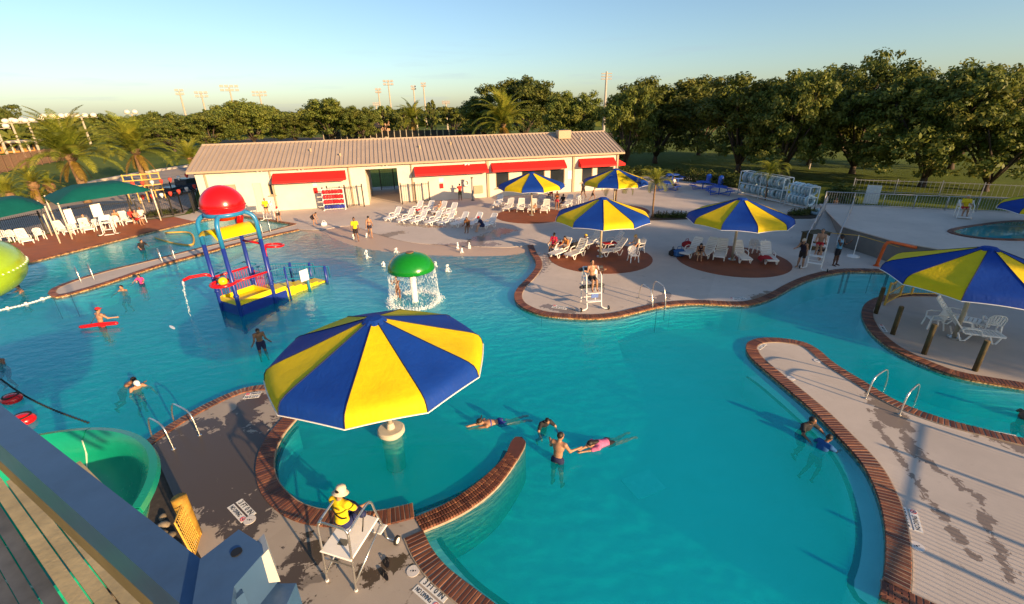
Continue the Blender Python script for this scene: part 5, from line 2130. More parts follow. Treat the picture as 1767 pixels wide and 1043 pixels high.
# ================================================================ GRAB RAILS
def grab_rail(p, dirv, label, group, h=0.85, back=0.55, out=0.42):
    """bent tube from the deck over the coping into the water; dirv points to the water"""
    d = Vector((dirv[0], dirv[1], 0)).normalized()
    p = Vector((p[0], p[1], 0))
    t = thing('grab_rail', label, 'grab rail', p, 0, group)
    pts = [-d * back, -d * back + Vector((0, 0, 0.05)), -d * (back - 0.10) + Vector((0, 0, h * 0.75)), -d * (back - 0.25) + Vector((0, 0, h * 0.97)), -d * 0.12 + Vector((0, 0, h)), d * (out * 0.45) + Vector((0, 0, h * 0.93)), d * (out * 0.8) + Vector((0, 0, h * 0.55)), d * out + Vector((0, 0, 0.05)), d * out + Vector((0, 0, -0.75))]
    MB().tube(catmull(pts, 0.1), 0.024, 9).build('tube', M_STEEL, t, True)
    MB().cyl(-d * back + Vector((0, 0, 0.0)), -d * back + Vector((0, 0, 0.025)), 0.055, 12).build('flange', M_STEEL, t)


def rail_pair(a, b, water_px, lab1, lab2, group, **kw):
    w = P(*water_px)
    pa_, pb_ = P(*a), P(*b)
    d = w - (pa_ + pb_) / 2
    grab_rail(pa_, d, lab1, group, **kw)
    grab_rail(pb_, d, lab2, group, **kw)


GRB = 'stainless pool grab rails'


def rail_px(foot, water, lab, h=0.85):
    f, w = P(*foot), P(*water)
    d = w - f
    grab_rail(f.lerp(w, 0.55), d, lab, GRB, h, d.length * 0.55, d.length * 0.45)


rail_px((300, 776), (262, 752), 'left grab rail on the wet brown deck by the green slide', 0.8)
rail_px((345, 752), (300, 726), 'right grab rail on the wet brown deck by the green slide', 0.8)
rail_px((1102, 515), (1126, 531), 'left grab rail on the deck right of the white lifeguard stand', 0.85)
rail_px((1124, 513), (1148, 528), 'right grab rail on the deck right of the white lifeguard stand', 0.95)
rail_px((1494, 688), (1528, 664), 'left grab rail on the narrow right walkway facing the island', 0.75)
rail_px((1552, 716), (1580, 690), 'right grab rail on the narrow right walkway facing the island', 0.75)
rail_pair((138, 484), (160, 479), (130, 455), 'left grab rail at the tip of the channel walkway', 'second grab rail near the tip of the channel walkway', GRB)
rail_pair((278, 450), (300, 445), (270, 425), 'left grab rail halfway along the channel walkway', 'right grab rail halfway along the channel walkway', GRB)
rail_pair((452, 402), (466, 399), (450, 385), 'left grab rail behind the play tower legs', 'right grab rail behind the play tower legs', GRB, h=1.0)

# ================================================================ LIFEGUARD STANDS
M_TYRE = mk('black_rubber', (0.015, 0.014, 0.013), 0.8)


def guard_stand(loc, rz, label, hs=1.35, mat=None, towel=None):
    """portable stand facing -y: seat, foot board, two ladder steps, wheels"""
    mat = mat or M_STEEL
    t = thing('lifeguard_stand', label, 'lifeguard stand', loc, rz, 'lifeguard stands round the pool')
    for sx in (-1, 1):
        x = sx * 0.36
        MB().tube(catmull([(x, 0.42, 0.02), (x, 0.36, hs * 0.7), (x, 0.34, hs + 0.52), (x, 0.15, hs + 0.42), (x, -0.22, hs + 0.27), (x, -0.30, hs + 0.1), (x, -0.42, 0.55), (x, -0.55, 0.14), (x + sx * 0.12, -0.62, 0.08), (x + sx * 0.3, -0.62, 0.08)], 0.12), 0.028, 8).build('side_frame', mat, t, True)
        MB().bar((x, 0.37, hs * 0.62), (x, -0.38, hs * 0.62), 0.03, 0.03).build('brace', mat, t)
        w = MB().tube([(x + sx * 0.28, -0.62, 0.10), (x + sx * 0.34, -0.62, 0.10)], 0.10, 14).build('wheel', M_TYRE, t)
        MB().tube([(x + sx * 0.27, -0.62, 0.10), (x + sx * 0.35, -0.62, 0.10)], 0.06, 12).build('hub', M_WHITE, w)
    MB().box((0, 0.06, hs), (0.66, 0.52, 0.05), None, 0, 0.02).build('seat', M_WHITE, t)
    MB().box((0, 0.34, hs + 0.34), (0.66, 0.05, 0.42), (R(-8), 0, 0), 0, 0.02).build('backrest', M_WHITE, t)
    MB().box((0, -0.36, hs - 0.52), (0.66, 0.34, 0.04), None, 0, 0.015).build('foot_board', M_WHITE, t)
    MB().box((0, -0.46, hs - 0.92), (0.66, 0.24, 0.04), None, 0, 0.015).build('step', M_WHITE, t)
    MB().bar((-0.36, 0.41, 0.3), (0.36, 0.41, 0.3), 0.03, 0.03).build('cross_bar', mat, t)
    if towel:
        MB().box((0.08, -0.30, hs - 0.70), (0.34, 0.05, 0.26), (R(8), 0, 0), 0, 0.01).build('storage_bag', towel, t)
    return t


S2 = P(1019, 528)
guard_stand((S2.x, S2.y, 0.012), R(9), 'white framed lifeguard stand with a person on it at the edge of the middle deck', 1.35, M_WHITE, mk('blue_bag', (0.12, 0.2, 0.5), 0.7))
S3 = P(1404, 462)
guard_stand((S3.x, S3.y, 0.012), R(-35), 'white lifeguard stand crowded by people near the ramp', 1.3, M_WHITE)
S4 = P(190, 404)
guard_stand((S4.x, S4.y, 0.012), R(35), 'small low guard stand on the edge of the terracotta deck', 0.95, M_WHITE)
S5 = P(466, 379)
guard_stand((S5.x, S5.y, 0.012), R(15), 'guard stand at the end of the channel behind the play tower', 1.1, M_WHITE)
S6 = P(1648, 408)
guard_stand((S6.x, S6.y, 0.012), R(-30), 'sunlit white guard stand by the raised pool at right', 1.9, M_WHITE)

# near stand, seen from behind
nA, nB, nW = P(565, 1003), P(615, 1020), P(683, 945)
nd = (nB - nA).normalized()
nf = Vector((-nd.y, nd.x, 0))
n_ang = math.atan2(nd.y, nd.x)
t = thing('lifeguard_stand', 'steel lifeguard stand with a white board seat in the foreground, seen from behind', 'lifeguard stand', (nA.x, nA.y, 0.012), n_ang, 'lifeguard stands round the pool')
nw = (nB - nA).length
for x in (0.0, nw):
    MB().tube(catmull([(x, 0, 0.0), (x, 0.06, 0.8), (x, 0.10, 1.42), (x + (0.05 if x == 0 else -0.05), 0.12, 1.5)], 0.1), 0.023, 10).build('leg', M_STEEL, t, True)
    MB().cyl((x, 0, -0.005), (x, 0, 0.035), 0.035, 12).build('rubber_foot', M_WHITE, t)
MB().tube(catmull([(0.0, 0.10, 1.42), (0.06, 0.11, 1.52), (0.3, 0.11, 1.54), (nw - 0.06, 0.11, 1.52), (nw, 0.10, 1.42)], 0.06), 0.023, 10).build('back_rail', M_STEEL, t, True)
for x in (0.0, nw):
    MB().tube(catmull([(x, 0.11, 1.46), (x, 0.40, 1.52), (x, 0.72, 1.56), (x, 0.86, 1.48), (x, 0.95, 1.1), (x, 1.10, 0.5), (x, 1.16, 0.12), (x + (0.18 if x else -0.18), 1.18, 0.1)], 0.1), 0.023, 10).build('arm_rail', M_STEEL, t, True)
    MB().cyl((x, 0.02, 0.18), (x, 1.06, 0.72), 0.02, 8).build('brace', M_STEEL, t, True)
    wx_ = x + (0.2 if x else -0.2)
    w = MB().tube([(wx_, 1.18, 0.11), (wx_ + (0.05 if x else -0.05), 1.18, 0.11)], 0.105, 18).build('wheel', M_TYRE, t)
    MB().tube([(wx_ - 0.004, 1.18, 0.11), (wx_ + (0.056 if x else -0.056), 1.18, 0.11)], 0.068, 16).build('hub', M_WHITE, w)
MB().box((nw / 2, 0.50, 0.86), (nw + 0.04, 0.98, 0.045), (R(6), 0, 0), 0, 0.018).build('seat_board', M_WHITE, t)
MB().box((nw * 0.48, 0.30, 0.8635), (0.2, 0.13, 0.006), (R(6), 0, R(8))).build('board_label', mk('grey_label', (0.13, 0.13, 0.11), 0.6), t)
MB().box((nw / 2 + 0.12, 1.02, 0.55), (nw - 0.1, 0.26, 0.04), None, 0, 0.015).build('foot_board', M_WHITE, t)
MB().bar((0, 0.05, 0.60), (nw, 0.05, 0.60), 0.03, 0.03).build('cross_bar', M_STEEL, t)
# flip flops beside it
M_FLIP = mk('black_foam_rubber', (0.012, 0.010, 0.012), 0.7)
for (px, py, a, lab) in ((668, 972, 20, 'black sandal on the deck nearer the brick edge'), (665, 994, 35, 'black sandal on the deck nearer the camera')):
    p = P(px, py)
    t = thing('sandal', lab, 'sandal', (p.x, p.y, 0.004), R(a), 'pair of sandals beside the near stand')
    n = 14
    out = [(0.052 * math.cos(2 * PI * i / n) * (1.0 if math.sin(2 * PI * i / n) > 0 else 0.82), 0.14 * math.sin(2 * PI * i / n)) for i in range(n)]
    MB().prism(out, 0, 0.025).build('sole', M_FLIP, t)
    MB().tube([(-0.045, 0.0, 0.02), (-0.02, 0.03, 0.06), (0.0, 0.075, 0.05), (0.02, 0.03, 0.06), (0.045, 0.0, 0.02)], 0.012, 6).build('strap', M_FLIP, t)

# ================================================================ DECK DEPTH MARKERS AND LIDS
M_TILEW = mk('marker_tile', (0.78, 0.76, 0.70), 0.4, var=0.04)
M_TILEK = mk('marker_black', (0.015, 0.014, 0.014), 0.5)
M_TILER = mk('marker_red', (0.5, 0.02, 0.02), 0.5)


def text_mesh(s, size, name='lettering', mat=None):
    cu = bpy.data.curves.new(name, 'FONT')
    cu.body = s
    cu.size = size
    cu.align_x = 'CENTER'
    cu.align_y = 'CENTER'
    cu.extrude = 0.0012
    cu.offset = size * 0.012
    cu.resolution_u = 3
    o = bpy.data.objects.new(name, cu)
    me = bpy.data.meshes.new_from_object(o)
    bpy.data.objects.remove(o)
    me.name = name
    me.materials.clear()
    if mat:
        me.materials.append(mat)
    return me


TXT_D = {}


def marker(p, rz, label, w=0.62, no_dive=True):
    t = thing('depth_marker', label, 'depth marker', (p[0], p[1], 0.003), rz, 'depth markers set in the deck')
    for k in range(4):
        MB().box((-w / 2 + w * (k + .5) / 4, 0.0, 0.0), (w / 4 - 0.004, 0.155, 0.008)).build('tile', M_TILEW, t)
    if 'a' not in TXT_D:
        TXT_D['a'] = text_mesh('3 FT 0 IN', 0.165, 'lettering', M_TILEK)
        TXT_D['b'] = text_mesh('NO DIVING', 0.105, 'lettering', M_TILEK)
    o = link('lettering', TXT_D['a'], t, (0, 0, 0.0055))
    o.scale = (w / 0.80, 1.0, 1)
    if no_dive:
        for k in range(4):
            MB().box((-w / 2 + w * (k + .5) / 4 + 0.0, -0.20, 0.0), (w / 4 - 0.004, 0.155, 0.008)).build('tile', M_TILEW, t)
        o = link('lettering', TXT_D['b'], t, (-0.085, -0.20, 0.0055))
        o.scale = (w * 0.70 / 0.60, 1.25, 1)
        c = (w / 2 - 0.08, -0.20)
        MB().tube([(c[0] + 0.055 * math.cos(2 * PI * k / 16), c[1] + 0.055 * math.sin(2 * PI * k / 16), 0.005) for k in range(16)], 0.008, 4, 0, True).build('no_diving_ring', M_TILER, t)
        MB().bar((c[0] - 0.038, c[1] - 0.038, 0.006), (c[0] + 0.038, c[1] + 0.038, 0.006), 0.012, 0.004).build('no_diving_bar', M_TILER, t)
        MB().bar((c[0] + 0.03, c[1] - 0.02, 0.0055), (c[0] - 0.03, c[1] + 0.015, 0.0055), 0.014, 0.004).build('diver_mark', M_TILEK, t)


def marker_px(a, b, label, flip=False, **kw):
    pa_, pb_ = P(*a), P(*b)
    d = pb_ - pa_
    marker((pa_ + pb_) / 2, math.atan2(d.y, d.x), label, max(0.5, min(0.75, d.length)), **kw)


marker_px((729, 1001), (770, 1036), 'depth marker in the deck at the bottom of the photo, right of the sandals')
marker_px((412, 864), (437, 890), 'depth marker in the wet brown deck left of the lagoon edge', flip=True)
marker_px((1566, 912), (1556, 874), 'depth marker in the right walkway by its curved brick edge')
marker_px((448, 684), (420, 687), 'depth marker at the far corner of the wet brown deck')
marker_px((1320, 594), (1308, 603), 'depth marker at the round tip of the right walkway')
marker_px((1762, 762), (1700, 750), 'depth marker on the right walkway at the edge of the photo')
marker_px((985, 535), (945, 529), 'depth marker on the middle deck left of the white stand')
marker_px((1290, 515), (1262, 518), 'depth marker on the middle deck before the right rust pad')
marker_px((1520, 575), (1508, 556), 'depth marker on the island deck inside the post fence')
M_LID = mk('skimmer_lid', (0.66, 0.62, 0.58), 0.5, var=0.06)
for (px, py, lab) in ((713, 986, 'round white skimmer lid beside the bottom depth marker'), (431, 898, 'round white skimmer lid in the wet brown deck'), (1582, 943, 'round white skimmer lid in the right walkway near its curved edge'), (1365, 653, 'round white skimmer lid on the right walkway near its left edge'), (1411, 623, 'round white skimmer lid on the right walkway near its far edge')):
    p = P(px, py)
    t = thing('skimmer_lid', lab, 'lid', (p.x, p.y, 0.002), 0, 'skimmer lids in the deck')
    MB().cyl((0, 0, 0), (0, 0, 0.01), 0.135, 24).build('cover', M_LID, t)
    for k in (-1, 0, 1):
        MB().cyl((k * 0.05, 0, 0.009), (k * 0.05, 0, 0.0125), 0.012 if k else 0.02, 8).build('screw', M_TILEK, t)
# depth figures on the tile band below the coping
for (px, py, lab) in ((971, 549, 'row of white depth letters on the pool wall below the white stand'), (1272, 529, 'row of white depth letters on the pool wall below the right deck'), (1588, 628, 'row of white depth letters on the island wall')):
    path = ISLE if px > 1500 else LOBE
    q = P(px, py, -0.03)
    k = min(range(1, len(path) - 1), key=lambda i: (path[i].xy - q.xy).length)
    d = path[k + 1] - path[k - 1]
    t = thing('wall_marker', lab, 'depth marker', (path[k].x, path[k].y, -0.045), math.atan2(d.y, d.x), 'depth figures on the pool walls')
    me = TXT_D['a']
    o = link('lettering', text_mesh('3 FT 0 IN', 0.12, 'lettering', M_TILEW), t, (0, -0.012, 0), (PI / 2, 0, 0))
# ================================================================ ISLAND FENCE, RAMP, RAISED POOL
M_WOOD = mk('dark_timber', (0.075, 0.055, 0.022), 0.8, var=0.3, scale=4, bump=0.4)
M_ROPEO = mk('yellow_rail_paint', (0.62, 0.36, 0.06), 0.55)
M_ORANGE = mk('orange_paint', (0.62, 0.10, 0.012), 0.45)
isl = []
for (bx, by, tx, ty, lab) in ((1511, 541, 1525, 497, 'dark timber post at the left end of the island post row'), (1540, 577, 1557, 530, 'second dark timber post along the island edge'), (1594, 611, 1614, 561, 'third dark timber post along the island edge'), (1682, 640, 1704, 589, 'dark timber post nearest the camera on the island edge')):
    p = P(bx, by)
    h = HZ(tx, ty, p)
    t = thing('timber_post', lab, 'post', (p.x, p.y, 0), 0, 'timber posts round the island')
    MB().cyl((0, 0, -0.02), (0.0, 0.0, h), 0.085, 12).build('shaft', M_WOOD, t, True)
    MB().cyl((0, 0, h), (0, 0, h + 0.02), 0.075, 12).build('cut_top', mk('cut_timber', (0.16, 0.12, 0.06), 0.8) if len(isl) == 0 else bpy.data.materials['cut_timber'], t)
    isl.append(p)
fence('mesh_fence', 'yellow railed fence with wire mesh along the back of the island', [P(1526, 527), P(1552, 512), P(1572, 509), P(1625, 510)], 1.05, None, 1.2, 0.11, 'fence', None, M_ROPEO, 0.008, 0.035, (0.08, 0.55, 0.97))

M_GREYW = mk('grey_render', (0.20, 0.18, 0.16), 0.85, var=0.12, scale=0.7, dirt=0.2)
M_GALV = mk('galvanised_steel', (0.42, 0.42, 0.43), 0.4, metal=0.6, var=0.12)
TZ = 1.25
tf = [P(1447, 424), P(1541, 455), Vector((25.6, 20.9, 0)), Vector((30, 19.5, 0)), Vector((46, 19, 0)), Vector((46, 28.5, 0)), Vector((32, 33.5, 0)), Vector((25, 36.5, 0))]
tw = MB().prism([p.xy for p in tf], -0.02, TZ)
terr = tag(tw.build('raised_terrace', M_GREYW), kind='structure')
ins = []
cc = sum(tf, Vector()) / len(tf)
tp = MB().prism([(cc + (p - cc) * 1.012).xy for p in tf], TZ, TZ + 0.06)
tp.build('deck_slab', M_CONC, terr)
pool_pts = [P(1640, 400, TZ + .08), P(1690, 389, TZ + .08), P(1767, 382, TZ + .08), P(1850, 392, TZ + .08), P(1800, 412, TZ + .08), P(1700, 412, TZ + .08)]
for q_ in pool_pts:
    q_.z = 0
up = MB().prism([p.xy for p in catmull(pool_pts, 0.5, True)], TZ + 0.05, TZ + 0.10)
t = up.build('upper_pool', NT('upper_pool_water').set(col=(0.02, 0.30, 0.34), rough=0.06, spec=0.5))
tag(t, kind='structure')
cpp = catmull(pool_pts, 0.5, True)
ub = MB()
for a, b in zip(cpp, cpp[1:] + cpp[:1]):
    ub.bar(a + Vector((0, 0, TZ + 0.08)), b + Vector((0, 0, TZ + 0.08)), 0.3, 0.08)
ub.build('brick_edge', M_BRICKS, t)


def railing(name, label, pts, h, step, pk, group=None, rails=(0.10, 0.97)):
    o = thing(name, label, 'railing', pts[0], 0, group)
    L = [Vector(p) - Vector(pts[0]) for p in pts]
    b = MB()
    for a, c in zip(L, L[1:]):
        d = c - a
        for f in rails:
            MB().cyl(a + Vector((0, 0, h * f)), c + Vector((0, 0, h * f)), 0.03, 8).build('rail', M_GALV, o, True)
        k = max(1, int(round(d.length / step)))
        for i in range(k + (1 if c is L[-1] else 0)):
            q = a + d * (i / k)
            MB().cyl(q, q + Vector((0, 0, h)), 0.03, 8).build('post', M_GALV, o, True)
        m_ = int(d.length / pk)
        for i in range(m_):
            q = a + d * ((i + .5) / m_)
            b.cyl(q + Vector((0, 0, h * 0.1)), q + Vector((0, 0, h * 0.97)), 0.011, 5)
    if b.v:
        tag(b.build('balusters', M_GALV, o), kind='stuff')
    return o


r0, r1 = P(1385, 428), P(1447, 408)
ra = P(1388, 430)
rb_ = Vector((24.0, 34.5, TZ))
GRL = 'grey steel railings of the ramp and raised pool'
ra2 = ra + Vector((1.5, 1.7, 0))
rmp = MB()
w_ = Vector((1.0, -0.85, 0)) * 0.0
side = Vector((1.25, -1.05, 0))
rmp.add([ra, ra + side, rb_ + side, rb_, ra - Vector((0, 0, .05)), ra + side - Vector((0, 0, .05)), Vector((*(rb_ + side).xy, -.05)), Vector((*rb_.xy, -.05))], [(0, 1, 2, 3), (0, 4, 5, 1), (1, 5, 6, 2), (2, 6, 7, 3), (3, 7, 4, 0)])
tag(rmp.build('ramp', M_CONC), kind='structure')
railing('ramp_railing', 'grey baluster railing climbing the far side of the ramp to the raised pool', [ra, rb_], 1.05, 1.6, 0.13, GRL)
railing('ramp_railing', 'grey baluster railing climbing the near side of the ramp', [ra + side, rb_ + side], 1.05, 1.6, 0.13, GRL)
railing('terrace_railing', 'grey railing along the back of the raised pool terrace', [Vector((25, 36.2, TZ + .06)), Vector((32, 33.2, TZ + .06)), Vector((45.5, 28.3, TZ + .06))], 1.05, 1.7, 0.16, GRL)
railing('terrace_railing', 'thin grey railing along the front of the raised pool terrace', [Vector((25.7, 21.3, TZ + .06)), Vector((30, 19.9, TZ + .06)), Vector((45.5, 19.4, TZ + .06))], 1.0, 2.4, 99, GRL, (0.5, 0.97))
# brown utility box at the foot of the ramp
q = P(1397, 430)
t = thing('utility_box', 'brown box at the foot of the ramp behind the crowded lifeguard stand', 'box', (q.x + .4, q.y + .3, 0), R(20))
MB().box((0, 0, 0.5), (1.4, 0.9, 1.0), None, 0, 0.03).build('body', M_WOOD, t)
MB().box((0, 0, 1.03), (1.5, 1.0, 0.06), None, 0, 0.02).build('lid', M_WOOD, t)
# orange bent pipe and floor lamp-like spray post
q = P(1512, 459)
t = thing('orange_sprayer', 'orange bent pipe sprayer beside the channel, left of the island umbrella', 'sprayer', (q.x, q.y, 0), R(-12))
MB().tube(catmull([(0, 0, 0), (0.1, 0, 1.0), (0.16, 0, 1.32), (0.4, 0, 1.42), (1.7, 0, 1.15)], 0.12), 0.085, 10).build('pipe', M_ORANGE, t, True)
MB().cyl((0, 0, 0), (0, 0, 0.03), 0.16, 14).build('flange', M_ORANGE, t)
q = P(1472, 443)
t = thing('rope_stanchion', 'white round base with a slim pole holding the yellow rope by the grey wall', 'stanchion', (q.x, q.y, 0))
MB().lathe([(0, 0.12), (0.15, 0.12), (0.33, 0.06), (0.34, 0.0)], (0, 0, 0), 20).build('base', M_WHITE, t, True)
MB().cyl((0, 0, 0.1), (0, 0, 1.35), 0.022, 8).build('pole', M_WHITE, t)
t = thing('yellow_rope', 'yellow rope strung along the grey wall above the orange sprayer', 'rope', (q.x, q.y, 0))
e2 = P(1541, 455)
MB().tube([(-0.9, 1.2, 1.2), (0, 0, 1.33), (e2.x - q.x - .1, e2.y - q.y - .2, 1.05)], 0.022, 6).build('line', M_ROPEO, t)
# notice board on the grass
q = P(1500, 356)
t = thing('white_sign', 'blank white upright board standing before the dark trees at right', 'sign', (q.x, q.y, 0), R(-30))
hh = HZ(1505, 322, q)
MB().box((0, 0, 0.15 + hh / 2), (1.05, 0.12, hh - 0.1), None, 0, 0.02).build('panel', mk('pale_board', (0.62, 0.64, 0.62), 0.6), t)
for s in (-1, 1):
    MB().box((s * 0.4, 0.1, 0.3), (0.08, 0.075, 0.7)).build('leg', M_GALV, t)

# ================================================================ TUBE RACK
M_TUBE = mk('clear_vinyl', (0.34, 0.46, 0.50), 0.15, var=0.2, spec=0.6, rnd=0.3)
M_RACK = mk('white_pipe', (0.62, 0.68, 0.68), 0.4)
qa, qb = P(1279, 335), P(1398, 362)
rd = (qb - qa)
rl_ = rd.length
r_ang = math.atan2(rd.y, rd.x)
rt = thing('tube_rack', 'long white pipe rack stacked with clear swim tubes', 'rack', (qa.x, qa.y, 0), r_ang)
RH = HZ(1288, 294, qa) * 0.97
for i, f in enumerate((0.0, 0.33, 0.66, 0.72, 1.0)):
    for y in (-0.45, 0.55):
        MB().cyl((rl_ * f, y, 0), (rl_ * f, y, RH * (1 if f < .7 else .82)), 0.05, 8).build('upright', M_RACK, rt, True)
    for z in (0.05, 0.52, 1.0):
        MB().cyl((rl_ * f, -0.45, RH * z * (1 if f < .7 else .82)), (rl_ * f, 0.55, RH * z * (1 if f < .7 else .82)), 0.04, 8).build('crosspiece', M_RACK, rt, True)
for (a, b, k) in ((0, .66, 1), (.72, 1, .82)):
    for y in (-0.45, 0.55):
        for z in (0.08, 0.52, 1.0):
            MB().cyl((rl_ * a, y, RH * z * k), (rl_ * b, y, RH * z * k), 0.04, 8).build('beam', M_RACK, rt, True)
TUBE = MB().tube([(0.42 * math.cos(2 * PI * k / 18), 0, 0.42 * math.sin(2 * PI * k / 18)) for k in range(18)], 0.14, 8, 0, True).mesh('ring', M_TUBE, True)
rn = random.Random(12)
TV = MB().cyl((0.30, -0.15, 0), (0.30, -0.19, 0), 0.05, 6).mesh('valve', M_WHITE)
for i in range(44):
    f = (i % 22 + 0.5) / 22
    if 0.65 < f < 0.73:
        continue
    lv = i // 22
    k = 1 if f < .68 else .82
    p = qa + rd * f
    z = (0.08 + 0.44 * lv) * RH * k + 0.60
    side_ = Vector((-math.sin(r_ang), math.cos(r_ang), 0))
    p = p + side_ * rn.uniform(-.05, .15)
    t = thing('swim_tube', 'clear swim tube stacked on the %s shelf of the long white rack' % ('lower' if lv == 0 else 'upper'), 'swim tube', (p.x, p.y, z), r_ang + PI / 2 + rn.uniform(-.3, .3), 'swim tubes on the rack')
    o = link('ring', TUBE, t, None, (rn.uniform(-.2, .2), rn.uniform(-.1, .1), 0))
    link('valve', TV, t)
for i, (px, py) in enumerate(((1418, 367), (1432, 369), (1410, 371), (1445, 372))):
    p = P(px, py)
    t = thing('swim_tube', 'clear swim tube lying flat on the ground right of the rack', 'swim tube', (p.x, p.y, 0.15), i, 'loose swim tubes by the rack')
    link('ring', TUBE, t, None, (PI / 2, 0, 0))

# ================================================================ PICNIC TABLES
M_BLUEP = mk('blue_plastic', (0.02, 0.10, 0.50), 0.4, var=0.1)


def picnic_table(p, rz, label):
    t = thing('picnic_table', label, 'picnic table', p, rz, 'blue picnic tables beyond the umbrellas')
    t.scale = (1.3, 1.3, 1.15)
    n = 8
    MB().prism([(0.62 * math.cos(PI / 8 + 2 * PI * k / n), 0.62 * math.sin(PI / 8 + 2 * PI * k / n)) for k in range(n)], 0.70, 0.75).build('table_top', M_BLUEP, t)
    MB().cyl((0, 0, 0), (0, 0, 0.7), 0.05, 8).build('pedestal', M_BLUEP, t)
    for k in range(4):
        a = PI / 2 * k
        c = Vector((math.cos(a), math.sin(a), 0))
        s = Vector((-c.y, c.x, 0))
        MB().bar(c * 1.02 - s * 0.42 + Vector((0, 0, .45)), c * 1.02 + s * 0.42 + Vector((0, 0, .45)), 0.30, 0.05).build('bench', M_BLUEP, t)
        MB().tube([c * 0.1 + Vector((0, 0, .1)), c * 1.0 + Vector((0, 0, .08)), c * 1.05 + Vector((0, 0, .43))], 0.035, 6).build('leg', M_BLUEP, t)


picnic_table(P(1212, 327), 0.3, 'blue picnic table farther back of the right pair')
picnic_table(P(1240, 336), 0.5, 'blue picnic table nearest the umbrella in the right group')
picnic_table(P(1160, 313), 0.2, 'blue picnic table farthest back by the hedge')
picnic_table(P(1150, 328), 0.6, 'blue picnic table behind the young palm')
for (px, py, lab) in ((1222, 318, 'blue barrel bin left of two behind the picnic tables'), (1243, 321, 'blue barrel bin right of two behind the picnic tables')):
    p = P(px, py)
    t = thing('barrel_bin', lab, 'bin', (p.x, p.y, 0), 0, 'blue barrel bins by the hedge')
    MB().lathe([(0, 0), (0.30, 0), (0.33, 0.4), (0.31, 0.9), (0.30, 0.95)], (0, 0, 0), 16).build('body', M_BLUEP, t, True)
    MB().lathe([(0.32, 0.95), (0.28, 1.1), (0.1, 1.2), (0, 1.21)], (0, 0, 0), 16).build('lid', M_BLUEP, t, True)

# ================================================================ LIFE JACKET RACK
ja = BL(560, 348, 1.4)[0]
jp = bA + bt * ((BL(561, 348, 1.3)[0] + BL(592, 347, 1.3)[0]) / 2) + bn * 1.3
jk = thing('jacket_rack', 'white rack hung with rows of red life jackets and a blue bottom row', 'rack', (jp.x, jp.y, 0), b_ang)
JW, JH = 2.0, 2.0
for s in (-1, 1):
    MB().box((s * JW / 2, 0, JH / 2), (0.09, 0.12, JH)).build('upright', M_WHITE, jk)
    MB().bar((s * JW / 2, -0.5, 0.04), (s * JW / 2, 0.45, 0.04), 0.1, 0.08).build('foot', M_WHITE, jk)
for r in range(5):
    MB().box((0, 0, 0.06 + JH * (r) / 4.1), (JW - 0.1, 0.06, 0.06)).build('shelf', M_WHITE, jk)
JV = MB()
JV.box((0, 0, -0.02), (0.24, 0.16, 0.36), None, 0, 0.05)
JVm = {c: None for c in 'rb'}
for c, m_ in (('r', mk('red_nylon', (0.52, 0.012, 0.02), 0.7, rnd=0.25)), ('b', mk('blue_nylon', (0.02, 0.03, 0.28), 0.7, rnd=0.25))):
    JVm[c] = JV.mesh('vest_body', m_)
JS = MB().bar((-0.06, -0.09, 0.1), (0.06, -0.09, -0.12), 0.03, 0.02).mesh('strap', M_BLACK)
for r in range(4):
    for k in range(7):
        x = -JW / 2 + 0.17 + (JW - 0.34) * k / 6
        z = 0.30 + JH * r / 4.1
        w = jp + bt * x + bn * 0.12
        col = 'blue' if r == 0 else 'red'
        rown = ('bottom', 'second', 'third', 'top')[r]
        t = thing('life_jacket', '%s life jacket hanging in the %s row of the white rack' % (col, rown), 'life jacket', (w.x, w.y, z), b_ang + rn.uniform(-.25, .25), 'life jackets on the rack')
        link('vest_body', JVm['b' if r == 0 else 'r'], t)
        link('strap', JS, t)

# ================================================================ LANE LINES, NET, FLOATS
def float_line(a, b, n, cols, label, r=0.09, L=0.16, bow=0.3, big=None):
    pa_, pb_ = P(*a, WATER_Z), P(*b, WATER_Z)
    t = thing('float_line', label, 'float line', pa_)
    pts = []
    for i in range(25):
        s = i / 24
        q = pa_.lerp(pb_, s) - pa_
        d = (pb_ - pa_).normalized()
        q += Vector((-d.y, d.x, 0)) * math.sin(PI * s) * bow
        pts.append(q)
    MB().tube(pts, 0.014, 5).build('rope', cols[0], t)
    rs = resample(pts, count=n)
    for i, q in enumerate(rs):
        d = (rs[min(i + 1, n - 1)] - rs[max(i - 1, 0)]).normalized()
        k = 2.2 if big and i % big == 2 else 1
        MB().tube([q - d * L / 2, q - d * L * 0.3, q + d * L * 0.3, q + d * L / 2], [r * .5 * k, r * k, r * k, r * .5 * k], 8).build('float', cols[i % len(cols)], t, True)


float_line((0, 536), (88, 512), 16, [M_WHITE], 'line of white floats between the lime slide and the channel walkway tip', 0.06, 0.14, -0.2, 5)
float_line((2, 655), (152, 730), 40, [M_TYRE], 'dark lane line slanting across the water above the green slide', 0.035, 0.07, -0.15)
for (px, py, s, lab) in ((22, 692, 1.0, 'small red round float nearer the left edge'), (42, 728, 1.1, 'red round float just above the green slide')):
    p = P(px, py, WATER_Z)
    t = thing('round_float', lab, 'float', p, 0, 'red floats by the lane line')
    MB().ball((0, 0, 0.08), (0.32 * s, 0.26 * s, 0.18 * s), 14, 8).build('bladder', M_RED, t, True)
    MB().tube([(0.2 * math.cos(k * PI / 8) * s, 0.2 * math.sin(k * PI / 8) * s, 0.2 * s) for k in range(16)], 0.03, 6, 0, True).build('collar', M_TYRE, t)
t = thing('net_frame', 'floating yellow pipe frame of a water ball net in the channel', 'net', P(268, 413, WATER_Z))
a0 = P(268, 412, WATER_Z) - Vector(t.location)
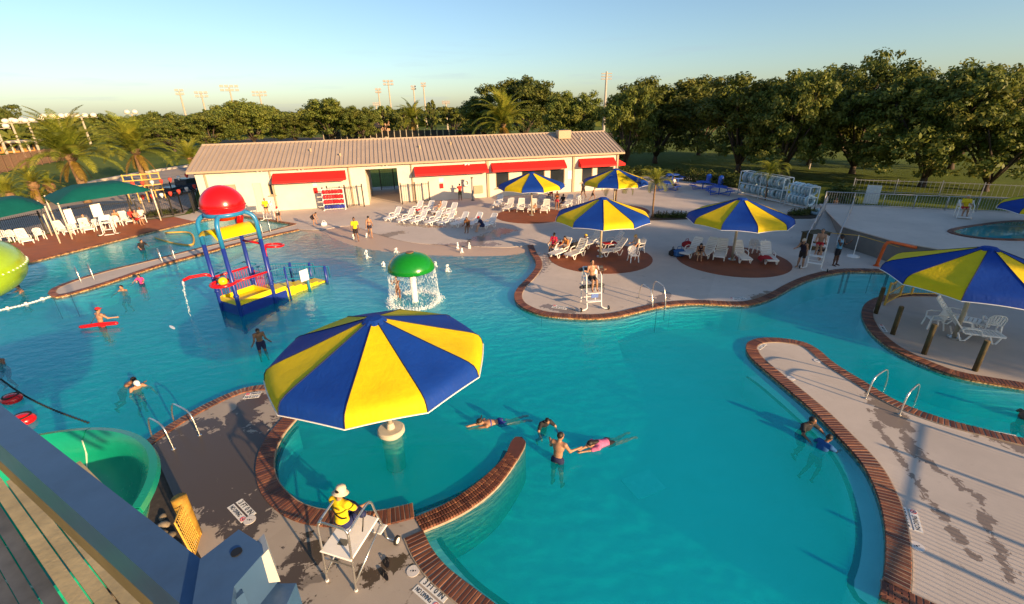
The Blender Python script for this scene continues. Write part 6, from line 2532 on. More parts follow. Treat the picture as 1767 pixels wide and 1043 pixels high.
MB().tube(catmull([P(268, 411, WATER_Z + .05) - Vector(t.location), P(300, 420, WATER_Z + .05) - Vector(t.location), P(332, 422, WATER_Z + .05) - Vector(t.location), P(327, 402, WATER_Z + .1) - Vector(t.location), P(285, 402, WATER_Z + .1) - Vector(t.location)], 0.4), 0.07, 8).build('pipe_frame', M_ROPEO, t, True)

# ================================================================ BEYOND THE FENCE
M_POLE = mk('pale_pole', (0.40, 0.34, 0.25), 0.6)
M_LAMP = mk('lamp_housing', (0.34, 0.31, 0.27), 0.5)
M_GLOBE = mk('lamp_globe', (0.78, 0.70, 0.58), 0.3)


def sports_light(head, base, label, rows=2, cols=4, s=1.0):
    p = P(*base)
    h = HZ(head[0], head[1], p)
    k = (p - CPOS).length / 100
    t = thing('floodlight_pole', label, 'light pole', (p.x, p.y, 0), math.atan2(p.y, p.x) - PI / 2, 'ball field floodlight poles')
    MB().tube([(0, 0, -0.1), (0, 0, h)], [0.19 * k, 0.10 * k], 8).build('pole', M_POLE, t)
    w = 1.1 * k * s
    for r in range(rows):
        z = h - 0.55 * k * s * r
        MB().box((0, 0, z), (w * (cols - 1) * 0.62 + 0.3, 0.12, 0.10)).build('crossarm', M_LAMP, t)
        for c in range(cols):
            MB().box(((c - (cols - 1) / 2) * w * 0.62, -0.22, z + 0.18 * k), (0.5 * w, 0.32, 0.36 * k * s), (R(-20), 0, 0), 0, 0.05).build('lamp', M_LAMP, t)


for i, (hd, bs, c, s, lab) in enumerate([((316, 158), (328, 226), 2, 1, 'far floodlight pole with a small dark head, leftmost over the grove'), ((351, 162), (363, 224), 3, 1, 'pale floodlight pole second from the left over the grove'), ((402, 151), (412, 222), 4, 1.1, 'floodlight pole with the widest lamp bank over the grove'), ((456, 161), (460, 220), 4, .9, 'floodlight pole with a pale lamp bank right of the grove top'), ((652, 156), (661, 226), 2, .9, 'floodlight pole just left of the tallest one'), ((665, 142), (679, 224), 3, 1, 'tallest floodlight pole near the middle of the photo'), ((713, 151), (720, 222), 2, .8, 'floodlight pole against the small purple cloud'), ((729, 146), (737, 222), 2, .8, 'tall thin floodlight pole right of the cloud'), ((645, 180), (654, 224), 3, .6, 'low far pole with a wide head left of the tall pair'), ((740, 180), (744, 220), 1, .6, 'short pole right of the thin tall one'), ((768, 177), (773, 228), 4, .6, 'pale pole with a flat wide head above the roof')]):
    sports_light(hd, bs, lab, 2 if c > 1 else 1, c, s)


def globe_light(head, base, n, label):
    p = P(*base)
    h = HZ(head[0], head[1], p)
    k = (p - CPOS).length / 100
    t = thing('globe_lamp_pole', label, 'light pole', (p.x, p.y, 0), math.atan2(p.y, p.x) - PI / 2, 'globe lamp poles by the courts')
    MB().tube([(0, 0, -0.1), (0, 0, h)], [0.17 * k, 0.11 * k], 8).build('pole', M_POLE, t)
    MB().box((0, 0, h), (n * 0.95 * k, 0.15, 0.12)).build('crossarm', M_LAMP, t)
    for c in range(n):
        MB().ball(((c - (n - 1) / 2) * 1.0 * k, 0, h + 0.3 * k), (0.42 * k, 0.42 * k, 0.34 * k), 8, 6).build('globe', M_GLOBE, t, True)


for hd, bs, n, lab in (((2, 222), (20, 282), 3, 'globe lamp pole at the left edge, nearest of its row'), ((20, 213), (44, 272), 4, 'globe lamp pole with a crowded head, second from the left'), ((50, 211), (70, 266), 4, 'globe lamp pole third from the left'), ((107, 204), (118, 252), 4, 'globe lamp pole above the large palm'), ((144, 203), (158, 252), 4, 'globe lamp pole right of the large palm'), ((236, 197), (242, 244), 2, 'single thin lamp pole in the grove behind the right palm')):
    globe_light(hd, bs, n, lab)
# utility mast and street lamp among the right trees
p = P(1041, 236)
h = HZ(1041, 124, p)
t = thing('utility_mast', 'tall utility mast with crossarms over the trees right of the middle', 'mast', (p.x, p.y, 0))
MB().tube([(0, 0, 0), (0, 0, h)], [0.5, 0.3], 8).build('pole', M_LAMP, t)
for z in (0.97, 0.93, 0.89):
    MB().box((0, 0, h * z), (3.4, 0.3, 0.3)).build('crossarm', M_LAMP, t)
p = P(1396, 292)
h = HZ(1402, 148, p)
t = thing('street_lamp', 'street lamp head showing among the right hand oaks', 'street lamp', (p.x, p.y, 0))
MB().tube([(0, 0, 0), (0, 0, h)], [0.12, 0.07], 8).build('pole', M_LAMP, t)
MB().lathe([(0, 0.3), (0.45, 0.2), (0.55, 0.0), (0, -0.05)], (0, 0, h), 14).build('lamp_head', M_GLOBE, t, True)

# ball field fence with dark screens
fp = [P(560, 246), P(680, 244), P(830, 242)]
a_, b_ = fp[0], fp[2]
t = thing('field_fence', 'dark screened ball field fence with pale posts behind the bath house roof', 'fence', a_)
d_ = (b_ - a_)
dirn = d_.normalized()
fa = math.atan2(d_.y, d_.x)
NF = 26
for i in range(NF + 1):
    q = d_ * (i / NF)
    MB().cyl(q, q + Vector((0, 0, 3.6)), 0.13, 6).build('post', M_POLE, t)
for i in range(NF):
    q = d_ * ((i + .5) / NF)
    MB().box(q + Vector((0, 0, 1.7)), (d_.length / NF - 0.35, 0.06, 3.2), (0, 0, fa)).build('screen', M_BLACK, t)
tag(MB().box((*P(720, 238).xy, 0.01), (160, 26, 0.03), (0, 0, fa)).build('ball_field', mk('infield_dirt', (0.17, 0.09, 0.05), 0.95, var=.2, scale=.05)), kind='structure')
p = P(655, 233)
t = thing('brick_hut', 'small tan brick hut far behind the smaller pale trunked tree', 'hut', (p.x, p.y, 0), .3)
MB().box((0, 0, 3.2), (9, 6, 6.4)).build('wall', mk('hut_brick', (0.42, 0.25, 0.15), 0.9), t)
MB().box((0, 0, 6.6), (10, 7, 0.4)).build('roof', M_ROOF, t)
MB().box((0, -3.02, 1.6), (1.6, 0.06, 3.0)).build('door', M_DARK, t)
p = P(655, 248)
t = thing('rubble_heap', 'heap of brown rubble behind the roof ridge left of the dark palm', 'heap', (p.x, p.y, 0))
for i in range(16):
    MB().ball((rn.uniform(-4, 4), rn.uniform(-1.5, 1.5), rn.uniform(0.2, 1.4)), (rn.uniform(.5, 1.2), rn.uniform(.5, 1), rn.uniform(.4, .8)), 6, 4).build('boulder', M_ROAD if i % 2 else M_TRIM, t)
# pavilion at the far left
p0, p1 = P(-40, 268), P(74, 262)
t = thing('park_pavilion', 'long low orange pavilion with a pale flat roof at the far left', 'pavilion', p0, math.atan2((p1 - p0).y, (p1 - p0).x))
pl = (p1 - p0).length
hz = HZ(40, 243, p1)
MB().box((pl / 2, 3, hz - 0.25), (pl + 1.5, 9, 0.5)).build('roof', mk('pale_roof', (0.62, 0.48, 0.30), 0.6), t)
MB().box((pl * .5, 5, hz / 2 - 0.3), (pl - 3, 4, hz - 0.6)).build('wall', mk('orange_wall', (0.46, 0.21, 0.05), 0.8, var=.2), t)
for i in range(8):
    MB().box((pl * (i + .5) / 8, -0.6, hz / 2 - 0.25), (0.4, 0.4, hz - 0.5)).build('column', M_POLE, t)
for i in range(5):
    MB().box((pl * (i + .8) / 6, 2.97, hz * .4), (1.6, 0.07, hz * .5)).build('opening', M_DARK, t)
# court fence below the globe lamps
fence('court_fence', 'tall pale court fence with dark screens at the far left', [P(0, 300), P(60, 287), P(110, 278)], 3.0, None, 3.0, 0.5, 'fence', None, mk('fence_rust', (0.16, 0.09, 0.055), 0.8), 0.12, 0.1)
# pergola lattice left of the large fence gap
p = P(258, 350)
t = thing('wood_lattice', 'orange timber lattice frame behind the end of the shade sail', 'lattice', (p.x, p.y, 0), R(35))
for i in range(5):
    MB().box((-1.6 + 0.8 * i, 0, 1.6), (0.1, 0.1, 3.2)).build('upright', M_ROPEO, t)
for k in range(4):
    MB().box((0, -0.08, 1.3 + 0.6 * k), (3.4, 0.06, 0.1)).build('slat', M_ROPEO, t)
# pickup truck beside the bath house
M_CAR = mk('dark_car_paint', (0.02, 0.03, 0.06), 0.25, spec=0.6)
p = P(322, 333)
t = thing('pickup_truck', 'dark pickup truck parked beside the left end of the bath house', 'truck', (p.x, p.y, 0), R(75))
cb = MB()
prof = [(-2.6, 0.45), (-2.6, 1.0), (-0.5, 1.05), (-0.4, 1.75), (0.9, 1.75), (1.5, 1.12), (2.5, 1.0), (2.6, 0.45)]
vs = [(x, -0.9, z) for x, z in prof] + [(x, 0.9, z) for x, z in prof]
n = len(prof)
cb.add(vs, [tuple(range(n)), tuple(range(2 * n - 1, n - 1, -1))] + [(i, n + i, n + (i + 1) % n, (i + 1) % n) for i in range(n)])
cb.build('body', M_CAR, t)
for s in (-1, 1):
    MB().box((0.25, s * 0.905, 1.42), (1.3, 0.02, 0.45)).build('side_window', M_GLASS, t)
    for x in (-1.65, 1.65):
        w = MB().tube([(x, s * 0.72, 0.38), (x, s * 0.95, 0.38)], 0.38, 16).build('wheel', M_TYRE, t)
        MB().tube([(x, s * 0.94, 0.38), (x, s * 0.96, 0.38)], 0.22, 12).build('rim', M_STEEL, w)
    MB().box((2.61, s * 0.65, 0.8), (0.04, 0.35, 0.2)).build('headlight', M_WHITE, t)
MB().box((1.22, 0, 1.45), (0.02, 1.5, 0.5), (0, R(-43), 0)).build('windscreen', M_GLASS, t)
# strings of pennants over the lot
M_PENR = mk('red_pennant', (0.6, 0.06, 0.04), 0.7)
for (a, b, za, zb, lab, k) in (((228, 366), (350, 350), 3.0, 3.4, 'higher string of red and white pennants over the parking lot', 9), ((240, 372), (345, 356), 2.0, 2.3, 'lower string of red and white pennants over the parking lot', 8)):
    pa_, pb_ = P(*a), P(*b)
    t = thing('pennant_string', lab, 'pennants', (pa_.x, pa_.y, 0), 0, 'pennant strings left of the bath house')
    pts = [(pa_.lerp(pb_, i / 20) - pa_) + Vector((0, 0, za + (zb - za) * i / 20 - 0.3 * math.sin(PI * i / 20))) for i in range(21)]
    MB().tube(pts, 0.012, 4).build('cord', M_BLACK, t)
    for s in (0, -1):
        MB().cyl((pts[s].x, pts[s].y, 0), pts[s], 0.04, 6).build('pole', M_BLACK, t)
    for i, q in enumerate(resample(pts, count=k)):
        m = MB()
        m.lathe([(0.0, 0.0), (0.17, -0.06), (0.17, -0.25), (0.03, -0.5), (0, -0.5)], q, 8)
        m.build('pennant', M_PENR if i % 3 else M_WHITE, t)
# chain fence of the lawn, far right
fence('lawn_fence', 'thin pale fence crossing the dark lawn behind the raised pool', [P(1470, 332), P(1620, 338), P(1767, 346)], 1.4, None, 4.0, 0.35, 'fence', None, M_GALV, 0.02, 0.04)

# loose gear on the deck
def bag(p, s, mat, rz, label, group=None, z=0.0):
    t = thing('bag', label, 'bag', (p[0], p[1], z), rz, group)
    MB().box((0, 0, 0.2 * s), (0.55 * s, 0.32 * s, 0.4 * s), None, 0, 0.1 * s).build('body', mat, t)
    MB().tube([(-0.15 * s, 0, 0.38 * s), (-0.1 * s, 0, 0.55 * s), (0.1 * s, 0, 0.55 * s), (0.15 * s, 0, 0.38 * s)], 0.02, 5).build('handle', mat, t)


M_BAGB = mk('blue_bag_cloth', (0.02, 0.10, 0.30), 0.8)
M_BAGK = mk('black_bag_cloth', (0.015, 0.015, 0.02), 0.8)
M_BAGR = mk('dark_red_cloth', (0.25, 0.012, 0.02), 0.8)
t = thing('cooler', 'blue cooler box on the deck beside the person in red', 'cooler', P(962, 440), 0.3)
MB().box((0, 0, 0.2), (0.6, 0.4, 0.4), None, 0, 0.04).build('body', M_BAGB, t)
MB().box((0, 0, 0.43), (0.62, 0.42, 0.07), None, 0, 0.02).build('lid', M_WHITE, t)
bag(P(964, 429), 1.1, M_BAGR, 0.4, 'dark red bag standing behind the blue cooler')
bag(P(1171, 443), 1.2, M_BAGB, 0.2, 'bright blue bag at the left edge of the right rust pad')
bag(P(1160, 441), 1.0, M_BAGK, 0.9, 'dark bag left of the bright blue bag')
bag(P(1183, 436), 1.0, M_BAGR, 0.5, 'dark red bag lying on the towel lounger', None, 0.36)
bag(P(992, 438), 1.0, M_BAGK, 0.5, 'black bag piled on the lounger left of the middle pole', None, 0.36)


def towel(p, rz, w, l, mat, label, z=0.39):
    t = thing('towel', label, 'towel', (p[0], p[1], z), rz, 'towels left on loungers')
    V, F = [], []
    n = 9
    for j in range(n):
        for i in range(n):
            x, y = (i / (n - 1) - .5) * w, (j / (n - 1) - .5) * l
            d = max(0, abs(x) - 0.29)
            V.append((x if d == 0 else math.copysign(0.29 + d * .35, x), y, 0.02 * math.sin(7 * x + 3 * y) - d * 0.9))
    F = [(j * n + i, j * n + i + 1, (j + 1) * n + i + 1, (j + 1) * n + i) for j in range(n - 1) for i in range(n - 1)]
    m = MB().add(V, F)
    m.add([(x, y, z_ - 0.012) for x, y, z_ in V], [tuple(reversed(f)) for f in F])
    m.build('cloth', mat, t, True)


M_TOWR = mk('red_towel_cloth', (0.42, 0.012, 0.02), 0.9, var=.2)
M_TOWB = mk('grey_towel_cloth', (0.3, 0.36, 0.4), 0.9, var=.2)
towel(P(1320, 455), R(-10), 1.0, 0.7, M_TOWR, 'red towel spread over the right lounger on the right rust pad', 0.40)
towel(P(719, 369), R(-30), 0.8, 0.6, M_TOWR, 'red towel on the leftmost back row lounger')
towel(P(1050, 428), R(-75), 0.7, 0.9, M_TOWR, 'red towel on the lounger behind the side on one')
towel(P(132, 404), R(70), 0.6, 0.5, M_TOWB, 'grey towel on the chair by the shade sail post', 0.46)
p = P(483, 405)
bag(P(560, 390), 0.8, M_WHITE, 0.3, 'white cloth bag lying on the deck near the play tower')
# ================================================================ PEOPLE
def surface_nets(D, org, vox):
    """isosurface of a numpy field as one closed quad mesh"""
    S = D < 0
    nx, ny, nz = D.shape
    c = np.zeros((nx - 1, ny - 1, nz - 1), np.int8)
    for i in (0, 1):
        for j in (0, 1):
            for k in (0, 1):
                c += S[i:nx - 1 + i, j:ny - 1 + j, k:nz - 1 + k]
    act = (c > 0) & (c < 8)
    idx = -np.ones(act.shape, np.int64)
    cells = np.argwhere(act)
    idx[act] = np.arange(len(cells))
    pos = np.zeros((len(cells), 3))
    cnt = np.zeros(len(cells))
    corners = [(i, j, k) for i in (0, 1) for j in (0, 1) for k in (0, 1)]
    for a in range(8):
        for b in range(a + 1, 8):
            pa_, pb_ = np.array(corners[a]), np.array(corners[b])
            if np.abs(pa_ - pb_).sum() != 1:
                continue
            va = D[cells[:, 0] + pa_[0], cells[:, 1] + pa_[1], cells[:, 2] + pa_[2]]
            vb = D[cells[:, 0] + pb_[0], cells[:, 1] + pb_[1], cells[:, 2] + pb_[2]]
            cr = (va < 0) != (vb < 0)
            t = np.where(cr, va / np.where(cr, va - vb, 1), 0)
            pos[cr] += (pa_ + (pb_ - pa_) * t[:, None])[cr]
            cnt[cr] += 1
    pos = (pos / np.maximum(cnt, 1)[:, None] + cells) * vox + org
    faces = []
    for ax in range(3):
        sh = [0, 0, 0]
        sh[ax] = 1
        A = S[:nx - sh[0], :ny - sh[1], :nz - sh[2]]
        B = S[sh[0]:, sh[1]:, sh[2]:]
        e = np.argwhere(A != B)
        o1, o2 = [a for a in range(3) if a != ax]
        e = e[(e[:, o1] > 0) & (e[:, o2] > 0) & (e[:, o1] < D.shape[o1] - 1) & (e[:, o2] < D.shape[o2] - 1)]
        q = []
        for d1, d2 in ((1, 1), (0, 1), (0, 0), (1, 0)):
            f = e.copy()
            f[:, o1] -= d1
            f[:, o2] -= d2
            q.append(idx[f[:, 0], f[:, 1], f[:, 2]])
        q = np.stack(q, 1)
        ins = A[e[:, 0], e[:, 1], e[:, 2]]
        flip = ins if ax != 1 else ~ins
        q[~flip] = q[~flip][:, ::-1]
        faces.append(q)
    return pos, np.concatenate(faces)


def sdf_mesh(name, prims, vox, mat, k=0.03):
    """prims: ('c', a, b, ra, rb) tapered capsule; ('e', centre, radii, matrix or None) ellipsoid; optional trailing blend"""
    lo = np.full(3, 1e9)
    hi = -lo
    for p in prims:
        if p[0] == 'c':
            for q, r in ((p[1], p[3]), (p[2], p[4])):
                lo = np.minimum(lo, np.array(q) - r)
                hi = np.maximum(hi, np.array(q) + r)
        else:
            r = max(p[2])
            lo = np.minimum(lo, np.array(p[1]) - r)
            hi = np.maximum(hi, np.array(p[1]) + r)
    lo -= vox * 3
    hi += vox * 3
    n = np.ceil((hi - lo) / vox).astype(int) + 1
    D = np.full(n, 1.0)
    ax = [lo[i] + vox * np.arange(n[i]) for i in range(3)]
    for p in prims:
        if p[0] == 'c':
            a, b, ra, rb = np.array(p[1], float), np.array(p[2], float), p[3], p[4]
            pl, ph = np.minimum(a - ra, b - rb), np.maximum(a + ra, b + rb)
        else:
            c, rr = np.array(p[1], float), np.array(p[2], float)
            pl, ph = c - max(rr), c + max(rr)
        kk = p[-1] if (p[0] == 'c' and len(p) > 5) or (p[0] == 'e' and len(p) > 4) else k
        pl, ph = pl - kk * 2 - vox * 2, ph + kk * 2 + vox * 2
        i0 = np.clip(np.floor((pl - lo) / vox).astype(int), 0, n - 1)
        i1 = np.clip(np.ceil((ph - lo) / vox).astype(int) + 1, 1, n)
        X = ax[0][i0[0]:i1[0], None, None]
        Y = ax[1][None, i0[1]:i1[1], None]
        Z = ax[2][None, None, i0[2]:i1[2]]
        if p[0] == 'c':
            d = b - a
            L = d @ d + 1e-12
            h = np.clip(((X - a[0]) * d[0] + (Y - a[1]) * d[1] + (Z - a[2]) * d[2]) / L, 0, 1)
            f = np.sqrt((X - a[0] - h * d[0]) ** 2 + (Y - a[1] - h * d[1]) ** 2 + (Z - a[2] - h * d[2]) ** 2) - (ra + (rb - ra) * h)
        else:
            x, y, z = X - c[0], Y - c[1], Z - c[2]
            if p[3] is not None:
                m = np.array(p[3].to_3x3().transposed())
                x, y, z = m[0, 0] * x + m[0, 1] * y + m[0, 2] * z, m[1, 0] * x + m[1, 1] * y + m[1, 2] * z, m[2, 0] * x + m[2, 1] * y + m[2, 2] * z
            k0 = np.sqrt((x / rr[0]) ** 2 + (y / rr[1]) ** 2 + (z / rr[2]) ** 2)
            f = (k0 - 1) * min(rr) * 0.95 + 0 * k0
        sub = D[i0[0]:i1[0], i0[1]:i1[1], i0[2]:i1[2]]
        h = np.clip(0.5 + 0.5 * (sub - f) / kk, 0, 1)
        D[i0[0]:i1[0], i0[1]:i1[1], i0[2]:i1[2]] = sub * (1 - h) + f * h - kk * h * (1 - h)
    V, F = surface_nets(D, lo, vox)
    me = bpy.data.meshes.new(name)
    me.from_pydata(V.tolist(), [], F.tolist())
    me.polygons.foreach_set('use_smooth', [True] * len(me.polygons))
    me.materials.append(mat)
    me.update()
    return me


def skin_mat(name, c):
    t = NT(name)
    co = t.coord('Object')
    f = t.noise(co, 5, 4)
    v = Vector(c)
    k = t.mix(f, tuple(v * 0.85), tuple(v * 1.12))
    t.b.inputs['Subsurface Weight'].default_value = 0.08
    t.b.inputs['Subsurface Radius'].default_value = (0.02, 0.008, 0.004)
    return t.set(col=k, rough=0.45, spec=0.4)


SK = {'dark': skin_mat('dark_skin', (0.10, 0.045, 0.024)), 'brown': skin_mat('brown_skin', (0.22, 0.105, 0.055)), 'tan': skin_mat('tan_skin', (0.38, 0.20, 0.115)), 'fair': skin_mat('fair_skin', (0.55, 0.32, 0.21))}
_cm = {}


def cloth(name, c):
    if name not in _cm:
        _cm[name] = mk(name, c, 0.85, var=0.15, scale=9, bump=0.2, bscale=25)
    return _cm[name]


M_HAIR = mk('dark_hair', (0.012, 0.009, 0.007), 0.55, var=0.3, scale=20, bump=0.4)
M_EYE = mk('eye', (0.015, 0.012, 0.01), 0.2)


def rotx(a):
    return Matrix.Rotation(a, 3, 'X')


def person(p, rz, label, pose=None, skin='brown', top=None, bottom=('navy_shorts', (0.012, 0.015, 0.05)), h=1.0, hair='short', hat=None, vox=0.016, group=None, z=0.0, female=False, pitch=0.0, roll=0.0, extra=None):
    """figure facing -y before rotation. pose: joint angles in degrees"""
    q = dict(lean=0, twist=0, hipL=0, hipR=0, kneeL=0, kneeR=0, spread=4, shL=5, shR=5, abL=10, abR=10, elL=12, elR=12, head=0, yaw=0, elinL=0, elinR=0)
    q.update(pose or {})
    g = lambda k: R(q[k])
    fem = 0.92 if female else 1.0
    J = {}
    pel = Vector((0, 0, 0.95))
    T = rotx(g('lean'))            # lean forward is towards -y
    up = T @ Vector((0, 0, 1))
    fw = T @ Vector((0, -1, 0))
    chest = pel + up * 0.36
    neck = pel + up * 0.54
    Hd = Matrix.Rotation(g('yaw'), 3, 'Z') @ T @ rotx(g('head'))
    hup, hfw = Hd @ Vector((0, 0, 1)), Hd @ Vector((0, -1, 0))
    hc = neck + up * 0.03 + hup * 0.135 + hfw * 0.02
    sk = []
    # trunk
    sk.append(('e', pel + up * 0.00, (0.155 * (1.05 if female else 1), 0.115, 0.125), T))
    sk.append(('e', pel + up * 0.17, (0.130 * fem, 0.095, 0.15), T))
    sk.append(('e', chest, (0.165 * fem, 0.112, 0.16), T))
    sk.append(('c', neck - up * 0.03, neck + up * 0.06 + hup * 0.03, 0.058, 0.05))
    if female:
        for s in (-1, 1):
            sk.append(('e', chest + fw * 0.075 + T @ Vector((s * 0.07, 0, -0.01)), (0.06, 0.06, 0.06), None))
    # head with jaw, nose, brow and ears
    sk.append(('e', hc, (0.078, 0.098, 0.112), Hd, 0.02))
    sk.append(('e', hc + hfw * 0.035 - hup * 0.06, (0.056, 0.055, 0.06), Hd, 0.02))
    sk.append(('c', hc + hfw * 0.092 + hup * 0.01, hc + hfw * 0.112 - hup * 0.028, 0.010, 0.015, 0.008))
    sk.append(('c', hc + hfw * 0.088 + Hd @ Vector((-.03, 0, .032)), hc + hfw * 0.088 + Hd @ Vector((.03, 0, .032)), 0.012, 0.012, 0.012))
    sk.append(('c', hc + hfw * 0.086 + Hd @ Vector((-.02, 0, -.062)), hc + hfw * 0.086 + Hd @ Vector((.02, 0, -.062)), 0.010, 0.010, 0.008))
    for s in (-1, 1):
        sk.append(('e', hc + Hd @ Vector((s * 0.08, 0.005, -0.005)), (0.012, 0.02, 0.03), Hd, 0.008))
    sh_pr, pant, sho = [], [], {}
    hands = []
    for s, k in ((-1, 'R'), (1, 'L')):
        # arm
        sh = neck - up * 0.055 + T @ Vector((s * 0.178 * fem, 0, 0))
        a, b = g('sh' + k), g('ab' + k)
        d = T @ (Matrix.Rotation(-s * b, 3, 'Y') @ (rotx(-a) @ Vector((0, 0, -1))))
        el = sh + d * 0.285
        inn = Matrix.Rotation(s * g('elin' + k), 3, 'Z')
        d2 = T @ (inn @ (Matrix.Rotation(-s * b * 0.6, 3, 'Y') @ (rotx(-(a + g('el' + k))) @ Vector((0, 0, -1)))))
        wr = el + d2 * 0.25
        sk.append(('c', neck - up * 0.03, sh, 0.055, 0.058))
        sk.append(('c', sh, el, 0.055 * fem, 0.040))
        sk.append(('c', el, wr, 0.041, 0.027))
        # hand: palm, four fingers, thumb
        side = d2.cross(fw if abs(d2.dot(fw)) < .9 else up).normalized()
        nrm = d2.cross(side).normalized()
        pm = wr + d2 * 0.055
        sk.append(('c', wr, pm, 0.026, 0.034))
        for f, (off, ln) in enumerate(((-0.030, 0.068), (-0.010, 0.08), (0.010, 0.075), (0.029, 0.058))):
            b0 = wr + d2 * 0.075 + side * off
            m1 = b0 + d2 * ln * 0.55 + nrm * 0.008
            e1 = m1 + d2 * ln * 0.42 + nrm * 0.022
            sk.append(('c', b0, m1, 0.0105, 0.0095, 0.006))
            sk.append(('c', m1, e1, 0.0095, 0.008, 0.006))
        tb = wr + d2 * 0.03 - side * 0.03
        sk.append(('c', tb, tb + d2 * 0.045 - side * 0.03 + nrm * 0.012, 0.012, 0.009, 0.008))
        J['el' + k], J['wr' + k], J['sh' + k], J['hand' + k] = el, wr, sh, wr + d2 * 0.09
        sh_pr += [('c', neck - up * 0.035, sh, 0.070, 0.074), ('c', sh, sh + d * 0.19, 0.073 * fem, 0.066)]
        # leg
        hp = pel + Vector((s * 0.088, 0, -0.04))
        a, kn = g('hip' + k), g('knee' + k)
        sp = Matrix.Rotation(-s * g('spread'), 3, 'Y')
        d = sp @ (rotx(-a) @ Vector((0, 0, -1)))
        kne = hp + d * 0.43
        d2 = sp @ (rotx(-a + kn) @ Vector((0, 0, -1)))
        ank = kne + d2 * 0.41
        sk.append(('c', hp, kne, 0.088 * (1.03 if female else 1), 0.056))
        sk.append(('c', kne, kne + d2 * 0.16, 0.054, 0.056))
        sk.append(('c', kne + d2 * 0.16, ank, 0.055, 0.034))
        ft = sp @ (rotx(-a + kn) @ Vector((0, -1, 0)))
        fo = ft if not q.get('point') else (ft * 0.35 + d2 * 0.9).normalized()
        hl = ank + d2 * 0.035 - fo * 0.03
        sk.append(('c', hl, ank + d2 * 0.045 + fo * 0.10, 0.034, 0.036))
        sk.append(('c', ank + d2 * 0.05 + fo * 0.09, ank + d2 * 0.055 + fo * 0.165, 0.036, 0.024))
        J['kne' + k], J['ank' + k] = kne, ank
        pant.append(('c', hp, hp + (kne - hp) * (0.62 if not female else 0.28), 0.104, 0.088))
    # place: scale, optional whole-body pitch about the pelvis
    root = thing('person', label, 'person', (p[0], p[1], z), rz, group)
    Mx = Matrix.Translation(Vector((0, 0, 0.95 * h))) @ Matrix.Rotation(pitch, 4, 'X') @ Matrix.Rotation(roll, 4, 'Y') @ Matrix.Scale(h, 4) @ Matrix.Translation((0, 0, -0.95))
    rt_ = q.get('rootz')

    def part(name, prims, mat, k=0.03, parent=root, vx=None):
        me = sdf_mesh(name, prims, (vx or vox) / (1 if h > .8 else 1), mat, k)
        me.transform(Mx)
        return link(name, me, parent)

    body = part('body', sk, SK[skin], 0.035)
    if top:
        kind, cn, cc = top
        tp = [('e', pel + up * 0.17, (0.147, 0.112, 0.17), T), ('e', chest, (0.182 * fem, 0.128, 0.168), T), ('e', pel + up * 0.03, (0.165, 0.128, 0.12), T)]
        if kind == 'shirt':
            tp += sh_pr
        elif kind == 'tank':
            tp += [('c', neck - up * 0.03 + T @ Vector((-.09, 0, 0)), chest, 0.06, 0.1), ('c', neck - up * 0.03 + T @ Vector((.09, 0, 0)), chest, 0.06, 0.1)]
        elif kind == 'bra':
            tp = [('e', chest - up * 0.02, (0.160, 0.118, 0.065), T)] + [('e', chest + fw * 0.078 + T @ Vector((s * 0.07, 0, -0.01)), (0.064, 0.064, 0.064), None) for s in (-1, 1)]
        part('top', tp, cloth(cn, cc), 0.03)
    if bottom:
        part('shorts', [('e', pel + up * 0.01, (0.168, 0.128, 0.115), T)] + pant, cloth(*bottom), 0.03)
    if hair:
        hr = [('e', hc + hup * 0.028 - hfw * 0.022, (0.086, 0.098, 0.100), Hd)]
        if hair == 'long':
            hr += [('c', hc - hfw * 0.06 - hup * 0.02, neck - up * 0.12 - fw * 0.09, 0.07, 0.06)]
        elif hair == 'bun':
            hr += [('e', hc + hup * 0.13 - hfw * 0.05, (0.05, 0.05, 0.045), None)]
        elif hair == 'tail':
            hr += [('c', hc - hfw * 0.09 + hup * 0.02, hc - hfw * 0.24 + hup * 0.10, 0.03, 0.016)]
        part('hair', hr, M_HAIR, 0.03)
    if hat:
        kind, cn, cc = hat
        if kind == 'bucket':
            m = MB().lathe([(0.0, 0.125), (0.05, 0.122), (0.088, 0.10), (0.103, 0.06), (0.108, 0.015), (0.112, 0.0), (0.165, -0.045), (0.168, -0.05), (0.112, -0.008), (0.1, 0.0)], (0, 0, 0), 24)
            me = m.mesh('hat', cloth(cn, cc), True)
            me.transform(Mx @ Matrix.Translation(hc + hup * 0.035) @ Hd.to_4x4())
            link('hat', me, root)
        else:
            part('hat', [('e', hc + hup * 0.045 - hfw * 0.01, (0.094, 0.108, 0.085), Hd), ('e', hc + hup * 0.035 + hfw * 0.11, (0.07, 0.07, 0.014), Hd)], cloth(cn, cc), 0.02)
    ey = MB()
    for s in (-1, 1):
        c = hc + hfw * 0.094 + Hd @ Vector((s * 0.031, 0, 0.012))
        ey.ball(c, 0.011, 8, 5)
    me = ey.mesh('eyes', M_EYE, True)
    me.transform(Mx)
    tag(link('eyes', me, root), kind='stuff')
    J['Mx'] = Mx
    J['chest'], J['neck'], J['up'], J['fw'], J['T'], J['pel'] = chest, neck, up, fw, T, pel
    root.location.z = z
    return root, J


def W(root, J, v):
    return root.matrix_basis @ (J['Mx'] @ Vector(v))


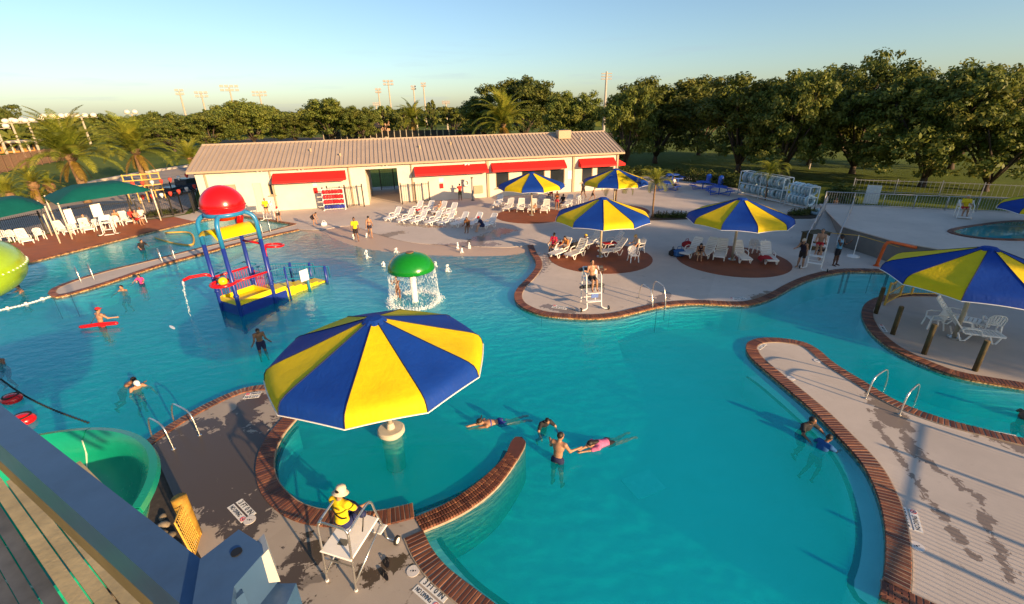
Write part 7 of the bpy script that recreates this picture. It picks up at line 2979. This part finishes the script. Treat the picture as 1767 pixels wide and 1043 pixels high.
SIT = dict(hipL=88, hipR=88, kneeL=86, kneeR=86, lean=-6, shL=22, shR=22, elL=50, elR=50)
SITF = dict(hipL=95, hipR=95, kneeL=80, kneeR=80, lean=28, shL=45, shR=45, elL=60, elR=60, elinL=20, elinR=20)
LOUNGE = dict(hipL=62, hipR=58, kneeL=12, kneeR=30, lean=-38, shL=15, shR=15, elL=40, elR=40)
WADE = dict(lean=6, shL=35, shR=35, elL=50, elR=50, abL=14, abR=14, elinL=25, elinR=25)
WALK = dict(hipL=22, hipR=-16, kneeL=12, kneeR=24, shL=-18, shR=20, elL=18, elR=20)
SWIM = dict(hipL=-4, hipR=6, kneeL=10, kneeR=24, shL=150, shR=165, elL=18, elR=10, abL=25, abR=20, head=-30, point=True)
FLOAT = dict(hipL=20, hipR=40, kneeL=40, kneeR=55, shL=40, shR=50, abL=55, abR=55, elL=40, elR=40, lean=8)

SB = cloth
GP_SW = 'swimmers in the pool'


def at_water(px, py):
    return P(px, py, WATER_Z)


def chest_up(px, py, depth):
    """stand with the water line 'depth' metres above the feet"""
    return P(px, py, WATER_Z), WATER_Z - depth


# ---- in the water
p = at_water(962, 796)
person(p, R(150), 'person in navy shorts standing waist deep beyond the curled brick wall', dict(lean=10, shL=30, shR=30, elL=60, elR=70, abL=25, abR=25, yaw=-25, elinL=30, elinR=40), 'tan', None, ('navy_shorts', (0.012, 0.016, 0.06)), group=GP_SW, z=WATER_Z - 0.88, h=1.0)
p = at_water(936, 730)
person(p, R(20), 'person in a dark shirt floating upright beyond the person in navy shorts', FLOAT, 'tan', ('shirt', 'black_rash_shirt', (0.015, 0.016, 0.02)), ('black_shorts', (0.012, 0.012, 0.016)), group=GP_SW, z=WATER_Z - 0.92, h=0.82, pitch=R(28))
p = at_water(1048, 762)
person(p, R(-62), 'swimmer in a pink shirt and black shorts gliding with both arms forward', SWIM, 'tan', ('shirt', 'pink_shirt', (0.55, 0.14, 0.28)), ('black_shorts', (0.012, 0.012, 0.016)), hair='long', group=GP_SW, z=WATER_Z - 0.95 * 0.95 - 0.04, h=0.95, pitch=R(76), female=True)
p = at_water(862, 727)
person(p, R(-72), 'swimmer in blue trunks stretched out flat near the big umbrella', SWIM, 'tan', ('bra', 'blue_top', (0.02, 0.04, 0.25)), ('blue_trunks', (0.015, 0.03, 0.22)), hair='tail', group=GP_SW, z=WATER_Z - 0.95 * 0.95 - 0.05, h=0.95, pitch=R(78), female=True)
p = at_water(1385, 738)
person(p, R(15), 'swimmer in a black top by the right wall, upper of the two', dict(FLOAT, yaw=25), 'brown', ('shirt', 'black_rash_shirt', (0.015, 0.016, 0.02)), group=GP_SW, z=WATER_Z - 1.12, h=0.95, pitch=R(10))
p = at_water(1412, 776)
person(p, R(110), 'swimmer by the right wall in a blue top, lower of the two', dict(FLOAT, shR=70), 'brown', ('shirt', 'blue_rash_shirt', (0.01, 0.08, 0.25)), group=GP_SW, z=WATER_Z - 1.1, h=0.9, pitch=R(22))
p = at_water(453, 606)
person(p, R(35), 'person in navy shorts standing knee deep between the play tower and big umbrella', dict(WADE, lean=14, head=20), 'brown', None, ('navy_shorts', (0.012, 0.016, 0.06)), group=GP_SW, z=WATER_Z - 0.42, h=0.88)
p = at_water(176, 563)
gr, gj = person(p, R(160), 'person in a red cap wading with a long red rescue tube behind', dict(WADE, abL=30, abR=30), 'tan', None, ('red_shorts', (0.4, 0.01, 0.015)), hat=('cap', 'red_cap', (0.5, 0.01, 0.02)), group=GP_SW, z=WATER_Z - 0.85)
t = thing('rescue_tube', 'long red rescue tube held behind the wading person in a red cap', 'rescue tube', (p.x, p.y, WATER_Z + 0.12), R(8), 'rescue tubes carried by guards')
MB().tube([(-0.78, -0.2, 0), (-0.7, -0.2, 0), (0, -0.16, 0.04), (0.72, -0.14, 0.03), (0.8, -0.14, 0.03)], [0.05, 0.085, 0.09, 0.085, 0.05], 12).build('foam_body', M_RED, t, True)
MB().tube([(-0.3, -0.16, 0.1), (-0.1, 0.0, 0.4), (0.1, -0.05, 0.3)], 0.015, 5).build('strap', M_BLACK, t)
p = at_water(207, 664)
person(p, R(95), 'swimmer trailing one arm, left of the pair above the green slide', dict(FLOAT, shR=120), 'brown', None, group=GP_SW, z=WATER_Z - 1.18, h=0.95, pitch=R(40))
p = at_water(232, 668)
person(p, R(60), 'swimmer in a white and black cap, right of the pair above the green slide', FLOAT, 'tan', None, hat=('cap', 'white_cap', (0.7, 0.7, 0.68)), hair='short', group=GP_SW, z=WATER_Z - 1.25, h=0.95, pitch=R(20))
p = at_water(246, 492)
person(p, R(10), 'small person in a pink swim vest by the channel walkway', FLOAT, 'tan', ('shirt', 'pink_vest', (0.7, 0.05, 0.25)), group=GP_SW, z=WATER_Z - 0.55, h=0.68)
p = at_water(244, 486)
person(p, R(-10), 'person standing just behind the one in the pink swim vest', WADE, 'fair', None, None, hair='long', group=GP_SW, z=WATER_Z - 1.15, h=0.92, female=True)
p = at_water(214, 501)
person(p, R(0), 'swimmer with only the head above water near the channel walkway', FLOAT, 'tan', None, group=GP_SW, z=WATER_Z - 1.34, h=0.95)
p = at_water(246, 432)
person(p, R(60), 'person in black swimming in the far channel', dict(FLOAT, shL=70), 'tan', ('shirt', 'black_rash_shirt', (0.015, 0.016, 0.02)), group=GP_SW, z=WATER_Z - 0.8, h=0.95, pitch=R(15))
p = at_water(39, 503)
person(p, R(-30), 'swimmer half hidden below the lime slide', FLOAT, 'tan', None, group=GP_SW, z=WATER_Z - 1.25, h=0.95)
p = at_water(2, 624)
person(p, R(0), 'swimmer whose head just shows at the left edge of the photo', FLOAT, 'brown', None, group=GP_SW, z=WATER_Z - 1.25, h=0.95)
p = at_water(1764, 722)
person(p, R(90), 'swimmer cut off by the right edge in the narrow channel', FLOAT, 'dark', None, group=GP_SW, z=WATER_Z - 1.2, h=0.95)
p = P(688, 517, -0.2)
person(p, R(-20), 'person standing under the falling water of the mushroom with raised hands', dict(shL=60, shR=50, elL=110, elR=110), 'brown', None, ('brown_trunks', (0.14, 0.05, 0.02)), group=GP_SW, z=-0.32, h=0.80)

# ---- on the deck
GD = 'people walking or standing on the deck'
p = P(616, 416)
person(p, R(15), 'person in a yellow shirt and dark shorts walking on the wet apron', WALK, 'brown', ('shirt', 'yellow_shirt', (0.75, 0.52, 0.01)), ('dark_shorts', (0.03, 0.02, 0.02)), hair='bun', group=GD, z=-0.02)
p = P(640, 410)
person(p, R(190), 'person in a dark swimsuit walking away beside the one in yellow', WALK, 'tan', ('bra', 'black_top', (0.02, 0.015, 0.03)), ('black_bikini', (0.02, 0.015, 0.03)), group=GD, z=-0.02, female=True, h=0.95)
p = P(482, 383)
person(p, R(30), 'person in a pale shirt and red cap bending at the channel end', dict(lean=40, hipL=30, hipR=5, kneeL=10, shL=60, shR=60), 'tan', ('shirt', 'pale_shirt', (0.6, 0.55, 0.5)), ('dark_shorts', (0.03, 0.02, 0.02)), group=GD, h=0.9, hat=('cap', 'red_cap', (0.5, 0.01, 0.02)))
p = P(540, 390)
person(p, R(80), 'person in a black top stooping between play tower and jacket rack', dict(lean=55, hipL=60, hipR=40, kneeL=60, kneeR=50, shL=70, shR=70), 'tan', ('tank', 'black_top', (0.02, 0.015, 0.03)), ('dark_shorts', (0.03, 0.02, 0.02)), group=GD, h=0.8)
p = P(465, 380)
person((p.x, p.y - .1), R(25), 'person in yellow seated on the stand behind the play tower', SIT, 'tan', ('shirt', 'yellow_shirt', (0.75, 0.52, 0.01)), ('dark_shorts', (0.03, 0.02, 0.02)), z=1.1 - 0.85, h=0.98)
p = bA + bt * BL(793, 330, 0.8)[0] + bn * 1.0
person(p, b_ang + PI, 'person in red at the bath house counter beside the life ring', dict(shL=60, shR=60, elL=40, elR=40), 'brown', ('shirt', 'red_shirt', (0.5, 0.03, 0.02)), ('olive_shorts', (0.10, 0.10, 0.03)), group=GD)
p = P(951, 345)
person(p, R(20), 'person in a bright red shirt standing behind the far umbrella pole', dict(shL=40, elL=100), 'brown', ('shirt', 'red_shirt', (0.5, 0.03, 0.02)), ('red_shorts', (0.4, 0.01, 0.015)), group=GD)
p = P(961, 363)
person(p, R(-20), 'person in a red wrap standing at the right of the far pad', dict(shL=30, elL=60), 'brown', ('bra', 'orange_top', (0.55, 0.16, 0.03)), ('red_wrap', (0.35, 0.03, 0.05)), hair='long', group=GD, female=True)
p = P(922, 366)
person(p, R(15), 'person crouching in front of a lounger on the far pad', dict(hipL=100, hipR=100, kneeL=120, kneeR=120, lean=30, shL=60, shR=60), 'tan', None, ('dark_shorts', (0.03, 0.02, 0.02)), z=-0.42, h=0.75)
p = P(946, 357)
person(p, R(-30), 'seated person in a grey top at the right of the far pad', SIT, 'dark', ('shirt', 'grey_shirt', (0.25, 0.26, 0.27)), z=-0.42, h=0.95)
p = P(971, 358)
person(p, R(-40), 'person in black sitting on the rightmost far lounger', SIT, 'dark', ('shirt', 'black_shirt', (0.02, 0.02, 0.025)), z=-0.46, h=0.98)
p = P(1022, 347)
person(p, R(70), 'person in dark shorts running past the umbrella farthest right by the bath house', dict(WALK, hipL=45, kneeL=50, lean=20), 'tan', None, ('dark_shorts', (0.03, 0.02, 0.02)), group=GD, h=0.8)
p = P(1006, 342)
person(p, R(200), 'person in dark clothes by the serving window behind the umbrellas', WALK, 'brown', ('shirt', 'black_shirt', (0.02, 0.02, 0.025)), ('dark_shorts', (0.03, 0.02, 0.02)), group=GD)
p = P(808, 401)
person((p.x, p.y + .2), R(-10), 'person in brown seated on the end of a front row lounger', SITF, 'brown', ('shirt', 'brown_print', (0.16, 0.07, 0.03)), ('brown_wrap', (0.14, 0.06, 0.03)), hair='long', z=-0.46, female=True)
p = P(834, 401)
person((p.x, p.y + .2), R(-70), 'person in a navy shirt and red cap seated between front row loungers', SITF, 'fair', ('shirt', 'navy_shirt', (0.012, 0.02, 0.07)), ('navy_shorts', (0.012, 0.016, 0.06)), hat=('cap', 'red_cap', (0.5, 0.01, 0.02)), z=-0.44)
p = P(757, 370)
person(p, R(-32), 'person reclining in a pale swimsuit on a back row lounger', LOUNGE, 'tan', ('bra', 'pale_top', (0.6, 0.5, 0.4)), ('pale_bikini', (0.5, 0.4, 0.3)), hair='long', z=-0.44, female=True)
p = P(955, 436)
person((p.x, p.y - .05), R(-30), 'person in a red shirt seated on a chair left of the middle pad', SIT, 'brown', ('shirt', 'red_shirt2', (0.6, 0.02, 0.07)), ('dark_shorts', (0.03, 0.02, 0.02)), z=-0.42, female=True)
p = P(979, 437)
person(p, R(-40), 'person in an orange top on the leftmost lounger of the middle pad', SITF, 'tan', ('shirt', 'orange_print', (0.5, 0.2, 0.06)), ('blue_wrap', (0.04, 0.06, 0.25)), hair='long', z=-0.46, female=True)
p = P(1003, 437)
person(p, R(-45), 'person in dark clothes and yellow cap reclining left of the middle pole', LOUNGE, 'dark', ('shirt', 'black_shirt', (0.02, 0.02, 0.025)), z=-0.44, hat=('cap', 'yellow_cap', (0.6, 0.45, 0.03)))
p = P(1102, 436)
person(p, R(-65), 'person in a pale top and straw hat leaning forward on a chair', SITF, 'fair', ('shirt', 'pale_shirt', (0.6, 0.55, 0.5)), ('black_shorts', (0.012, 0.012, 0.016)), hair=None, hat=('cap', 'straw_hat', (0.55, 0.38, 0.15)), z=-0.42)
p = P(1206, 446)
person(p, R(-20), 'person in black crouching on the near edge of the right rust pad', dict(SITF, lean=42), 'tan', ('tank', 'black_top', (0.02, 0.015, 0.03)), ('black_shorts', (0.012, 0.012, 0.016)), hair='long', z=-0.48, female=True)
p = P(1440, 458)
person(p, R(25), 'person in a blue vest and black shorts with folded arms by the stand', dict(shL=35, shR=35, elL=95, elR=95, elinL=60, elinR=60, yaw=-20), 'dark', ('tank', 'blue_vest', (0.10, 0.28, 0.42)), ('black_shorts', (0.012, 0.012, 0.016)), hat=('cap', 'black_cap', (0.02, 0.02, 0.02)), h=1.05)
p = P(1416, 447)
person(p, R(-60), 'person in a dark top leaning behind the crowded stand', dict(SITF, hipL=60, hipR=40, kneeL=60), 'tan', ('tank', 'black_top', (0.02, 0.015, 0.03)), ('black_shorts', (0.012, 0.012, 0.016)), z=-0.2)
S3v = Vector((S3.x, S3.y, 0))
person(S3v + Vector((0.03, 0.0, 0)), R(-35), 'person in red shorts seated on the crowded white stand by the ramp', SIT, 'tan', None, ('red_shorts', (0.4, 0.01, 0.015)), z=1.3 - 0.80)
person(S3v + Vector((-0.75, 0.1, 0)), R(-60), 'person in a pale cap standing at the left of the crowded stand', dict(lean=15, shR=60, elR=40), 'tan', ('tank', 'black_top', (0.02, 0.015, 0.03)), ('dark_shorts', (0.03, 0.02, 0.02)), hat=('cap', 'cream_cap', (0.55, 0.45, 0.33)), group=GD, h=1.0)
person(Vector((S6.x, S6.y + .05, 0)), R(-30), 'person in yellow and a cream cap on the stand by the raised pool', SIT, 'tan', ('shirt', 'yellow_shirt', (0.75, 0.52, 0.01)), ('red_shorts', (0.4, 0.01, 0.015)), hat=('cap', 'cream_cap', (0.55, 0.45, 0.33)), z=1.9 - 0.82)
p = P(1436, 372)
person(p, R(10), 'person in orange standing among the loose tubes right of the rack', dict(shR=70, elR=30), 'tan', ('shirt', 'orange_print', (0.5, 0.2, 0.06)), ('pale_bikini', (0.5, 0.4, 0.3)), group=GD, h=0.85)
p = P(1162, 327)
person(p, R(40), 'person in a pale shirt seated at the table behind the young palm', SIT, 'fair', ('shirt', 'pale_shirt', (0.6, 0.55, 0.5)), z=-0.40)
GT = 'people under the left shade sails'
for i, (px, py, a, lab, sk_, tp, bt_) in enumerate([(205, 388, 40, 'person in an orange top seated behind the small guard stand', 'tan', ('bra', 'orange_top', (0.55, 0.16, 0.03)), ('orange_wrap', (0.5, 0.2, 0.05))), (232, 386, 50, 'person in red seated right of the second white board', 'tan', ('shirt', 'red_shirt', (0.5, 0.03, 0.02)), ('dark_shorts', (0.03, 0.02, 0.02))), (248, 383, 30, 'person in a white shirt seated by the last shade sail post', 'brown', ('shirt', 'pale_shirt', (0.6, 0.55, 0.5)), ('navy_shorts', (0.012, 0.016, 0.06))), (240, 388, 70, 'person in red shorts sitting in front of the second white board', 'tan', None, ('red_shorts', (0.4, 0.01, 0.015))), (152, 397, 50, 'person in a grey shirt seated under the first white board', 'fair', ('shirt', 'grey_shirt', (0.25, 0.26, 0.27)), ('navy_shorts', (0.012, 0.016, 0.06)))]):
    person(P(px, py), R(a), lab, SIT, sk_, tp, bt_, z=-0.42, group=GT)

# ---- guard on the middle stand
gS = Vector((S2.x, S2.y, 0))
person(gS + Vector((0, 0.02, 0)), R(9), 'person in dark shorts seated on the white stand of the middle deck', dict(SIT, shL=40, shR=40, elL=70, elR=70, elinL=45, elinR=45, yaw=14, abL=28, abR=28), 'tan', None, ('black_shorts', (0.012, 0.012, 0.016)), z=1.35 - 0.82, vox=0.013)
for dz, dy, m_, lab in ((1.78, -0.05, M_BLACK, 'dark rescue tube laid across the back rail of the white stand'), (1.06, -0.1, M_BLACK, 'black rescue tube hung across the white stand below the seat')):
    t = thing('rescue_tube', lab, 'rescue tube', (gS.x, gS.y + (0.38 if dz > 1.5 else dy), dz), R(14), 'rescue tubes on the white stand')
    MB().tube([(-0.62, 0, 0), (-0.54, 0, 0), (0, 0.02, 0), (0.54, 0, 0), (0.62, 0, 0)], [0.05, 0.085, 0.085, 0.085, 0.05], 12).build('foam_body', mk('charcoal_foam', (0.03, 0.03, 0.035), 0.7), t, True)
    MB().tube([(0.58, 0, 0), (0.62, -0.03, -0.2), (0.6, -0.02, -0.4)], 0.014, 5).build('strap', m_, t)

# ---- near guard, from behind
seat = nA + nd * 0.10 + nf * 0.62
gz = 0.93
NG, NJ = person((seat.x, seat.y), math.atan2(nf.y, nf.x) + PI / 2 - R(4), 'person in a yellow shirt and pale bucket hat on the near stand',
                dict(hipL=84, hipR=80, kneeL=70, kneeR=62, lean=4, shL=28, shR=34, abL=42, abR=22, elL=48, elR=40, elinL=18, elinR=5, head=14, yaw=-6, spread=9), 'tan',
                ('shirt', 'yellow_guard_shirt', (0.78, 0.56, 0.008)), ('navy_trunks', (0.012, 0.02, 0.09)), hair='short', hat=('bucket', 'cream_hat', (0.62, 0.52, 0.38)), vox=0.0095, z=gz - 0.84)
# lettering across the shoulders and the carrying strap
bk_dir = -NJ['fw']
o = link('shirt_lettering', text_mesh('GUARD', 0.075, 'shirt_lettering', M_TILEK), NG)
c = NJ['chest'] + NJ['up'] * 0.075 + bk_dir * 0.1335
xa = Vector((1, 0, 0)) * -1
xa = NJ['up'].cross(bk_dir).normalized()
o.matrix_local = NJ['Mx'] @ Matrix.Translation(c) @ Matrix((xa, NJ['up'], bk_dir)).transposed().to_4x4()
st = MB()
u_, b_, x_ = NJ['up'], bk_dir, xa
pts = [NJ['chest'] + x_ * -0.11 + u_ * 0.17 + b_ * 0.03, NJ['chest'] + x_ * -0.10 + u_ * 0.10 + b_ * 0.125, NJ['chest'] + x_ * 0.0 - u_ * 0.07 + b_ * 0.138, NJ['chest'] + x_ * 0.11 - u_ * 0.16 + b_ * 0.112, NJ['chest'] + x_ * 0.165 - u_ * 0.2 + b_ * 0.03]
cs = catmull(pts, 0.03)
for a, b in zip(cs, cs[1:]):
    st.bar(NJ['Mx'] @ a, NJ['Mx'] @ (b + (b - a) * .1), 0.012, 0.035, 0, bk_dir.cross(b - a))
st.build('shoulder_strap', M_BLACK, NG)
t = thing('rescue_tube', 'dark blue rescue tube across the lap of the person in the bucket hat', 'rescue tube', (seat.x, seat.y, gz), NG.rotation_euler.z, 'rescue tubes carried by guards')
MB().tube([(-0.52, -0.10, 0.36), (-0.46, -0.12, 0.36), (-0.05, -0.30, 0.26), (0.40, -0.34, 0.20), (0.47, -0.34, 0.20)], [0.05, 0.08, 0.085, 0.085, 0.05], 14).build('foam_body', mk('navy_foam', (0.012, 0.02, 0.08), 0.7), t, True)
MB().tube([(-0.50, -0.10, 0.36), (-0.56, 0.02, 0.22), (-0.54, 0.04, 0.08)], 0.014, 6).build('strap', M_BLACK, t)
# ================================================================ SLIDE TOWER RAIL IN THE FOREGROUND
M_RAILB = mk('blue_grey_steel', (0.055, 0.115, 0.215), 0.42, metal=0.2, var=0.25, scale=3, dirt=0.35, bump=0.1)
M_PLANK = mk('sunny_planks', (0.42, 0.33, 0.17), 0.8, var=0.22, scale=4, dirt=0.25, bump=0.3)
M_STEP_G = mk('grey_step', (0.10, 0.11, 0.12), 0.7, var=0.25, dirt=0.3)
M_RUST = mk('olive_primer', (0.16, 0.12, 0.05), 0.8, var=.3)
RZ = CH - 0.52
ea, eb = P(0, 690, RZ), P(340, 960, RZ)
fa_, fb_ = P(0, 778, RZ), P(312, 1043, RZ)
tower = thing('tower_railing', 'blue grey steel handrail of the slide tower crossing the lower left corner', 'railing', (eb.x, eb.y, 0))
o3 = Vector((eb.x, eb.y, 0))
dr = ((ea - eb) + (fa_ - fb_)).normalized()
dr.z = 0
dr.normalize()
sd_ = Vector((-dr.y, dr.x, 0))
if sd_.dot(fb_ - eb) < 0:
    sd_ = -sd_
wid = abs((fb_ - eb).dot(sd_))
mid0 = eb + sd_ * (wid / 2) - dr * 0.10
mid1 = mid0 + dr * 3.2
MB().bar(mid0 + Vector((0, 0, -0.04)) - o3, mid1 + Vector((0, 0, -0.04)) - o3, wid, 0.08).build('top_beam', M_RAILB, tower)
MB().bar(mid0 + sd_ * (wid * .5 - .015) + Vector((0, 0, -0.105)) - o3, mid1 + sd_ * (wid * .5 - .015) + Vector((0, 0, -0.105)) - o3, 0.03, 0.05).build('under_flange', M_RUST, tower)
# corner post with bolted cap plate
cp = [P(345, 965, RZ + .012), P(412, 914, RZ + .012), P(462, 946, RZ + .012), P(404, 1012, RZ + .012), P(392, 1085, RZ + .012), P(325, 1085, RZ + .012)]
cap_ = MB().prism([(p - o3).xy for p in cp], RZ - 0.05, RZ + 0.012)
cap_.build('cap_plate', M_RAILB, tower)
hp = P(408, 953, RZ + .013) - o3
MB().cyl(hp + Vector((0, 0, -0.003)), hp + Vector((0, 0, 0.0006)), 0.0065, 16).build('bolt_hole', M_BLACK, tower)
gz_ = RZ + 0.016
g3 = [P(405, 1012, gz_ - 0.03), P(463, 948, gz_), P(484, 1004, gz_ - 0.06)]  # facet added for the sunlit patch of the cap, its brightness in the colour
gn = (g3[2] - g3[0]).cross(g3[1] - g3[0]).normalized()
if gn.dot(CPOS - g3[0]) < 0:
    gn = -gn
    g3 = [g3[0], g3[2], g3[1]]
gm = MB()
low_ = [q - gn * 0.03 for q in g3]
gm.add([q - o3 for q in g3 + low_], [(0, 2, 1), (3, 4, 5), (0, 3, 5, 2), (2, 5, 4, 1), (1, 4, 3, 0)])
gm.build('cap_sun_patch', mk('cap_sunlit_tone', (0.5, 0.47, 0.42), 0.6), tower)
sp_ = [P(408, 1010, RZ - .07), P(482, 1003, RZ - .07), P(503, 1085, RZ - .07), P(380, 1085, RZ - .07)]
MB().prism([(q - o3).xy for q in sp_], RZ - 0.10, RZ - 0.07).build('side_plate', M_RAILB, tower)
pc = sum(cp, Vector()) / 6 - o3
MB().box((pc.x + .01, pc.y - .01, RZ / 2 + 3.3), (0.09, 0.09, RZ - 6.7 )).build('corner_post', M_RAILB, tower)
# plank flights below the rail
tp = thing('stair_flight', 'sunlit timber planks of the tower stair below the handrail', 'stair', (-1.6, 0.6, 0))
so = Vector((-1.6, 0.6, 0))
PZ = CH - 2.4
pdir = (P(13, 815, PZ) - P(184, 1043, PZ))
pdir.z = 0
pdir.normalize()
pn = Vector((-pdir.y, pdir.x, 0))
org = P(184, 1043, PZ)
if pn.x > 0:
    pn = -pn
for i in range(-4, 7):
    c = org + pn * (i * 0.075)
    col = M_PLANK if i < 2 else M_STEP_G
    z = PZ - so.z - (0.0 if i < 2 else 0.10 * (i - 1))
    te = ((fb_ - sd_ * 0.03) - c).dot(sd_) / pdir.dot(sd_)
    a = c + pdir * (1.55 + 0.10 * max(0, i + 2)) - so
    b = c - pdir * 2.2 - so
    MB().bar((a.x, a.y, z - .02), (b.x, b.y, z - .02), 0.066, 0.03).build('plank', col, tp)

# yellow timber post and wire gate below the slide
p = P(336, 925)
t = thing('timber_gate', 'yellow timber post with a leaning wire mesh gate beside the green slide', 'gate', (p.x, p.y, 0), R(20))
hb = HZ(316, 857, p)
MB().cyl((0, 0, 0), (-0.02, 0.02, max(1.0, hb)), 0.15, 14).build('post', mk('yellow_timber', (0.36, 0.20, 0.025), 0.7, var=.35, scale=6, dirt=.3, bump=.3), t, True)
m = MB()
for k in range(9):
    m.cyl((0.12, -0.05 - 0.07 * k, 0.04), (0.05, -0.03 - 0.06 * k, 1.0), 0.008, 5)
for k in range(9):
    m.cyl((0.12 - 0.007 * k, -0.04, 0.05 + 0.115 * k), (0.12 - 0.007 * k, -0.62, 0.05 + 0.115 * k), 0.008, 5)
tag(m.build('wire_mesh', M_ROPEO, t), kind='stuff')
MB().tube([(0.13, -0.03, 0.02), (0.04, -0.02, 1.05), (0.04, -0.62, 1.05), (0.13, -0.66, 0.02)], 0.02, 6, 0, True).build('gate_frame', M_ROPEO, t)
# river rocks round the slide footing
M_ROCK = mk('river_rock', (0.16, 0.13, 0.09), 0.75, var=0.35, scale=7, rnd=0.5, bump=0.3)
rk = [MB().ball((0, 0, 0), (1, 0.75, 0.55), 8, 5).mesh('rock', M_ROCK, True), MB().ball((0, 0, 0), (0.8, 1, 0.6), 7, 5).mesh('rock', M_ROCK, True)]
rr2 = random.Random(4)
bed_o = [o for o in bpy.data.objects if o.name == 'rock_bed'][0]
for i in range(330):
    if i < 200:
        x, y = rr2.uniform(-8.6, -5.0), rr2.uniform(4.6, 9.2)
    else:
        x, y = rr2.uniform(-8, -2.6), rr2.uniform(1.2, 5.5)
    l1, l2 = P(262, 772), P(345, 960)
    if (l2.x - l1.x) * (y - l1.y) - (l2.y - l1.y) * (x - l1.x) > -0.15 * (l2 - l1).length:
        continue
    s = rr2.uniform(0.09, 0.22)
    o = link('rock', rk[i % 2], bed_o, (x, y, -0.06 + s * 0.2), (rr2.uniform(-.3, .3), rr2.uniform(-.3, .3), rr2.uniform(0, 6)))
    o.scale = (s, s, s)
# unseen picket barrier, added right of the frame to rake the walkway with shadow
fence('shadow_barrier', 'unseen grey picket barrier added right of the frame to stripe the walkway with shadow', [Vector((10.6, 2.6, 0)), Vector((13.0, 4.7, 0)), Vector((15.6, 7.4, 0))], 1.25, None, 1.8, 0.13, 'barrier', None, M_GALV, 0.015, 0.045)
